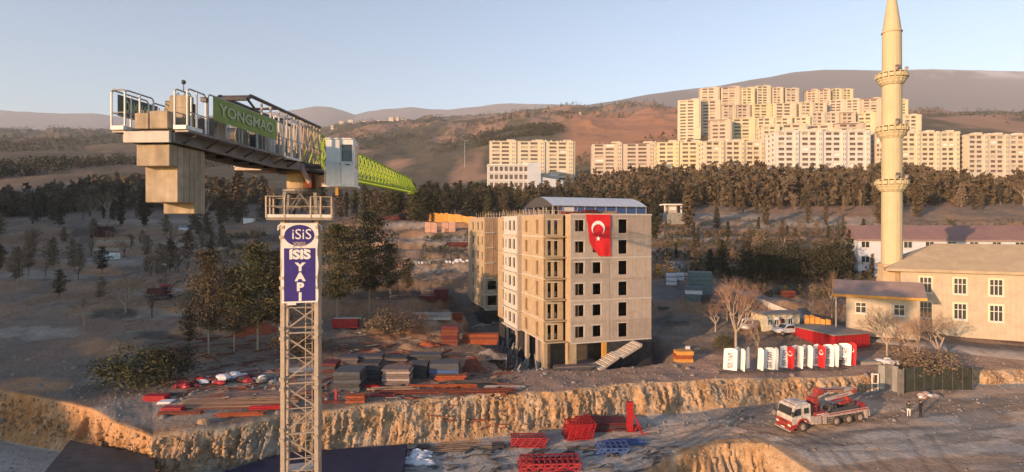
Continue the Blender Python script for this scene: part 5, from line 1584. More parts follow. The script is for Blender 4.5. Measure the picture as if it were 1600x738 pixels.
# single trees one can pick out
def T(kind, i, name, label, u, v, hpx, m, bm=bark, wide=1.0, cat="tree", group=None, dmin=60, dmax=330, cname="crown"):
    p = on_row(u, v, dmin, dmax)
    return tree(kind, i, name, label, p, hpx*p.y/F, m, bm, wide, group, cat, cname)
singles = [
 ('near', 0, "pine_tree", "tall dark pine with a straight bare trunk right of the crane banner", 577, 492, 162, needle_dark, 1.05),
 ('near', 1, "pine_tree", "dark pine close behind the crane banner, left of the straight trunked one", 528, 498, 150, needle_olive, 1.15),
 ('near', 2, "pine_tree", "thin trunked pine with a loose brown crown standing above the dark bush", 326, 556, 165, needle_brown, .82),
 ('near', 3, "pine_tree", "loose brown pine just left of the crane mast", 403, 548, 168, needle_olive, 1.1),
 ('near', 0, "pine_tree", "pine with pale leaning trunk between the crane mast and the brown pine", 436, 540, 150, needle_brown, 1.0),
 ('near', 2, "pine_tree", "short brown pine behind the red frames left of the mast", 366, 552, 130, needle_brown, .9),
 ('scr', 1, "pine_tree", "small brown pine left of the thin trunked one", 296, 545, 70, needle_brown, .9),
 ('near', 3, "pine_tree", "small dark pine low beside the bright red skip", 610, 470, 90, needle_olive, 1.0),
 ('cyp', 0, "cypress_tree", "dark narrow cypress under the counterweights, the left one of two", 190, 352, 66, needle_dark, 1.0),
 ('cyp', 1, "cypress_tree", "broad dark cypress under the counterweights, the right one of two", 226, 352, 62, needle_dark, 1.5),
 ('rnd', 0, "round_tree", "dark round tree on the slope at the far left below the crane's tail rail", 168, 272, 38, needle_dark, 1.0),
 ('cyp', 2, "cypress_tree", "tall dark cypress behind the lowest counterweight", 345, 350, 70, needle_brown, 1.5),
 ('cyp', 1, "cypress_tree", "brown cypress right of the counterweights", 372, 348, 84, needle_brown, 1.4),
 ('pine', 1, "pine_tree", "dark cone shaped tree standing alone on the brown hill left of the cream block", 719, 262, 42, needle_dark, .8),
 ('pine', 2, "pine_tree", "smaller dark tree right beside the lone cone shaped one", 733, 262, 32, needle_dark, .9),
 ('cyp', 0, "cypress_tree", "tall brown cypress standing right of the white kiosk", 1075, 357, 68, needle_brown, 1.6),
 ('cyp', 2, "cypress_tree", "dark green cypress at the right edge of the unfinished block", 1022, 374, 66, needle_dark, 1.3),
 ('cyp', 1, "cypress_tree", "lone brown cypress in the field below the wooded belt", 1196, 352, 46, needle_brown, 1.3),
 ('cyp', 2, "cypress_tree", "short cypress in the field nearer the minaret", 1262, 350, 38, needle_brown, 1.2),
 ('cyp', 0, "cypress_tree", "thin cypress just right of the shorter field cypress", 1290, 352, 34, needle_brown, 1.2),
 ('cyp', 1, "cypress_tree", "tall brown cypress close left of the minaret shaft", 1375, 350, 72, needle_brown, 1.3),
 ('cyp', 2, "cypress_tree", "brown cypress right of the minaret shaft", 1432, 340, 60, needle_brown, 1.5),
 ('pine', 0, "pine_tree", "dark pyramid tree behind the green pallets", 1128, 435, 60, needle_dark, 1.1),
 ('pine', 3, "pine_tree", "second dark pyramid tree right of the pallets", 1166, 440, 62, needle_dark, 1.2),
 ('rnd', 1, "round_tree", "leftmost of the dark round trees beside the pale blue building", 1194, 443, 66, needle_dark, .95),
 ('rnd', 2, "round_tree", "second dark round tree from the left beside the pale blue building", 1220, 446, 72, needle_dark, 1.0),
 ('rnd', 0, "round_tree", "third dark round tree from the left beside the pale blue building", 1247, 444, 66, needle_dark, 1.0),
 ('rnd', 2, "round_tree", "fourth dark round tree from the left beside the pale blue building", 1276, 442, 60, needle_dark, .95),
 ('rnd', 1, "round_tree", "fifth dark round tree, broadest, beside the pale blue building", 1303, 440, 66, needle_dark, 1.05),
 ('pine', 2, "pine_tree", "tallest dark tree touching the pale blue building's left end", 1331, 432, 72, needle_dark, 1.2),
 ('bare', 0, "bare_tree", "leafless pinkish tree with a wide crown left of the site cabin", 1150, 556, 126, twig_pink, .95),
 ('bare', 1, "bare_tree", "thin forked leafless tree right of the wide pinkish one", 1184, 560, 72, twig_pink, .8),
 ('bare', 2, "bare_tree", "leafless tan tree in front of the annex's left end", 1300, 497, 76, twig_pink, .8),
 ('bare', 3, "bare_tree", "tall leafless tree between the red container and the annex", 1386, 562, 88, twig_tan, .85),
 ('bare', 0, "bare_tree", "leafless tree before the tan hall's wall", 1362, 520, 70, twig_tan, .95),
 ('bare', 1, "bare_tree", "spreading leafless tree below the tan hall's windows", 1432, 585, 92, twig_pink, .95),
 ('bare', 2, "bare_tree", "leafless shrub like tree left of the annex roof", 1268, 500, 52, twig_tan, .9),
 ('bare', 3, "bare_tree", "pink leafless tree near the right edge of the photo", 1466, 570, 90, twig_pink, 1.0),
 ('bare', 3, "bare_tree", "low leafless bush tree beside the track above the site cabin", 1118, 520, 50, twig_pink, 1.1),
 ('bare', 1, "bare_tree", "leafless tree close behind the grey stack left of the wide pinkish one", 1136, 505, 60, twig_pink, 1.0),
]
for (k, i, n, lab, u, v, h, m, wd) in singles:
    T(k, i, n, lab, u, v, h, m, bark_pale if k in ('bare', 'near') else bark, wd)
bushes = [
 ("large olive bush below the brown pines, broadest on the slope", 214, 604, 58, bush_olive, 1.35),
 ("dark bush joined to the right side of the broadest one", 262, 592, 50, needle_dark, 1.2),
 ("small olive bush left of the wide leafless tree", 1131, 548, 26, bush_olive, .8),
 ("low brown thicket behind the bright red skip", 600, 520, 34, twig_tan, 1.6),
 ("pinkish dry bush on the bank right of the bright red skip", 640, 512, 26, twig_pink, 1.6),
 ("dry thicket behind the green net at the right", 1446, 585, 40, twig_tan, 1.8),
 ("grey brown thicket beside the slope's red digger", 330, 470, 26, bush_olive, 1.9),
 ("low bush on the spoil above the yard", 470, 552, 30, needle_brown, 1.7)]
for i, (lab, u, v, h, m, wd) in enumerate(bushes):
    T('bush', i, "bush", lab, u, v, h, m, bark, wd, cat="bush", cname="foliage")
# ---------------------------------------------------------------- the yard on the bench and the slope
ry = random.Random(33)
def world_w(px, d): return px*d/F
def stack(name, label, cat, u0, u1, vtop, vbot, layers, mats, part="panel", depth=2.2, rz=0.0, jitter=.12, dmin=55, dmax=330, gap=.03, group=None):
    """a pile of flat layers whose front foot lies on row vbot and whose top reaches row vtop"""
    p = on_row((u0+u1)/2, vbot, dmin, dmax); d = p.y
    W = (u1-u0)/F*d; H = max(.25, (vbot - vtop)/F*d - depth*.0)
    # part of the rows it covers is its top seen from above
    H = max(.2, H - depth*(EYE - p.z - H)/d*.9)
    t = thing(name, label, cat, p + Vector((0, 0, -.06)), R(rz), group)
    lh = H/layers
    for k in range(layers):
        j = ry.uniform(-jitter, jitter); jy = ry.uniform(0, jitter)
        m = mats[k % len(mats)]
        MB().box(-W/2 + j, W/2 + j - ry.uniform(0, jitter), jy, depth + jy*.5, k*lh + (gap if k else 0), (k+1)*lh).build(part, m, t)
    return t
def bundle(name, label, cat, u0, u1, v, n, m, rows=2, part="bar", r=.07, rz=3.0, dmin=55, width=1.4, m2=None):
    p = on_row((u0+u1)/2, v, dmin, 330); W = (u1-u0)/F*p.y
    t = thing(name, label, cat, p, R(rz))
    for k in range(n):
        y = width*(k % (n//rows + 1))/(n/rows); z = r + (k//(n//rows+1))*r*2
        a, b = -W/2 + ry.uniform(-.4, .4), W/2 + ry.uniform(-.5, .5)
        MB().bar((a, y, z), (b, y + ry.uniform(-.15, .15), z + ry.uniform(0, .08)), r, 4).build(part, m if (m2 is None or k % 3) else m2, t)
    return t
stack("panel_stack", "dark slate formwork stack, widest of the row just right of the mast", "formwork stack", 520, 563, 572, 612, 5, [slate_panel, black_panel], depth=3.2)
stack("panel_stack", "navy black formwork stack right of the widest slate one", "formwork stack", 565, 594, 561, 597, 5, [black_panel, slate_panel], depth=2.6)
stack("panel_stack", "pinkish grey plywood stack in the middle of the yard row", "formwork stack", 597, 640, 570, 603, 7, [wood_panel, wood_panel, dusty_grey], depth=2.6)
stack("panel_stack", "black stack behind the pinkish grey plywood", "formwork stack", 642, 668, 563, 592, 4, [black_panel], depth=2.4)
stack("panel_stack", "blue grey formwork stack beside the brown mound", "formwork stack", 672, 718, 562, 594, 5, [slate_panel, slate_panel, blue_paint], depth=2.6)
stack("panel_stack", "low dark stack at the back of the yard above the plywood", "formwork stack", 600, 636, 554, 567, 3, [black_panel, wood_panel], depth=2.2)
stack("panel_stack", "grey stack at the back behind the navy black one", "formwork stack", 560, 598, 552, 566, 3, [slate_panel, wood_panel], depth=2.2)
stack("panel_stack", "dark brown stack touching the mast's right side", "formwork stack", 498, 524, 562, 588, 4, [black_panel, maroon], depth=2.4)
stack("panel_stack", "slate stack at the back right of the yard row", "formwork stack", 640, 690, 550, 563, 3, [slate_panel, black_panel], depth=2.2)
stack("timber_stack", "dark timber stack between the slate stacks and the slope", "timber stack", 526, 560, 554, 570, 4, [wood_panel, slate_panel], depth=2.4)
stack("orange_beam_stack", "orange beam stack in front of the blue grey formwork", "beam stack", 680, 728, 583, 597, 3, [rust_orange], part="beam", depth=1.6)
stack("orange_beam_stack", "long orange beam stack with a dark cover behind the brown mound", "beam stack", 722, 778, 521, 540, 4, [rust_orange, rust_orange, rust], part="beam", depth=1.8)
stack("rust_frame_stack", "tall rust red frame stack left of the long orange beams", "frame stack", 689, 716, 507, 540, 6, [rust, rust, maroon], part="frame", depth=1.8)
stack("rust_frame_stack", "jumbled rust frame pile on the slope above the tall rust stack", "frame stack", 698, 726, 489, 504, 4, [rust_orange, rust], part="frame", depth=1.6, jitter=.4)
stack("maroon_box", "square maroon box at the top of the yard slope", "box", 678, 700, 452, 470, 2, [maroon], part="side_panel", depth=2.4)
stack("maroon_board_stack", "low maroon board pile running left from the square maroon box", "board stack", 650, 682, 464, 474, 2, [maroon], part="board", depth=1.4)
stack("grey_sheet_stack", "flat pale grey sheet pile in the yard behind the rust frames", "sheet stack", 640, 704, 488, 500, 2, [concrete_light, block_grey], part="sheet", depth=3.0)
# brown mound
def mound(name, label, u0, u1, vtop, vbot, m, cat="soil heap", dmin=50, seed=1, sharp=.6, depth=None):
    p = on_row((u0+u1)/2, vbot, dmin, 330); W = (u1-u0)/F*p.y; H = (vbot-vtop)/F*p.y*.5
    dp = depth or W*.7
    rg = np.random.default_rng(seed); ox = rg.uniform(0, 99)
    n = 26
    A, B_ = np.meshgrid(np.linspace(-1, 1, n), np.linspace(-1, 1, n))
    rad = np.sqrt(A*A + B_*B_) + (fbm(A*1.6+ox, B_*1.6, 0, 3, 1)-.5)*.5
    q_ = np.clip(1.05 - rad, 0, 1)
    Z = H*(q_*q_*(3 - 2*q_))*(1 + 1.1*(fbm(A*3+ox, B_*3, 0, 4, 2)-.5)) + H*.25*(fbm(A*7+ox, B_*7, 0, 3, 4)-.5)*np.clip(q_*4, 0, 1) - .12
    V = np.stack([A*W*.5, B_*dp*.5 + dp*.5, Z], -1).reshape(-1, 3)
    idx = np.arange(n*n).reshape(n, n)
    Fq = np.stack([idx[:-1, :-1], idx[:-1, 1:], idx[1:, 1:], idx[1:, :-1]], -1).reshape(-1, 4)
    o = bpy.data.objects.new(name, np_mesh(name, V, Fq, m)); col.objects.link(o); o.location = p
    return tag(o, label, cat)
mound("soil_heap", "dark red brown mound beside the blue grey formwork stack", 712, 758, 545, 583, rust, seed=2, sharp=.5)
mound("soil_heap", "sandy spoil heap behind the yard row, below the leafless thicket", 596, 676, 534, 552, spoil_mat, seed=3)
mound("soil_heap", "red earth heap behind the rust frame stack", 640, 692, 525, 545, rust_orange, seed=4)
mound("soil_heap", "brown conical heap of soil on the rim left of the mast", 297, 325, 643, 666, block_brown, seed=5, sharp=.9)
mound("soil_heap", "orange lit spoil bank on the slope behind the olive bush", 240, 345, 502, 522, spoil_mat, seed=6)
mound("soil_heap", "orange red spoil at the slope's left edge behind the olive bush", 138, 200, 520, 552, spoil_mat, seed=7)
mound("soil_heap", "red and tan spoil bank between the two leftmost pines and the mast", 330, 440, 495, 528, rust_orange, seed=8, sharp=.8)
mound("soil_heap", "dark soil heap low at the left edge below the digger", 140, 195, 478, 500, void_dark, seed=9)
mound("soil_heap", "grey rubble heap on the bank beside the trench", 730, 792, 540, 562, rock_mat, seed=10, sharp=.8)
mound("soil_heap", "light grey spoil along the trench top below the wing", 732, 772, 502, 516, rock_mat, seed=11, sharp=.9)
mound("soil_heap", "dark low heap in the shaded plot right of the block", 1020, 1085, 478, 512, concrete_dark, seed=12)
# long rebar bundles at the rim
bundle("rebar_bundle", "long rust red rebar bundle along the rim, longest in the yard", "rebar bundle", 590, 800, 618, 14, rust, rows=2, width=1.6, m2=maroon)
bundle("rebar_bundle", "rust orange rebar bundle behind the longest one", "rebar bundle", 640, 742, 607, 12, rust_orange, rows=3, width=1.0)
bundle("rebar_bundle", "dark steel rods lying right of the orange beam stack", "rebar bundle", 706, 776, 600, 10, dark_steel, rows=2, width=1.2)
bundle("rebar_bundle", "thin pinkish rods at the yard's right end by the trench", "rebar bundle", 752, 812, 611, 6, dusty_grey, rows=1, width=1.6, rz=-6)
bundle("rebar_bundle", "red painted bars in front of the slate stack", "rebar bundle", 532, 590, 608, 8, red_paint, rows=2, width=1.1, r=.09)
bundle("rebar_bundle", "brown rods between the small rust crate and the longest bundle", "rebar bundle", 578, 650, 612, 9, block_brown, rows=2, width=1.2, m2=dark_steel)
bundle("rebar_bundle", "maroon rods at the rim touching the mast", "rebar bundle", 499, 530, 631, 6, maroon, rows=2, width=.8)
bundle("rebar_bundle", "short pink rods in front of the brown ones", "rebar bundle", 575, 612, 621, 6, red_dusty, rows=1, width=.9, r=.06)
stack("rust_crate", "small rust orange crate on the rim right of the mast", "crate", 541, 572, 614, 630, 3, [rust_orange, rust], part="side_board", depth=1.3)
p = on_row(525, 629); t = thing("red_post", "short red post standing on the rim right of the mast", "post", p)
MB().box(-.12, .12, -.1, .1, -.2, 1.5).build("shaft", red_dusty, t); MB().box(-.3, .3, -.25, .25, -.15, .05).build("foot", red_dusty, t)
# bright red open skip
def skip(label, u0, u1, v, H, m, rz=0, Dp=1.8):
    p = on_row((u0+u1)/2, v); W = (u1-u0)/F*p.y
    t = thing("red_skip", label, "skip", p, R(rz))
    MB().box(-W/2, W/2, 0, .08, 0, H).build("side_wall", m, t); MB().box(-W/2, W/2, Dp-.08, Dp, 0, H).build("side_wall", m, t)
    MB().box(-W/2, -W/2+.08, .082, Dp-.082, 0, H).build("end_wall", m, t); MB().box(W/2-.08, W/2, .082, Dp-.082, 0, H).build("end_wall", m, t)
    MB().box(-W/2+.08, W/2-.08, .082, Dp-.082, .02, .1).build("floor_plate", maroon, t)
    for k in range(5):
        x = -W/2 + W*(k+.5)/5
        MB().box(x-.05, x+.05, -.07, -.002, .1, H-.1).build("rib", m, t)
    MB().box(-W/2+.2, W/2+.6, .3, 1.0, H+.01, H+.1).build("board", concrete_light, t)
skip("bright red open skip with a pale board on top under the dark pines", 519, 558, 515, 1.5, red_paint, 4)
# left hand red scaffold field
stack("red_beam_stack", "bright red steel beams at the left end of the yard", "beam stack", 222, 256, 616, 630, 3, [red_paint], part="beam", depth=1.2)
stack("red_beam_stack", "red beams under the white sheet at the yard's left", "beam stack", 248, 280, 634, 646, 3, [red_dusty], part="beam", depth=1.0)
stack("white_sheet_stack", "small white sheet pile between the two red beam stacks at the left", "sheet stack", 245, 266, 625, 634, 2, [white_sack], part="sheet", depth=1.0)
bundle("steel_beam", "long dark beams reaching right from the bright red steel at the left", "beam", 250, 292, 619, 4, dark_steel, rows=1, width=.7, r=.12, rz=5)
bundle("rebar_bundle", "rust rods lying left of the soil cone on the rim", "rebar bundle", 250, 312, 650, 9, rust, rows=2, width=1.0, rz=2)
bundle("rebar_bundle", "orange red rods right of the soil cone on the rim", "rebar bundle", 336, 406, 652, 9, rust_orange, rows=2, width=1.0, rz=6)
bundle("red_beam", "red beams by the mast's left leg", "beam", 392, 448, 641, 6, red_paint, rows=2, width=.9, r=.1, rz=5, part="beam")
bundle("rod_field", "wide flat bed of brown rods between the red scraps and the rim", "rod pile", 272, 450, 640, 46, block_brown, rows=1, width=5.5, r=.08, rz=3, m2=rust)
bundle("rod_field", "second brown rod bed behind the wide flat one", "rod pile", 292, 448, 624, 22, wood_panel, rows=1, width=3.0, r=.07, rz=3)
def sack_heap(name, label, cat, u0, u1, v, n, m, size=.45, layers=2, part="sack", depth=1.5, dmin=45):
    p = on_row((u0+u1)/2, v, dmin); W = (u1-u0)/F*p.y
    t = thing(name, label, cat, p)
    for k in range(n):
        s = size*ry.uniform(.7, 1.3); a = ry.uniform(0, PI)
        lev = 0 if k < n*.6 else 1
        x = ry.uniform(-W/2, W/2)*(1 - .35*lev); y = ry.uniform(0, depth); z = lev*size*.5*ry.uniform(.6, 1.2)
        mb = MB(); pts = []
        for (zz, rr) in ((0, .8), (.25, 1.05), (.5, .9), (.68, .35)):
            for i in range(7):
                th = 2*PI*i/7; q = rr*s*(1 + .18*math.sin(i*2.1+k))
                mb.v.append((x + math.cos(th+a)*q, y + math.sin(th+a)*q*.65, z + zz*s*1.1))
        for l_ in range(3):
            for i in range(7): j = (i+1) % 7; mb.f.append((l_*7+i, l_*7+j, l_*7+7+j, l_*7+7+i))
        mb.f.append(tuple(range(21, 28))); mb.f.append(tuple(range(7))[::-1])
        mb.build(part, m if not isinstance(m, list) else m[k % len(m)], t)
    return t
sack_heap("scrap_heap", "jumble of red panels and white scraps left of the mast, its red dome highest", "scrap heap", 300, 352, 602, 16, [red_paint, maroon, white_sack, black_panel], .7, part="scrap_piece")
sack_heap("scrap_heap", "white sacks and rags right of the red dome scraps", "scrap heap", 345, 376, 592, 12, [white_sack, white_sack, dusty_grey], .6, part="sack")
sack_heap("scrap_heap", "maroon wrapped bundles right of the white sacks", "scrap heap", 362, 392, 601, 10, [maroon, red_dusty, black_panel], .65, part="bundle")
sack_heap("scrap_heap", "pale blue crumpled sheeting nearest the mast's left leg", "scrap heap", 392, 424, 600, 12, [block_grey, white_sack, slate_panel], .6, part="crumpled_sheet")
sack_heap("scrap_heap", "red and dark scraps in front of the white box at the left", "scrap heap", 268, 304, 608, 10, [red_dusty, maroon, red_paint], .55, part="scrap_piece")
# ---- digger on the slope
def digger():
    p = on_row(252, 467, 70, 200)
    t = thing("red_digger", "dark red tracked digger with its arm stretched right on the left slope", "digger", p, R(4))
    for y in (-.9, .9):
        tr = MB().prism([(-1.9, .35), (-1.6, .05), (1.6, .05), (1.9, .35), (1.6, .75), (-1.6, .75)], y-.28, y+.28).build("track", black_panel, t)
        for k in range(5): MB().bar((-1.3+k*.65, y-.3, .38), (-1.3+k*.65, y+.3, .38), .22, 10).build("track_wheel", dark_steel, tr)
    MB().lathe([(.8, .76), (.8, .95)], 18).build("turntable", dark_steel, t)
    MB().prism([(-2.1, 1.0), (1.2, 1.0), (1.2, 1.5), (.4, 2.1), (-1.8, 2.2), (-2.1, 1.8)], -1.2, .2).build("engine_house", maroon, t)
    MB().prism([(-.4, 1.0), (1.4, 1.0), (1.5, 1.7), (1.1, 2.75), (-.4, 2.75)], .25, 1.2).build("cab", red_dusty, t)
    MB().prism([(.0, 1.7), (1.3, 1.7), (1.0, 2.6), (.0, 2.6)], .19, .245).build("cab_window", glass_dark, t)
    MB().path([(1.2, -.3, 1.4), (3.4, -.3, 3.5), (5.2, -.3, 3.3)], .26).build("boom", dark_steel, t)
    MB().path([(5.2, -.3, 3.5), (8.3, -.3, 2.7)], .2).build("stick", dark_steel, t)
    MB().bar((1.8, -.3, 1.5), (3.3, -.3, 3.1), .09, 8).build("hydraulic_ram", grey_steel, t)
    MB().prism([(8.0, 2.9), (8.7, 2.9), (8.9, 2.2), (8.4, 1.6), (7.9, 2.0)], -.75, .15).build("bucket", black_panel, t)
digger()
# ---- small things on the upper left slope
stack("white_van_body", "small white box body on the slope at the far left", "box body", 157, 182, 395, 405, 2, [white_paint, white_plain], part="panel", depth=1.6, dmax=260)
stack("tan_log_bank", "tan log wall above the small white box body", "log wall", 146, 200, 371, 392, 5, [plaster_tan, block_brown, pink_wall], part="log", depth=1.2, dmax=260)
container("maroon_shed", "dark maroon shed with a pale roof at the far left below the counterweights", on_row(140, 372, 80, 300), 0, 6.5, 3, 4.0, maroon, block_grey, .2, False)
stack("grey_box_pair", "pale grey boxes on the track below the lowest counterweight", "box", 279, 293, 353, 361, 2, [white_sack, block_grey], part="panel", depth=1.4, dmax=300)
container("dark_cabin", "small dark cabin right of the pale grey boxes on the track", on_row(296, 360, 80, 300), 0, 3.6, 2.2, 2.0, black_panel, dark_steel, .1, False)
stack("white_pipe_row", "short row of white pipes on the slope above the digger", "pipe row", 236, 262, 412, 417, 1, [white_sack], part="pipe", depth=.9, dmax=260)
container("white_cabin", "tiny white cabin on the track left of the crane platform", on_row(380, 350, 80, 330), 0, 4, 2.4, 2.2, white_paint, white_plain, .1, False)
stack("maroon_board_stack", "long low maroon board pile on the upper plot left of the wing", "board stack", 698, 744, 379, 389, 3, [maroon], part="board", depth=2.5, dmax=300)
stack("dark_wagon", "dark maroon trailer body below the orange fence's left part", "trailer", 585, 634, 333, 343, 2, [maroon, black_panel], part="side_panel", depth=3, dmax=330)
stack("white_tank", "small white tank standing on the dark maroon trailer's track", "tank", 606, 615, 327, 336, 2, [white_paint], part="tank_shell", depth=2, dmax=330)
# row of white sacks and blocks along the light track
for k in range(24):
    u = 616 + k*5.4
    p = on_row(u, 417 - (k*.28), 90, 260)
    m = [white_sack, block_grey, dark_steel, pink_wall][ry.randrange(4) if k < 15 else 0]
    s = ry.uniform(.5, 1.1)
    mb = MB().prism([(-s*.6, 0), (s*.6, 0), (s*.5, s*.7), (0, s*.95), (-s*.55, s*.65)], 0, s*.9)
    o = mb.build("stone_block", m); o.location = p
    tag(o, "small block in the row edging the light track left of the wing", "stone block", "blocks edging the light track")
def fence_line(name, label, pts, h, m, n, part="fence_panel", dmin=70, dmax=330, cap=None, pm=None):
    P3 = [on_row(u, v, dmin, dmax) for u, v in pts]
    t = thing(name, label, "fence", P3[0])
    seg = []
    for a, b in zip(P3[:-1], P3[1:]): seg.append((b-a).length)
    tot = sum(seg)
    def pos(s):
        s *= tot
        for (a, b), L in zip(zip(P3[:-1], P3[1:]), seg):
            if s <= L or b is P3[-1]: return a + (b-a)*(s/L)
            s -= L
    for k in range(n):
        a, b = pos(k/n) - P3[0], pos((k+.96)/n) - P3[0]
        hh = h*ry.uniform(.93, 1.05)
        d = (b-a).normalized(); nn = Vector((-d.y, d.x, 0))*.05
        mb = MB()
        for z in (-.6, hh):
            for q in (a-nn, b-nn, b+nn, a+nn): mb.v.append((q.x, q.y, q.z + z))
        mb.f = [(0,3,2,1),(4,5,6,7),(0,1,5,4),(1,2,6,5),(2,3,7,6),(3,0,4,7)]
        mb.build(part, m if not isinstance(m, list) else m[k % len(m)], t)
        c = pos((k+.98)/n) - P3[0]
        MB().bar((c.x, c.y, c.z-.6), (c.x, c.y, c.z + h + .1), .09, 5).build("fence_post", pm or rust, t)
    return t
fence_line("orange_fence", "orange board fence running from the grove to the wing's corner", [(670, 345), (700, 347), (745, 354)], 3.2, orange_fence, 12, dmin=120)
fence_line("orange_fence", "broken orange fence left of the gap in the grove", [(592, 324), (622, 330), (652, 336)], 2.6, [orange_fence, pink_wall], 9, dmin=160)
fence_line("orange_fence", "dusty orange fence right of the block above the shaded plot", [(1008, 426), (1035, 431), (1064, 440)], 2.3, [orange_fence, block_brown], 6, dmin=80)
fence_line("orange_fence", "short orange fence right of the site cabin", [(1257, 514), (1276, 518), (1299, 524)], 2.4, orange_fence, 5, dmin=70)
fence_line("pink_retaining_wall", "pink plastered retaining wall below the orange fence, with a dark gap", [(664, 363), (683, 364)], 3.0, pink_wall, 2, part="wall_panel", dmin=110, pm=concrete_dark)
fence_line("pink_retaining_wall", "right hand piece of pink retaining wall beyond the dark gap", [(690, 364), (712, 363)], 3.0, pink_wall, 2, part="wall_panel", dmin=110, pm=concrete_dark)
# poles
for (u, v, h, lab) in ((661, 344, 40, "grey lamp pole in the gap between the orange fences"), (726, 262, 42, "thin pale mast on the brown hill left of the cream block"), (222, 390, 22, "short pale pole below the cypresses"), (497, 300, 0, "")):
    if not h: continue
    p = on_row(u, v, 80, 900); H = h/F*p.y
    t = thing("lamp_pole", lab, "pole", p)
    MB().bar((0, 0, -.5), (0, 0, H), .14*p.y/220, 6, .07*p.y/220).build("pole", grey_steel, t)
    MB().bar((0, 0, H-.1), (1.2*p.y/220, 0, H+.1), .08*p.y/220, 5).build("lamp_arm", grey_steel, t)
    MB().box(1.0, 1.9, -.15, .15, H-.02, H+.16).build("lamp_head", dusty_grey, t)
# right side: wrapped pallets, green boxes, boards
def big_bags():
    p = on_row(1060, 448, 80, 250); k = 0
    for i in range(2):
        t = thing("wrapped_pallet_stack", ["white wrapped pallets three high left of the green stack", "second white wrapped pallet pile directly behind the first"][i], "pallet stack", p + Vector((-1.6 + i*1.9, i*1.2, 0)), R(-25))
        for z in range(3):
            MB().box(-1.1, 1.1, 0, 1.5, z*.95, z*.95+.86).build("wrapped_load", white_sack, t, bevel=.12)
            MB().box(-1.05, 1.05, .05, 1.45, z*.95+.862, z*.95+.948).build("pallet", wood_panel, t)
big_bags()
greenish = mat("green_grey_panel", (0.11, 0.16, 0.17), 0.7, .15, 2)
stack("green_panel_stack", "tall grey green panel stack beside the white wrapped pallets", "panel stack", 1076, 1112, 424, 464, 6, [greenish], part="panel", depth=3.0, rz=-14, dmax=250)
stack("green_panel_stack", "lower grey green stack in front with two white slats", "panel stack", 1072, 1098, 448, 472, 4, [greenish, greenish, white_sack], part="panel", depth=1.4, rz=-14, dmax=250)
stack("dark_crate", "dark crate at the right of the green stacks", "crate", 1098, 1112, 462, 478, 3, [black_panel], part="side_board", depth=1.2, dmax=250)
stack("board_stack", "grey boards lying on the shaded plot right of the block", "board stack", 1028, 1046, 482, 490, 2, [dark_steel], part="board", depth=1, dmax=250)
stack("board_stack", "flat dark boards on the shaded plot nearer the block", "board stack", 1046, 1078, 500, 510, 2, [concrete_dark, slate_panel], part="board", depth=2, dmax=250)
stack("board_stack", "brown boards stacked behind the wide leafless tree", "board stack", 1110, 1132, 468, 486, 5, [pink_wall, wood_panel], part="board", depth=1.4, dmax=250)
stack("board_stack", "white boards between the leafless tree and the site cabin", "board stack", 1160, 1178, 497, 510, 3, [white_sack, block_grey], part="board", depth=1.2, dmax=250)
stack("red_brown_crate", "dark red crate stack beside the road above the site cabin", "crate stack", 1222, 1244, 454, 467, 4, [maroon, rust], part="side_board", depth=1.6, dmax=250)
stack("orange_machine", "orange cover over a small machine at the block's right corner", "machine", 1056, 1084, 546, 568, 3, [orange_fence, rust_orange], part="cover_panel", depth=1.6, jitter=.25)
stack("white_bucket", "white bucket on the orange covered machine", "bucket", 1073, 1079, 541, 548, 1, [white_sack], part="bucket_shell", depth=.5)
sack_heap("white_bag_pile", "white bags heaped on the rim right of the flags", "bag pile", 1372, 1408, 572, 26, white_sack, .55, part="bag", depth=2.2)
stack("grey_block_stack", "grey slab pile left of the white bags on the rim", "block stack", 1345, 1378, 560, 572, 3, [block_grey, dusty_grey], part="slab", depth=2.4)
# white framed gate, concrete wall and dark net at the right end of the cut
def right_end():
    p = on_row(1362, 612, 50, 90)
    t = thing("white_door_frame", "narrow white door frame standing against the cut right of the truck", "door frame", p, R(-6))
    for x in (0, .75): MB().box(x, x+.12, 0, .12, 0, 2.2).build("upright", white_paint, t)
    MB().box(.0, .87, .0, .12, 2.202, 2.34).build("head_bar", white_paint, t); MB().box(.12, .75, .02, .1, .0, .12).build("sill_bar", white_paint, t)
    MB().box(.12, .75, .02, .1, 1.0, 1.1).build("middle_bar", white_paint, t)
    fence_line("concrete_retaining_wall", "grey concrete retaining wall between the door frame and the green net", [(1372, 609), (1390, 611), (1412, 617)], 3.3, [block_grey, concrete_dark], 4, part="wall_panel", dmin=50, pm=concrete_dark)
    fence_line("green_net_fence", "dark green net fence at the right edge behind the two people", [(1413, 616), (1436, 612), (1470, 610), (1520, 610)], 3.0, net_dark, 7, part="net_panel", dmin=50, pm=dark_steel)
    sack_heap("bag_pile", "pale bags and boards at the right edge behind the person in black", "bag pile", 1444, 1470, 624, 14, [dusty_grey, white_sack, pink_wall], .45, part="bag")
right_end()
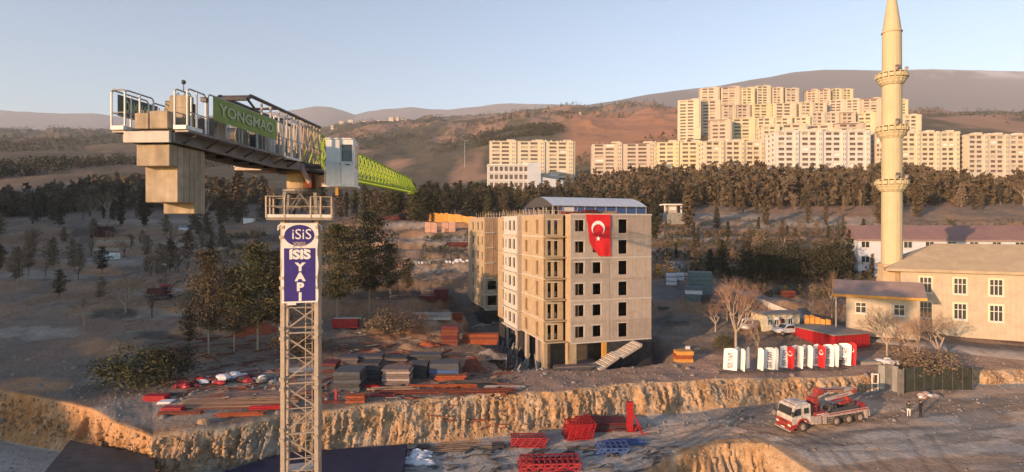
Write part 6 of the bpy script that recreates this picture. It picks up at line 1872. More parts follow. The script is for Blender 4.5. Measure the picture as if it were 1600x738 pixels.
# pit floor
def cage(name, label, u0, u1, vt, vb, m, rz=0, lean=0.0, depth=2.0, nx=7, nz=5, r=.045):
    p = on_row((u0+u1)/2, vb, 45, 90); W = (u1-u0)/F*p.y; H = max(.4, (vb-vt)/F*p.y*.8)
    t = thing(name, label, "steel cage", p + Vector((0, 0, .05)), R(rz))
    for y in (0, depth*.5, depth):
        for k in range(nx+1):
            x = -W/2 + W*k/nx
            MB().bar((x, y, 0), (x + lean, y, H), r, 4).build("upright_bar", m, t)
        for k in range(nz+1):
            z = H*k/nz
            MB().bar((-W/2 + lean*k/nz, y, z), (W/2 + lean*k/nz, y, z), r, 4).build("cross_bar", m, t)
    for k in range(nx+1):
        for z in (0, H):
            x = -W/2 + W*k/nx + (lean if z else 0)
            MB().bar((x, 0, z), (x, depth, z), r, 4).build("tie_bar", m, t)
    for k in range(0, nx, 2):
        x = -W/2 + W*k/nx
        MB().bar((x, -.02, 0), (x + W/nx*2, -.02, H), r, 4).build("brace_bar", m, t)
    return t
cage("red_rebar_cage", "upright red rebar cage left of the maroon pile in the pit", 886, 926, 660, 688, red_paint, 12, .5, 2.2, 8, 5, .07)
cage("red_rebar_cage", "second red rebar cage leaning behind the upright one", 912, 936, 652, 672, red_dusty, 25, -.4, 1.6, 6, 4, .07)
cage("red_frame_stack", "low red frame stack left of the rebar cages in the pit", 799, 852, 683, 700, red_dusty, 0, 0, 1.4, 9, 4, .08)
cage("blue_frame_stack", "blue scaffold frames lying on the pit floor", 930, 976, 700, 712, blue_paint, 2, .6, 2.0, 5, 2, .08)
bundle("blue_tube_bundle", "blue tubes reaching right from the scaffold frames", "tube bundle", 948, 1006, 697, 12, blue_paint, rows=2, dmin=45, width=1.4, part="tube", r=.09)
cage("dark_red_frame_pile", "dark red frame pile at the photo's bottom edge", 812, 905, 724, 737, red_dusty, 3, .2, 2.4, 10, 2, .09)
stack("maroon_panel_pile", "maroon and purple panel pile between the red cages and the red column", "panel pile", 930, 982, 652, 676, 5, [maroon, maroon, black_panel], part="panel", depth=2.4, dmin=45)
stack("maroon_panel_pile", "low maroon panels at the foot of the red column", "panel pile", 962, 1000, 664, 678, 3, [maroon, dark_steel], part="panel", depth=1.6, dmin=45)
def red_column():
    p = on_row(988, 678, 45, 90)
    t = thing("red_formwork_column", "tall bright red formwork column standing in the pit with a splayed foot", "formwork column", p)
    H = 3.5
    for k in range(3): MB().box(-.55, .1, .02*k, .62, k*H/3+.003, (k+1)*H/3-.01).build("column_panel", red_paint, t)
    for k in range(7): MB().box(-.62, .17, -.09, -.003, .15+k*.5, .23+k*.5).build("rib", red_paint, t)
    MB().bar((.15, -.1, 2.2), (1.1, -.2, .1), .09).build("prop", red_paint, t)
    MB().bar((.15, .3, 2.2), (1.3, .6, .1), .09).build("prop", red_paint, t)
    MB().box(-.2, 1.7, -.4, -.1, 0, .14).build("foot_beam", red_paint, t)
    MB().box(-.2, 1.4, .5, .8, 0, .14).build("foot_beam", red_paint, t)
    MB().path([(0.12, -.2, .1), (.5, -.3, 1.0), (1.0, -.3, .14)], .07).build("foot_brace", red_paint, t)
red_column()
bundle("wire_bundle", "tangle of thin brown rods spread on the pit floor", "rod tangle", 652, 802, 706, 26, block_brown, rows=1, dmin=45, width=4.5, r=.045, rz=7, part="rod", m2=dark_steel)
bundle("wire_bundle", "few pale rods right of the low red frame stack", "rod tangle", 850, 905, 690, 8, dusty_grey, rows=1, dmin=45, width=2.5, r=.04, rz=14, part="rod")
bundle("wire_bundle", "pale rods in front of the red column's foot", "rod tangle", 960, 1040, 678, 7, dusty_grey, rows=1, dmin=45, width=1.6, r=.05, rz=16, part="rod")
sack_heap("white_sack_pile", "heap of white plastic sacks on a dark pallet in the pit", "sack pile", 632, 676, 728, 44, white_sack, .42, part="sack", depth=3.0, dmin=42)
stack("dark_pallet", "dark purple crate behind the white sacks in the pit", "crate", 650, 668, 695, 705, 2, [maroon, black_panel], part="side_board", depth=1.0, dmin=42)
stack("dark_pallet", "dark crate at the right end of the brown rods", "crate", 770, 790, 692, 704, 2, [black_panel], part="side_board", depth=1.2, dmin=42)
def navy_roof(name, label, cor, H, m):
    """big sheet covered box; cor = (u, v) of its four floor corners"""
    P3 = [on_row(u, v, 20, 90) for u, v in cor]
    zt = max(q.z for q in P3) + H
    t = thing(name, label, "covered stack", P3[0])
    mb = MB(); n = 14
    def f(a, b):
        q = P3[0]*(1-a)*(1-b) + P3[1]*a*(1-b) + P3[2]*a*b + P3[3]*(1-a)*b - P3[0]
        return Vector((q.x, q.y, zt - P3[0].z + .12*float(vnoise(a*7, b*5, 0, 2)) )), Vector((0, 0, -1))
    MB().sheet(f, n, n, .05).build("cover_sheet", m, t)
    for i in range(4):
        a, b = P3[i] - P3[0], P3[(i+1) % 4] - P3[0]
        d = (b-a).normalized()
        mb = MB(); th = Vector((-d.y, d.x, 0))*.06
        for z in (-.5, None):
            for q in (a, b, b+th, a+th): mb.v.append((q.x, q.y, (q.z - .5) if z else (zt - P3[0].z - .005)))
        mb.f = [(0,3,2,1),(4,5,6,7),(0,1,5,4),(1,2,6,5),(2,3,7,6),(3,0,4,7)]
        mb.build("side_sheet", m, t)
navy_roof("navy_cover", "dark navy sheeting spread over the pit floor right of the mast", [(300, 775), (625, 775), (636, 706), (440, 716)], .35, navy_sheet)
navy_roof("dark_cabin_roof", "nearly black covered box at the photo's lower left corner", [(60, 800), (246, 800), (240, 722), (110, 728)], .15, bitumen)
p = on_row(312, 738, 30, 90)

# boulders and stones strewn on the bench, one mass
def stones():
    V, Fq = [], []
    r2 = random.Random(12)
    for k in range(2600):
        u = r2.uniform(-50, 1640); 
        if r2.random() < .5: d = r2.uniform(64, 82)
        else: d = r2.uniform(48, 130)
        z0 = 0
        V.append((u, d)); 
    uu = np.array([a for a, b in V]); dd = np.array([b for a, b in V]); zz = ground(uu, dd); xx = U(uu, dd)
    rg = np.random.default_rng(3)
    base = np.array([(-1,-1,0),(1,-1,0),(1,1,0),(-1,1,0),(-.6,-.5,1),(.5,-.6,1),(.6,.6,.9),(-.5,.6,1)], float)
    fc = np.array([(4,5,6,7),(0,1,5,4),(1,2,6,5),(2,3,7,6),(3,0,4,7)])
    VV, FF = [], []
    for k in range(len(xx)):
        s = rg.uniform(.05, .16) if rg.random() < .93 else rg.uniform(.2, .42)
        v = base*rg.uniform(.6, 1.3, (8, 3))*s; a = rg.uniform(0, 6)
        v = np.stack([v[:, 0]*math.cos(a) - v[:, 1]*math.sin(a), v[:, 0]*math.sin(a) + v[:, 1]*math.cos(a), v[:, 2]], 1)
        VV.append(v + [xx[k], dd[k], zz[k] - s*.2]); FF.append(fc + 8*k)
    me = np_mesh("stones", np.concatenate(VV), np.concatenate(FF), rock_mat)
    o = bpy.data.objects.new("stones", me); col.objects.link(o)
    tag(o, "loose pale stones and rubble strewn over the bare ground", kind='stuff')
stones()

def yard_debris(name, label, n, u0, u1, d0, d1, m, smin, smax, seed):
    r2 = np.random.default_rng(seed); u = r2.uniform(u0, u1, n); d = r2.uniform(d0, d1, n)
    z = ground(u, d); x = U(u, d); mb = MB()
    for k in range(n):
        L = r2.uniform(smin, smax); a = r2.normal(.1, .5); h = r2.uniform(.04, .3)
        mb.bar((x[k]-L/2*math.cos(a), d[k]-L/2*math.sin(a), z[k]+.03), (x[k]+L/2*math.cos(a), d[k]+L/2*math.sin(a), z[k]+h), r2.uniform(.04, .13), 4)
    o = mb.build(name, m); tag(o, label, kind='stuff')
yard_debris("scattered_boards", "dark offcuts and boards strewn over the yard", 420, 225, 800, 64, 88, wood_panel, .3, 2.6, 1)
yard_debris("scattered_rods", "rusty offcuts and rods strewn over the yard", 300, 225, 800, 64, 90, rust, .4, 3.2, 2)
yard_debris("slope_debris", "grey and brown debris lying in lines on the slope's plots", 600, 130, 745, 90, 200, block_grey, .3, 3.0, 3)
yard_debris("pit_debris", "offcuts lying on the pit floor", 160, 600, 1060, 52, 61, dark_steel, .3, 2.0, 4)

def cut_rocks():
    rg = np.random.default_rng(17)
    P = CUT_POINTS[rg.integers(0, len(CUT_POINTS), 6500)]
    base = np.array([(-1,-1,-.7),(1,-1,-.6),(1,1,-.7),(-1,1,-.5),(-.6,-.7,.8),(.7,-.6,1),(.6,.7,.8),(-.7,.6,.9)], float)
    fc = np.array([(0,3,2,1),(4,5,6,7),(0,1,5,4),(1,2,6,5),(2,3,7,6),(3,0,4,7)])
    n = len(P); s = np.where(rg.random(n) < .93, rg.uniform(.04, .13, n), rg.uniform(.14, .3, n))
    V = base[None]*rg.uniform(.55, 1.35, (n, 8, 3))*s[:, None, None]
    a = rg.uniform(0, 6.28, n); ca, sa = np.cos(a)[:, None], np.sin(a)[:, None]
    V = np.stack([V[..., 0]*ca - V[..., 1]*sa, V[..., 0]*sa + V[..., 1]*ca, V[..., 2]], -1) + P[:, None, :]
    Fq = (fc[None] + (np.arange(n)*8)[:, None, None]).reshape(-1, 4)
    m = mat("cut_stone", (.46, .32, .21), .95, .2, .9, c2=(.24, .15, .09))
    o = bpy.data.objects.new("cut_rocks", np_mesh("cut_rocks", V.reshape(-1, 3), Fq, m)); col.objects.link(o)
    tag(o, "stones and clods sticking out of the cut banks", kind='stuff')
cut_rocks()
# ---------------------------------------------------------------- concrete pump truck
def truck():
    pf, pr_ = on_row(1254, 675, 50, 80), on_row(1346, 659, 50, 90)
    a = math.atan2(pf.y - pr_.y, pf.x - pr_.x)
    base = pf.copy(); 
    slope = (pf.z - pr_.z)/(Vector((pf.x-pr_.x, pf.y-pr_.y)).length)
    # near side wheels pass through these ground points; the truck's axis lies 1.1 m behind them
    t = thing("concrete_pump_truck", "white and red four axle concrete pump truck with its boom folded over the bed", "truck", base + Vector((math.sin(a), -math.cos(a), 0))*(-1.05)*-1, a)
    t.location = base + Vector((-math.sin(a), math.cos(a), 0))*(-1.1)
    t.rotation_euler = (0, -math.atan(slope), a)
    L = (Vector((pf.x-pr_.x, pf.y-pr_.y)).length)/8.7     # scale along x only through axle spacing
    AX = [0, -4.9*L, -6.75*L, -8.45*L]
    near = 1                                              # +y side faces the viewer after the turn
    def bx(n, m, x0, x1, y0, y1, z0, z1, par=t, bev=0): return MB().box(x0, x1, y0, y1, z0, z1).build(n, m, par, bevel=bev)
    bx("chassis", dark_steel, -9.9*L, .9, -.45, .45, .75, 1.05)
    bx("chassis_step", dark_steel, -.4, 1.2, -1.0, 1.0, .45, .75)
    # wheels
    for i, x in enumerate(AX):
        for s in (-1, 1):
            y = s*1.05
            w_ = MB(); 
            prof = [(.33, -.16), (.48, -.17), (.53, -.12), (.53, .12), (.48, .17), (.33, .16)]
            o = 0; n = 20
            for (r, yy) in prof:
                for k in range(n): th = 2*PI*k/n; w_.v.append((x + r*math.cos(th), y + yy, .53 + r*math.sin(th)))
            for q in range(len(prof)-1):
                for k in range(n): j = (k+1) % n; w_.f.append((q*n+k, q*n+j, q*n+n+j, q*n+n+k))
            q = len(prof)-1
            for k in range(n): j = (k+1) % n; w_.f.append((q*n+k, q*n+j, j, k))
            wh = w_.build("wheel", tyre_rubber, t)
            MB().bar((x, y-.13, .53), (x, y+.13, .53), .325, 16).build("rim", rim_paint, wh)
            MB().bar((x, y-.19, .53), (x, y+.19, .53), .12, 10).build("hub", dusty_grey, wh)
    # cab: shaped side profile, windscreen raked
    prof = [(-1.15, .95), (-.55, .95), (-.52, 1.15), (-.3, 1.32), (.3, 1.32), (.52, 1.15), (.6, .95), (1.35, .85), (1.42, 1.55), (1.30, 1.85), (1.02, 2.75), (.8, 2.95), (-1.15, 3.0)]
    MB().prism(prof, -1.2, 1.2).build("cab", truck_white, t, bevel=.04)
    bx("roof_deflector", truck_white, -1.0, .55, -1.0, 1.0, 3.003, 3.1, bev=.04)
    bx("roof_hatch", dusty_grey, -.5, .2, -.4, .4, 3.102, 3.16)
    ws = MB(); ws.v = [(1.325, -1.05, 1.9), (1.325, 1.05, 1.9), (1.055, 1.0, 2.72), (1.055, -1.0, 2.72), (1.36, -1.05, 1.92), (1.36, 1.05, 1.92), (1.09, 1.0, 2.74), (1.09, -1.0, 2.74)]
    ws.f = [(0,3,2,1),(4,5,6,7),(0,1,5,4),(1,2,6,5),(2,3,7,6),(3,0,4,7)]
    ws.build("windscreen", glass_dark, t)
    for s in (-1, 1):
        y0, y1 = (1.202, 1.235) if s > 0 else (-1.235, -1.202)
        MB().prism([(.16, 1.9), (1.1, 1.9), (.86, 2.62), (.16, 2.66)], y0, y1).build("side_window", glass_dark, t)
        MB().prism([(-.85, 2.0), (-.25, 2.0), (-.25, 2.62), (-.85, 2.62)], y0, y1).build("rear_side_window", glass_dark, t)
        MB().box(.06, .09, y0, y1, 1.3, 2.75).build("door_seam", dusty_grey, t)
        bx("door_handle", dark_steel, -.02, .14*1, y0+.001*s, y1+.02*s if s > 0 else y1, 1.68, 1.74)
        MB().prism([(-.75, .9), (-.62, 1.25), (-.3, 1.5), (.3, 1.5), (.62, 1.25), (.75, .9), (.6, .9), (.5, 1.15), (.28, 1.33), (-.28, 1.33), (-.5, 1.15), (-.6, .9)], y0 + (.0 if s > 0 else -.08), y1 + (.08 if s > 0 else 0)).build("wheel_arch", red_dusty, t)
        mr = MB().bar((1.2, s*1.2, 2.4), (1.45, s*1.5, 2.45), .03, 5).build("mirror_arm", dark_steel, t)
        bx("mirror", black_panel, 1.38, 1.48, s*1.5-.14, s*1.5+.14, 1.95, 2.5, mr)
        hl = bx("headlight", lamp_glass, 1.50, 1.545, s*.95-.2, s*.95+.2, .78, .98)
    bx("front_grille", truck_red, 1.36, 1.495, -1.2, 1.2, .62, 1.32, bev=.03)
    for k in range(3): bx("grille_slat", maroon, 1.496, 1.52, -.6, .6, 1.05+k*.09, 1.09+k*.09)
    bx("bumper", truck_red, 1.2, 1.62, -1.25, 1.25, .38, .6, bev=.04)
    bx("bumper_bar", dusty_grey, 1.63, 1.72, -1.25, 1.25, .26, .38)
    bx("side_skirt", red_dusty, .76, 1.355, 1.21, 1.26, .55, .95); bx("side_skirt", red_dusty, .76, 1.355, -1.26, -1.21, .55, .95)
    bx("number_plate", white_plain, 1.622, 1.635, -.26, .26, .43, .55)
    # behind the cab: turret, tanks, ladder, outrigger boxes
    bx("engine_cover", black_panel, -1.55, -1.2, -1.0, 1.0, 1.0, 2.75)
    T0 = -2.35
    MB().lathe([(.7, 1.06), (.62, 1.2), (.55, 2.3), (.75, 2.35), (.75, 2.5)], 18, T0, 0).build("boom_turret", truck_red, t)
    bx("turret_yoke", truck_red, T0-.5, T0+.35, -.5, .5, 2.5, 3.25, bev=.05)
    bx("water_tank", dusty_grey, -2.5, -1.7, .75, 1.2, .55, 1.5, bev=.05)
    bx("water_tank", dusty_grey, -1.65, -1.2, .7, 1.18, .6, 1.55, bev=.05)
    MB().prism([(-3.1, .5), (-2.75, .5), (-2.7, 1.6), (-3.2, 1.75)], .8, 1.22).build("outrigger_leg", dusty_grey, t)
    for s in (-1, 1):
        MB().prism([(-3.6, 1.35), (-1.7, 1.2), (-1.7, 1.9), (-3.4, 1.75)], s*1.0 - .16, s*1.0 + .16).build("outrigger_arm", truck_red, t)
        for k in range(2):
            bx("outrigger_stripe", flag_white, -3.3, -1.9, s*1.165 - .004 if s > 0 else s*1.17, s*1.17 if s > 0 else s*1.165 + .004, 1.4+k*.2, 1.46+k*.2)
        bx("side_deck", dusty_grey, -9.8*L, -3.3, s*1.2-.03, s*1.2+.03, 1.25, 1.6)
        bx("side_rail_red", truck_red, -9.8*L, -3.4, s*1.24-.008, s*1.24+.025, 1.4, 1.52)
        bx("deck_edge", dusty_grey, -9.8*L, -3.3, s*1.0-.17, s*1.0+.16, 1.12, 1.247)
        for k in range(4):
            bx("ladder_rung", dusty_grey, -4.2, -3.35, s*1.1-.1, s*1.1+.1, .45+k*.25, .5+k*.25)
        bx("rear_lamp_box", dusty_grey, -10.05*L, -9.85*L, s*.95-.2, s*.95+.2, .5, 1.2)
        bx("rear_outrigger", dusty_grey, -9.6*L, -9.25*L, s*1.1-.13, s*1.1+.13, .35, 1.25)
    bx("bed", black_panel, -9.8*L, -3.3, -.8, .8, 1.1, 1.35)
    bx("hose_tray", dark_steel, -8.8*L, -3.8, .55, .8, 1.36, 1.75)
    bx("hose_tray", dark_steel, -8.8*L, -3.8, -.8, -.55, 1.36, 1.75)
    MB().prism([(-9.9*L, .9), (-9.2*L, .9), (-8.9*L, 1.7), (-10.0*L, 1.8)], -.6, .6).build("hopper", red_dusty, t)
    for r_h in (.62, .5):
        mb = MB(); pts = [(-3.35 + r_h*math.cos(q), .9, 2.15 + r_h*math.sin(q)) for q in np.linspace(0, 2*PI, 20)]
        mb.path(pts, .07, 6); mb.build("hose_loop", dark_steel, t)
    bx("hose_guard", red_dusty, -3.9, -2.9, -.7, .8, 1.4, 1.62)
    # folded boom: yoke arm, first long section, second below, elbow joints
    def beam(name, p, q, h, w_, y, m):
        p, q = Vector(p), Vector(q); d = (q-p).normalized(); n_ = Vector((-d.z, 0, d.x))*h/2
        mb = MB()
        for yy in (y-w_/2, y+w_/2):
            for c in (p-n_, q-n_*.75, q+n_*.75, p+n_): mb.v.append((c.x, yy, c.z))
        mb.f = [(0,1,2,3),(7,6,5,4),(0,4,5,1),(1,5,6,2),(2,6,7,3),(3,7,4,0)]
        return mb.build(name, m, t, bevel=.02)
    xe = -8.7*L
    beam("boom_arm", (T0-.1, 0, 2.9), (T0-1.0, 0, 3.75), .55, .5, .0, truck_red)
    MB().bar((T0-1.0, -.45, 3.8), (T0-1.0, .45, 3.8), .36, 16).build("boom_joint", truck_red, t)
    beam("boom_arm", (T0-1.0, 0, 3.8), (xe, 0, 3.45), .5, .42, -.1, dusty_grey)
    beam("boom_stripe", (T0-1.3, 0, 3.7), (xe+1.2, 0, 3.42), .12, .03, .135, truck_red)
    beam("boom_pipe", (T0-1.5, 0, 3.95), (xe+1.4, 0, 3.7), .14, .14, .32, maroon)
    MB().bar((xe, -.4, 3.3), (xe, .35, 3.3), .33, 14).build("boom_joint", truck_red, t)
    beam("boom_arm", (xe, 0, 3.1), (T0-1.8, 0, 2.75), .42, .36, .1, dusty_grey)
    beam("boom_stripe", (xe+.8, 0, 3.05), (T0-3.0, 0, 2.85), .1, .03, .3, truck_red)
    beam("boom_arm", (xe+.8, 0, 2.6), (T0-3.0, 0, 2.35), .36, .3, -.35, red_dusty)
    beam("boom_arm", (xe+.6, 0, 2.2), (T0-3.4, 0, 2.1), .34, .3, .25, truck_red)
    MB().bar((xe+.7, -.4, 2.4), (xe+.7, .4, 2.4), .26, 12).build("boom_joint", truck_red, t)
    MB().bar((T0-.2, .3, 3.1), (T0-2.3, .3, 3.6), .09, 8).build("hydraulic_ram", grey_steel, t)
    MB().bar((xe+.1, .3, 3.5), (xe+2.0, .3, 3.7), .08, 8).build("hydraulic_ram", grey_steel, t)
    for x in (-8.5*L, -5.2): bx("boom_rest", dark_steel, x-.1, x+.1, -.4, .4, 1.36, 2.0)
truck()

# ---------------------------------------------------------------- white pick-up by the cabin
def pickup(label, p, rz):
    t = thing("pickup_truck", label, "pickup", p, rz)
    MB().prism([(-2.5, .45), (2.45, .45), (2.5, .85), (2.3, 1.02), (1.15, 1.12), (.55, 1.66), (-.7, 1.68), (-.95, 1.1), (-2.5, 1.08)], -.88, .88).build("body", white_paint, t, bevel=.05)
    MB().box(-2.4, -1.1, -.78, .78, 1.09, 1.11).build("bed", dark_steel, t)
    for s in (-1, 1):
        y0, y1 = sorted((s*.882, s*.9))
        MB().prism([(-.7, 1.14), (.95, 1.14), (.5, 1.58), (-.62, 1.6)], y0, y1).build("side_window", glass_dark, t)
        for x in (-1.55, 1.5):
            w_ = MB().bar((x, s*.72, .36), (x, s*.93, .36), .36, 16).build("wheel", tyre_rubber, t)
            MB().bar((x, s*.931, .36), (x, s*.945, .36), .2, 12).build("rim", rim_paint, w_)
        MB().box(2.44, 2.53, s*.65-.15, s*.65+.15, .7, .88).build("headlight", lamp_glass, t)
    ws = MB(); ws.v = [(1.13, -.78, 1.13), (1.13, .78, 1.13), (.6, .72, 1.64), (.6, -.72, 1.64), (1.16, -.78, 1.15), (1.16, .78, 1.15), (.63, .72, 1.66), (.63, -.72, 1.66)]
    ws.f = [(0,3,2,1),(4,5,6,7),(0,1,5,4),(1,2,6,5),(2,3,7,6),(3,0,4,7)]; ws.build("windscreen", glass_dark, t)
    MB().box(2.48, 2.58, -.85, .85, .42, .62).build("bumper", dark_steel, t)
pickup("white pickup parked in front of the site cabin", on_row(1230, 523, 70, 120), R(190))
pickup("white pickup partly hidden behind the leafless tree left of the site cabin", on_row(1170, 516, 70, 130), R(230))

# ---------------------------------------------------------------- feather flags on the rim
def feather_flags():
    W, H = 1.15, 3.3
    def proto(kind):
        t = thing("feather_flag", None, "feather flag", (0, 0, 0), 0)
        MB().path([(0, 0, -.3), (0, 0, 2.6), (.03, 0, H), (.15, 0, H+.22), (.4, 0, H+.3)], .03, 5).build("pole", dark_steel, t)
        MB().box(-.3, .3, -.3, .3, -.03, .04).build("foot_plate", dark_steel, t)
        def f(a, b):
            top = H + .25*math.sin(min(1, a*1.4)*PI*.5) - .25*max(0, a - .55)**2*6
            z = .35 + (top - .35)*b
            return Vector((.03 + W*a, .05*math.sin(a*6 + b*2), z)), Vector((0, 1, 0))
        MB().sheet(f, 10, 14, .012).build("flag_cloth", red_flag if kind == 'red' else flag_white, t)
        if kind == 'text':
            mt = Matrix.Translation((.62, -.075, 1.75)) @ Matrix.Rotation(R(90), 4, 'X') @ Matrix.Rotation(R(90), 4, 'Z')
            text_obj("ISIS YAPI", "lettering", print_grey, t, mt, .62, .01, .012, .98)
        if kind == 'red':
            n = 24; cz, cx_ = 2.45, .6
            out = [(cx_ + .33*math.cos(q), cz + .33*math.sin(q)) for q in np.linspace(-PI*1.32, PI*.32, n)]
            inn = [(cx_ + .27*math.cos(q), cz + .10 + .27*math.sin(q)) for q in np.linspace(PI*.34, -PI*1.34, n)]
            pts = out + inn; mb = MB(); k = len(pts)
            mb.v = [(x, -.09, z) for x, z in pts] + [(x, -.07, z) for x, z in pts]
            for i in range(n-1): mb.f.append((i, i+1, k-2-i, k-1-i)); mb.f.append((k+i, k+k-1-i, k+k-2-i, k+i+1))
            mb.build("crescent", flag_white, t)
            st = [(cx_ + (.15 if i % 2 == 0 else .06)*math.sin(i*PI/5), cz + .32 + (.15 if i % 2 == 0 else .06)*math.cos(i*PI/5)) for i in range(10)]
            mb = MB(); mb.v = [(x, -.09, z) for x, z in st] + [(x, -.07, z) for x, z in st]
            mb.f = [tuple(range(10)), tuple(range(10, 20))[::-1]]; mb.build("star", flag_white, t)
        return t
    pr = {}
    # column, apparent width in pixels, foot row, kind, label
    L = [
     (1129, 17, 581, 'text', "leftmost feather flag, broad and white with grey vertical lettering"),
     (1146, 6, 581, 'white', "narrow turned white feather flag, second from the left"),
     (1156, 4, 581, 'white', "thin edge-on white feather flag, third from the left"),
     (1165.5, 2.5, 581, 'white', "thinnest edge-on feather flag before the gap in the row"),
     (1183, 5.5, 580, 'white', "slim white feather flag just after the gap in the row"),
     (1192, 14, 580, 'text', "broad white lettered feather flag after the slim one beyond the gap"),
     (1209, 3, 579, 'white', "edge-on white feather flag left of the first red one"),
     (1217, 10, 578, 'text', "white lettered feather flag leaning on the first red one"),
     (1227, 9, 578, 'red', "first red feather flag with crescent from the left"),
     (1235, 9, 577, 'text', "white feather flag directly right of the first red one"),
     (1244, 6, 577, 'white', "white feather flag second to the right of the first red one"),
     (1252, 4.5, 577, 'text', "narrow feather flag in the middle of the right hand cluster"),
     (1260, 5, 576, 'white', "pale bluish feather flag before the folded one in the cluster"),
     (1269, 7, 576, 'text', "white lettered feather flag left of the middle red one"),
     (1277, 7, 576, 'red', "middle red feather flag with crescent in the cluster"),
     (1284, 13, 575, 'text', "bright white feather flag right of the middle red one"),
     (1300, 5.5, 574, 'white', "narrow lilac white feather flag left of the last lettered one"),
     (1308, 15, 573, 'text', "last broad white feather flag with vertical lettering"),
     (1324, 8, 572, 'red', "rightmost red feather flag with crescent beside the container"),
    ]
    for i, (u, wpx, v, kind, lab) in enumerate(L):
        wpx = wpx*1.05 + 2.2
        p = on_row(u, v, 60, 95)
        full = W*F/p.y
        ang = math.acos(min(1, wpx/full))*(1 if i % 2 else -1)
        ang = ang*.97 - math.atan2(p.x, p.y)
        sc = (39.0/F*p.y)/3.6
        if kind not in pr:
            pr[kind] = proto(kind); o = pr[kind]; o.location = p; o.rotation_euler = (0, R(2), ang); o.scale = (max(1, wpx/full), 1, sc); o["label"] = lab
            o["group"] = "feather flags along the rim"
        else:
            o = pr[kind].copy(); col.objects.link(o); o.location = p; o.rotation_euler = (0, R(2), ang); o.scale = (max(1, wpx/full), 1, sc); o["label"] = lab
            for ch in pr[kind].children:
                c = ch.copy(); col.objects.link(c); c.parent = o
    a, b = on_row(1124, 586, 60, 95), on_row(1322, 579, 60, 95)
    t = thing("rim_barrier", "long low dark barrier in front of the feather flags", "barrier", a)
    n = 14
    for k in range(n):
        p, q = (b-a)*(k/n), (b-a)*((k+.97)/n)
        MB().bar((p.x, p.y, .25), (q.x, q.y, .25 + (q.z-p.z)*.0), .12).build("rail", dark_steel, t)
        MB().bar((p.x, p.y, -.6), (p.x, p.y, .5), .05).build("post", dark_steel, t)
feather_flags()

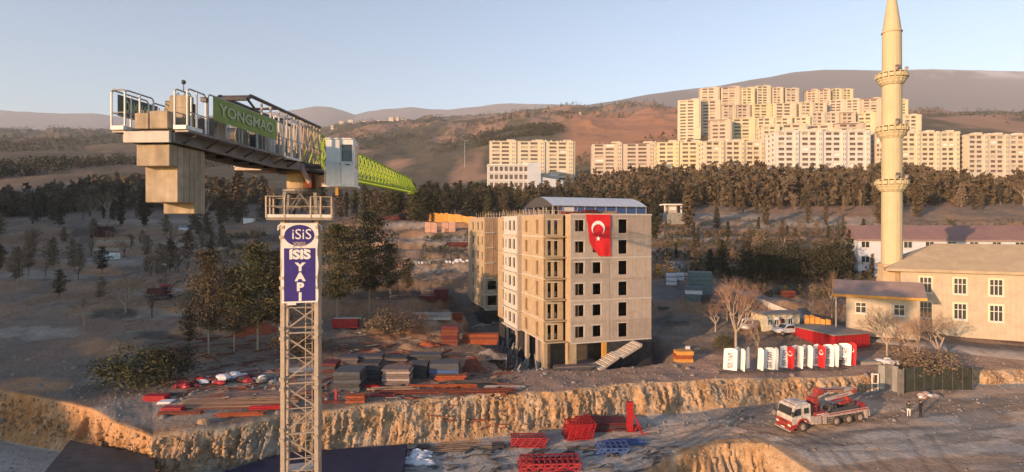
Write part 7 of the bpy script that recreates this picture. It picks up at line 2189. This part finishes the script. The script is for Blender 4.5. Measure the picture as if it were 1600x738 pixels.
# ---------------------------------------------------------------- people
def person(label, p, rz, pose, top, bottom, hair=hair_mat, h=1.75):
    s = h/1.75
    V, E_, Rr = [], [], []
    def add(v, r, par=None):
        V.append(tuple(c*s for c in v)); Rr.append(r*s)
        if par is not None: E_.append((par, len(V)-1))
        return len(V)-1
    pel = add((0, 0, .95), .145); wa = add((0, 0, 1.12), .125, pel); ch = add((0, -.01, 1.33), .155, wa); nk = add((0, -.01, 1.47), .06, ch); hd0 = add((0, -.02, 1.56), .07, nk)
    hd = add((0, -.025, 1.63), .10, hd0); tp = add((0, -.015, 1.71), .075, hd); nose = add((0, -.115, 1.62), .016, hd)
    st = pose.get('stride', .0)
    for sd in (-1, 1):
        hp = add((sd*.10, 0, .88), .105, pel)
        kn = add((sd*.11, -.02 + st*sd*.5, .50), .062, hp)
        an = add((sd*.12, .02 + st*sd, .09), .042, kn)
        hl = add((sd*.12, .03 + st*sd, .045), .045, an)
        to = add((sd*.13, -.17 + st*sd, .035), .035, hl)
        sh = add((sd*.19, 0, 1.41), .062, ch)
        if pose.get('arms') == 'hips':
            el = add((sd*.32, .06, 1.16), .045, sh); wr = add((sd*.20, -.08, 1.0), .03, el)
        elif pose.get('arms') == 'crossed':
            el = add((sd*.26, -.05, 1.17), .045, sh); wr = add((sd*.06, -.2, 1.22), .03, el)
        else:
            el = add((sd*.25, .03 + .06*sd, 1.15), .045, sh); wr = add((sd*.25, -.06 + .08*sd, .90), .03, el)
        dv = Vector(V[wr]) - Vector(V[el]); dv.normalize()
        pm = Vector(V[wr])/s + dv*.07; pa = add(tuple(pm), .034, wr)
        for i, (dx, ln) in enumerate(((-.028, .075), (-.01, .09), (.01, .085), (.026, .07))):
            q = pm + dv*ln + Vector((dx*.2, dx, 0)); add(tuple(q), .0095, pa)
        q = pm + dv*.02 + Vector((-.02*sd, -.05, 0)); add(tuple(q), .011, pa)
    me = bpy.data.meshes.new("body"); me.from_pydata(V, E_, [])
    o = bpy.data.objects.new("person", me); col.objects.link(o); o.location = p; o.rotation_euler = (0, 0, rz)
    sm = o.modifiers.new("skin", 'SKIN'); o.modifiers.new("smooth", 'SUBSURF').levels = 1
    o.modifiers["smooth"].render_levels = 2
    for i, sv_ in enumerate(me.skin_vertices[0].data):
        sv_.radius = (Rr[i], Rr[i]*(.72 if i in (pel, wa, ch) else 1)); sv_.use_root = (i == pel)
    me.materials.append(skin_mat)
    # bake the figure, then colour its clothes by height
    bpy.context.view_layer.update()
    bm_ = bpy.data.meshes.new_from_object(o.evaluated_get(bpy.context.evaluated_depsgraph_get()))
    o.modifiers.clear(); o.data = bm_
    bm_.name = "person"
    bm_.materials.clear()
    for m in (skin_mat, top, bottom, cloth_black): bm_.materials.append(m)
    for f in bm_.polygons:
        c = f.center/s; f.use_smooth = True
        if c.z > 1.48: f.material_index = 0
        elif c.z < .1: f.material_index = 3
        elif c.z < .96 and abs(c.x) < .2: f.material_index = 2
        elif c.z > .98 or abs(c.x) < .19: f.material_index = 1
        else: f.material_index = 0 if c.z < .9 else 1
        if pose.get('arms') in ('hips', 'crossed') and .96 < c.z < 1.5 and c.y > -.17: f.material_index = 1
    tag(o, label, "person")
    hr = MB().lathe([(.03, 1.76), (.08, 1.745), (.105, 1.70), (.112, 1.64), (.10, 1.6)], 12)
    hr.v = [(x*s, (y - .0)*s + .008, z*s + .01) for x, y, z in hr.v]
    hr.build("hair", hair, o, smooth=True)
    mb = MB(); mb.box(-.055*s, -.02*s, -.122*s, -.105*s, 1.635*s, 1.65*s); mb.build("eye", hair_mat, o)
    mb = MB(); mb.box(.02*s, .055*s, -.122*s, -.105*s, 1.635*s, 1.65*s); mb.build("eye", hair_mat, o)
    return o
person("person in a dark jacket and light trousers near the right edge", on_row(1420, 652, 45, 90), R(150), {'stride': .12}, cloth_green, cloth_white, h=1.8)
person("person all in black standing with folded arms at the right edge", on_row(1438, 651, 45, 90), R(20), {'arms': 'crossed'}, cloth_black, cloth_black, h=1.85)
person("person in dark clothes standing in front of the last lettered flag", on_row(1313, 579, 60, 95), R(0), {'arms': 'down'}, cloth_black, cloth_black, h=1.75)
person("person in dark clothes beside the white bags at the rim's right end", on_row(1416, 572, 60, 110), R(30), {'arms': 'hips'}, cloth_black, cloth_black, h=1.7)

# ---------------------------------------------------------------- the road on the right and its wall
def road():
    pts = [(1000, 404), (1060, 418), (1120, 438), (1180, 462), (1240, 488), (1300, 512), (1380, 528), (1470, 540), (1640, 560)]
    P3 = [on_row(u, v, 75, 320) for u, v in pts]
    V, Fq = [], []
    n = 60
    def cat(s):
        s *= len(P3) - 1; k = min(len(P3)-2, int(s)); f = s - k; return P3[k]*(1-f) + P3[k+1]*f
    for i in range(n+1):
        a = cat(i/n); b = cat(min(1, i/n + .01)); d = (b-a) if i < n else (a - cat(.99)); d.z = 0; d.normalize(); nn = Vector((-d.y, d.x, 0))
        for w_ in (-2.6, 2.6):
            q = a + nn*w_; V.append((q.x, q.y, gz(q.x, q.y) + .12))
        for w_ in (2.6, -2.6):
            q = a + nn*w_; V.append((q.x, q.y, gz(q.x, q.y) - .5))
    for i in range(n):
        o = i*4
        for k in range(4): j = (k+1) % 4; Fq.append((o+k, o+j, o+4+j, o+4+k))
    me = np_mesh("road", np.array(V), np.array(Fq), mat("road_dust", (.25,.225,.215), .95, .2, .6))
    o = bpy.data.objects.new("road", me); col.objects.link(o); tag(o, "dusty road slanting down behind the site cabin", kind='structure')
road()
fence_line("kerb_wall", "low pale wall along the near side of the slanting road", [(1070, 430), (1130, 450), (1190, 474), (1250, 497), (1310, 518)], .6, concrete_light, 22, part="wall_panel", dmin=75, pm=concrete_light)
# ---------------------------------------------------------------- haze
def haze():
    mb = MB().box(-11500, 11500, -420, 12500, -20, 1900)
    m = bpy.data.materials.new("haze_air"); m.use_nodes = True
    n, l = m.node_tree.nodes, m.node_tree.links
    n.remove(n["Principled BSDF"])
    pv = n.new("ShaderNodeVolumePrincipled")
    pv.inputs["Color"].default_value = (.92, .95, 1.0, 1)
    pv.inputs["Density"].default_value = 0.000075
    pv.inputs["Anisotropy"].default_value = -0.12
    l.new(pv.outputs[0], n["Material Output"].inputs["Volume"])
    o = mb.build("haze", m)
    tag(o, "thin evening haze filling the valley", kind='stuff')
haze()
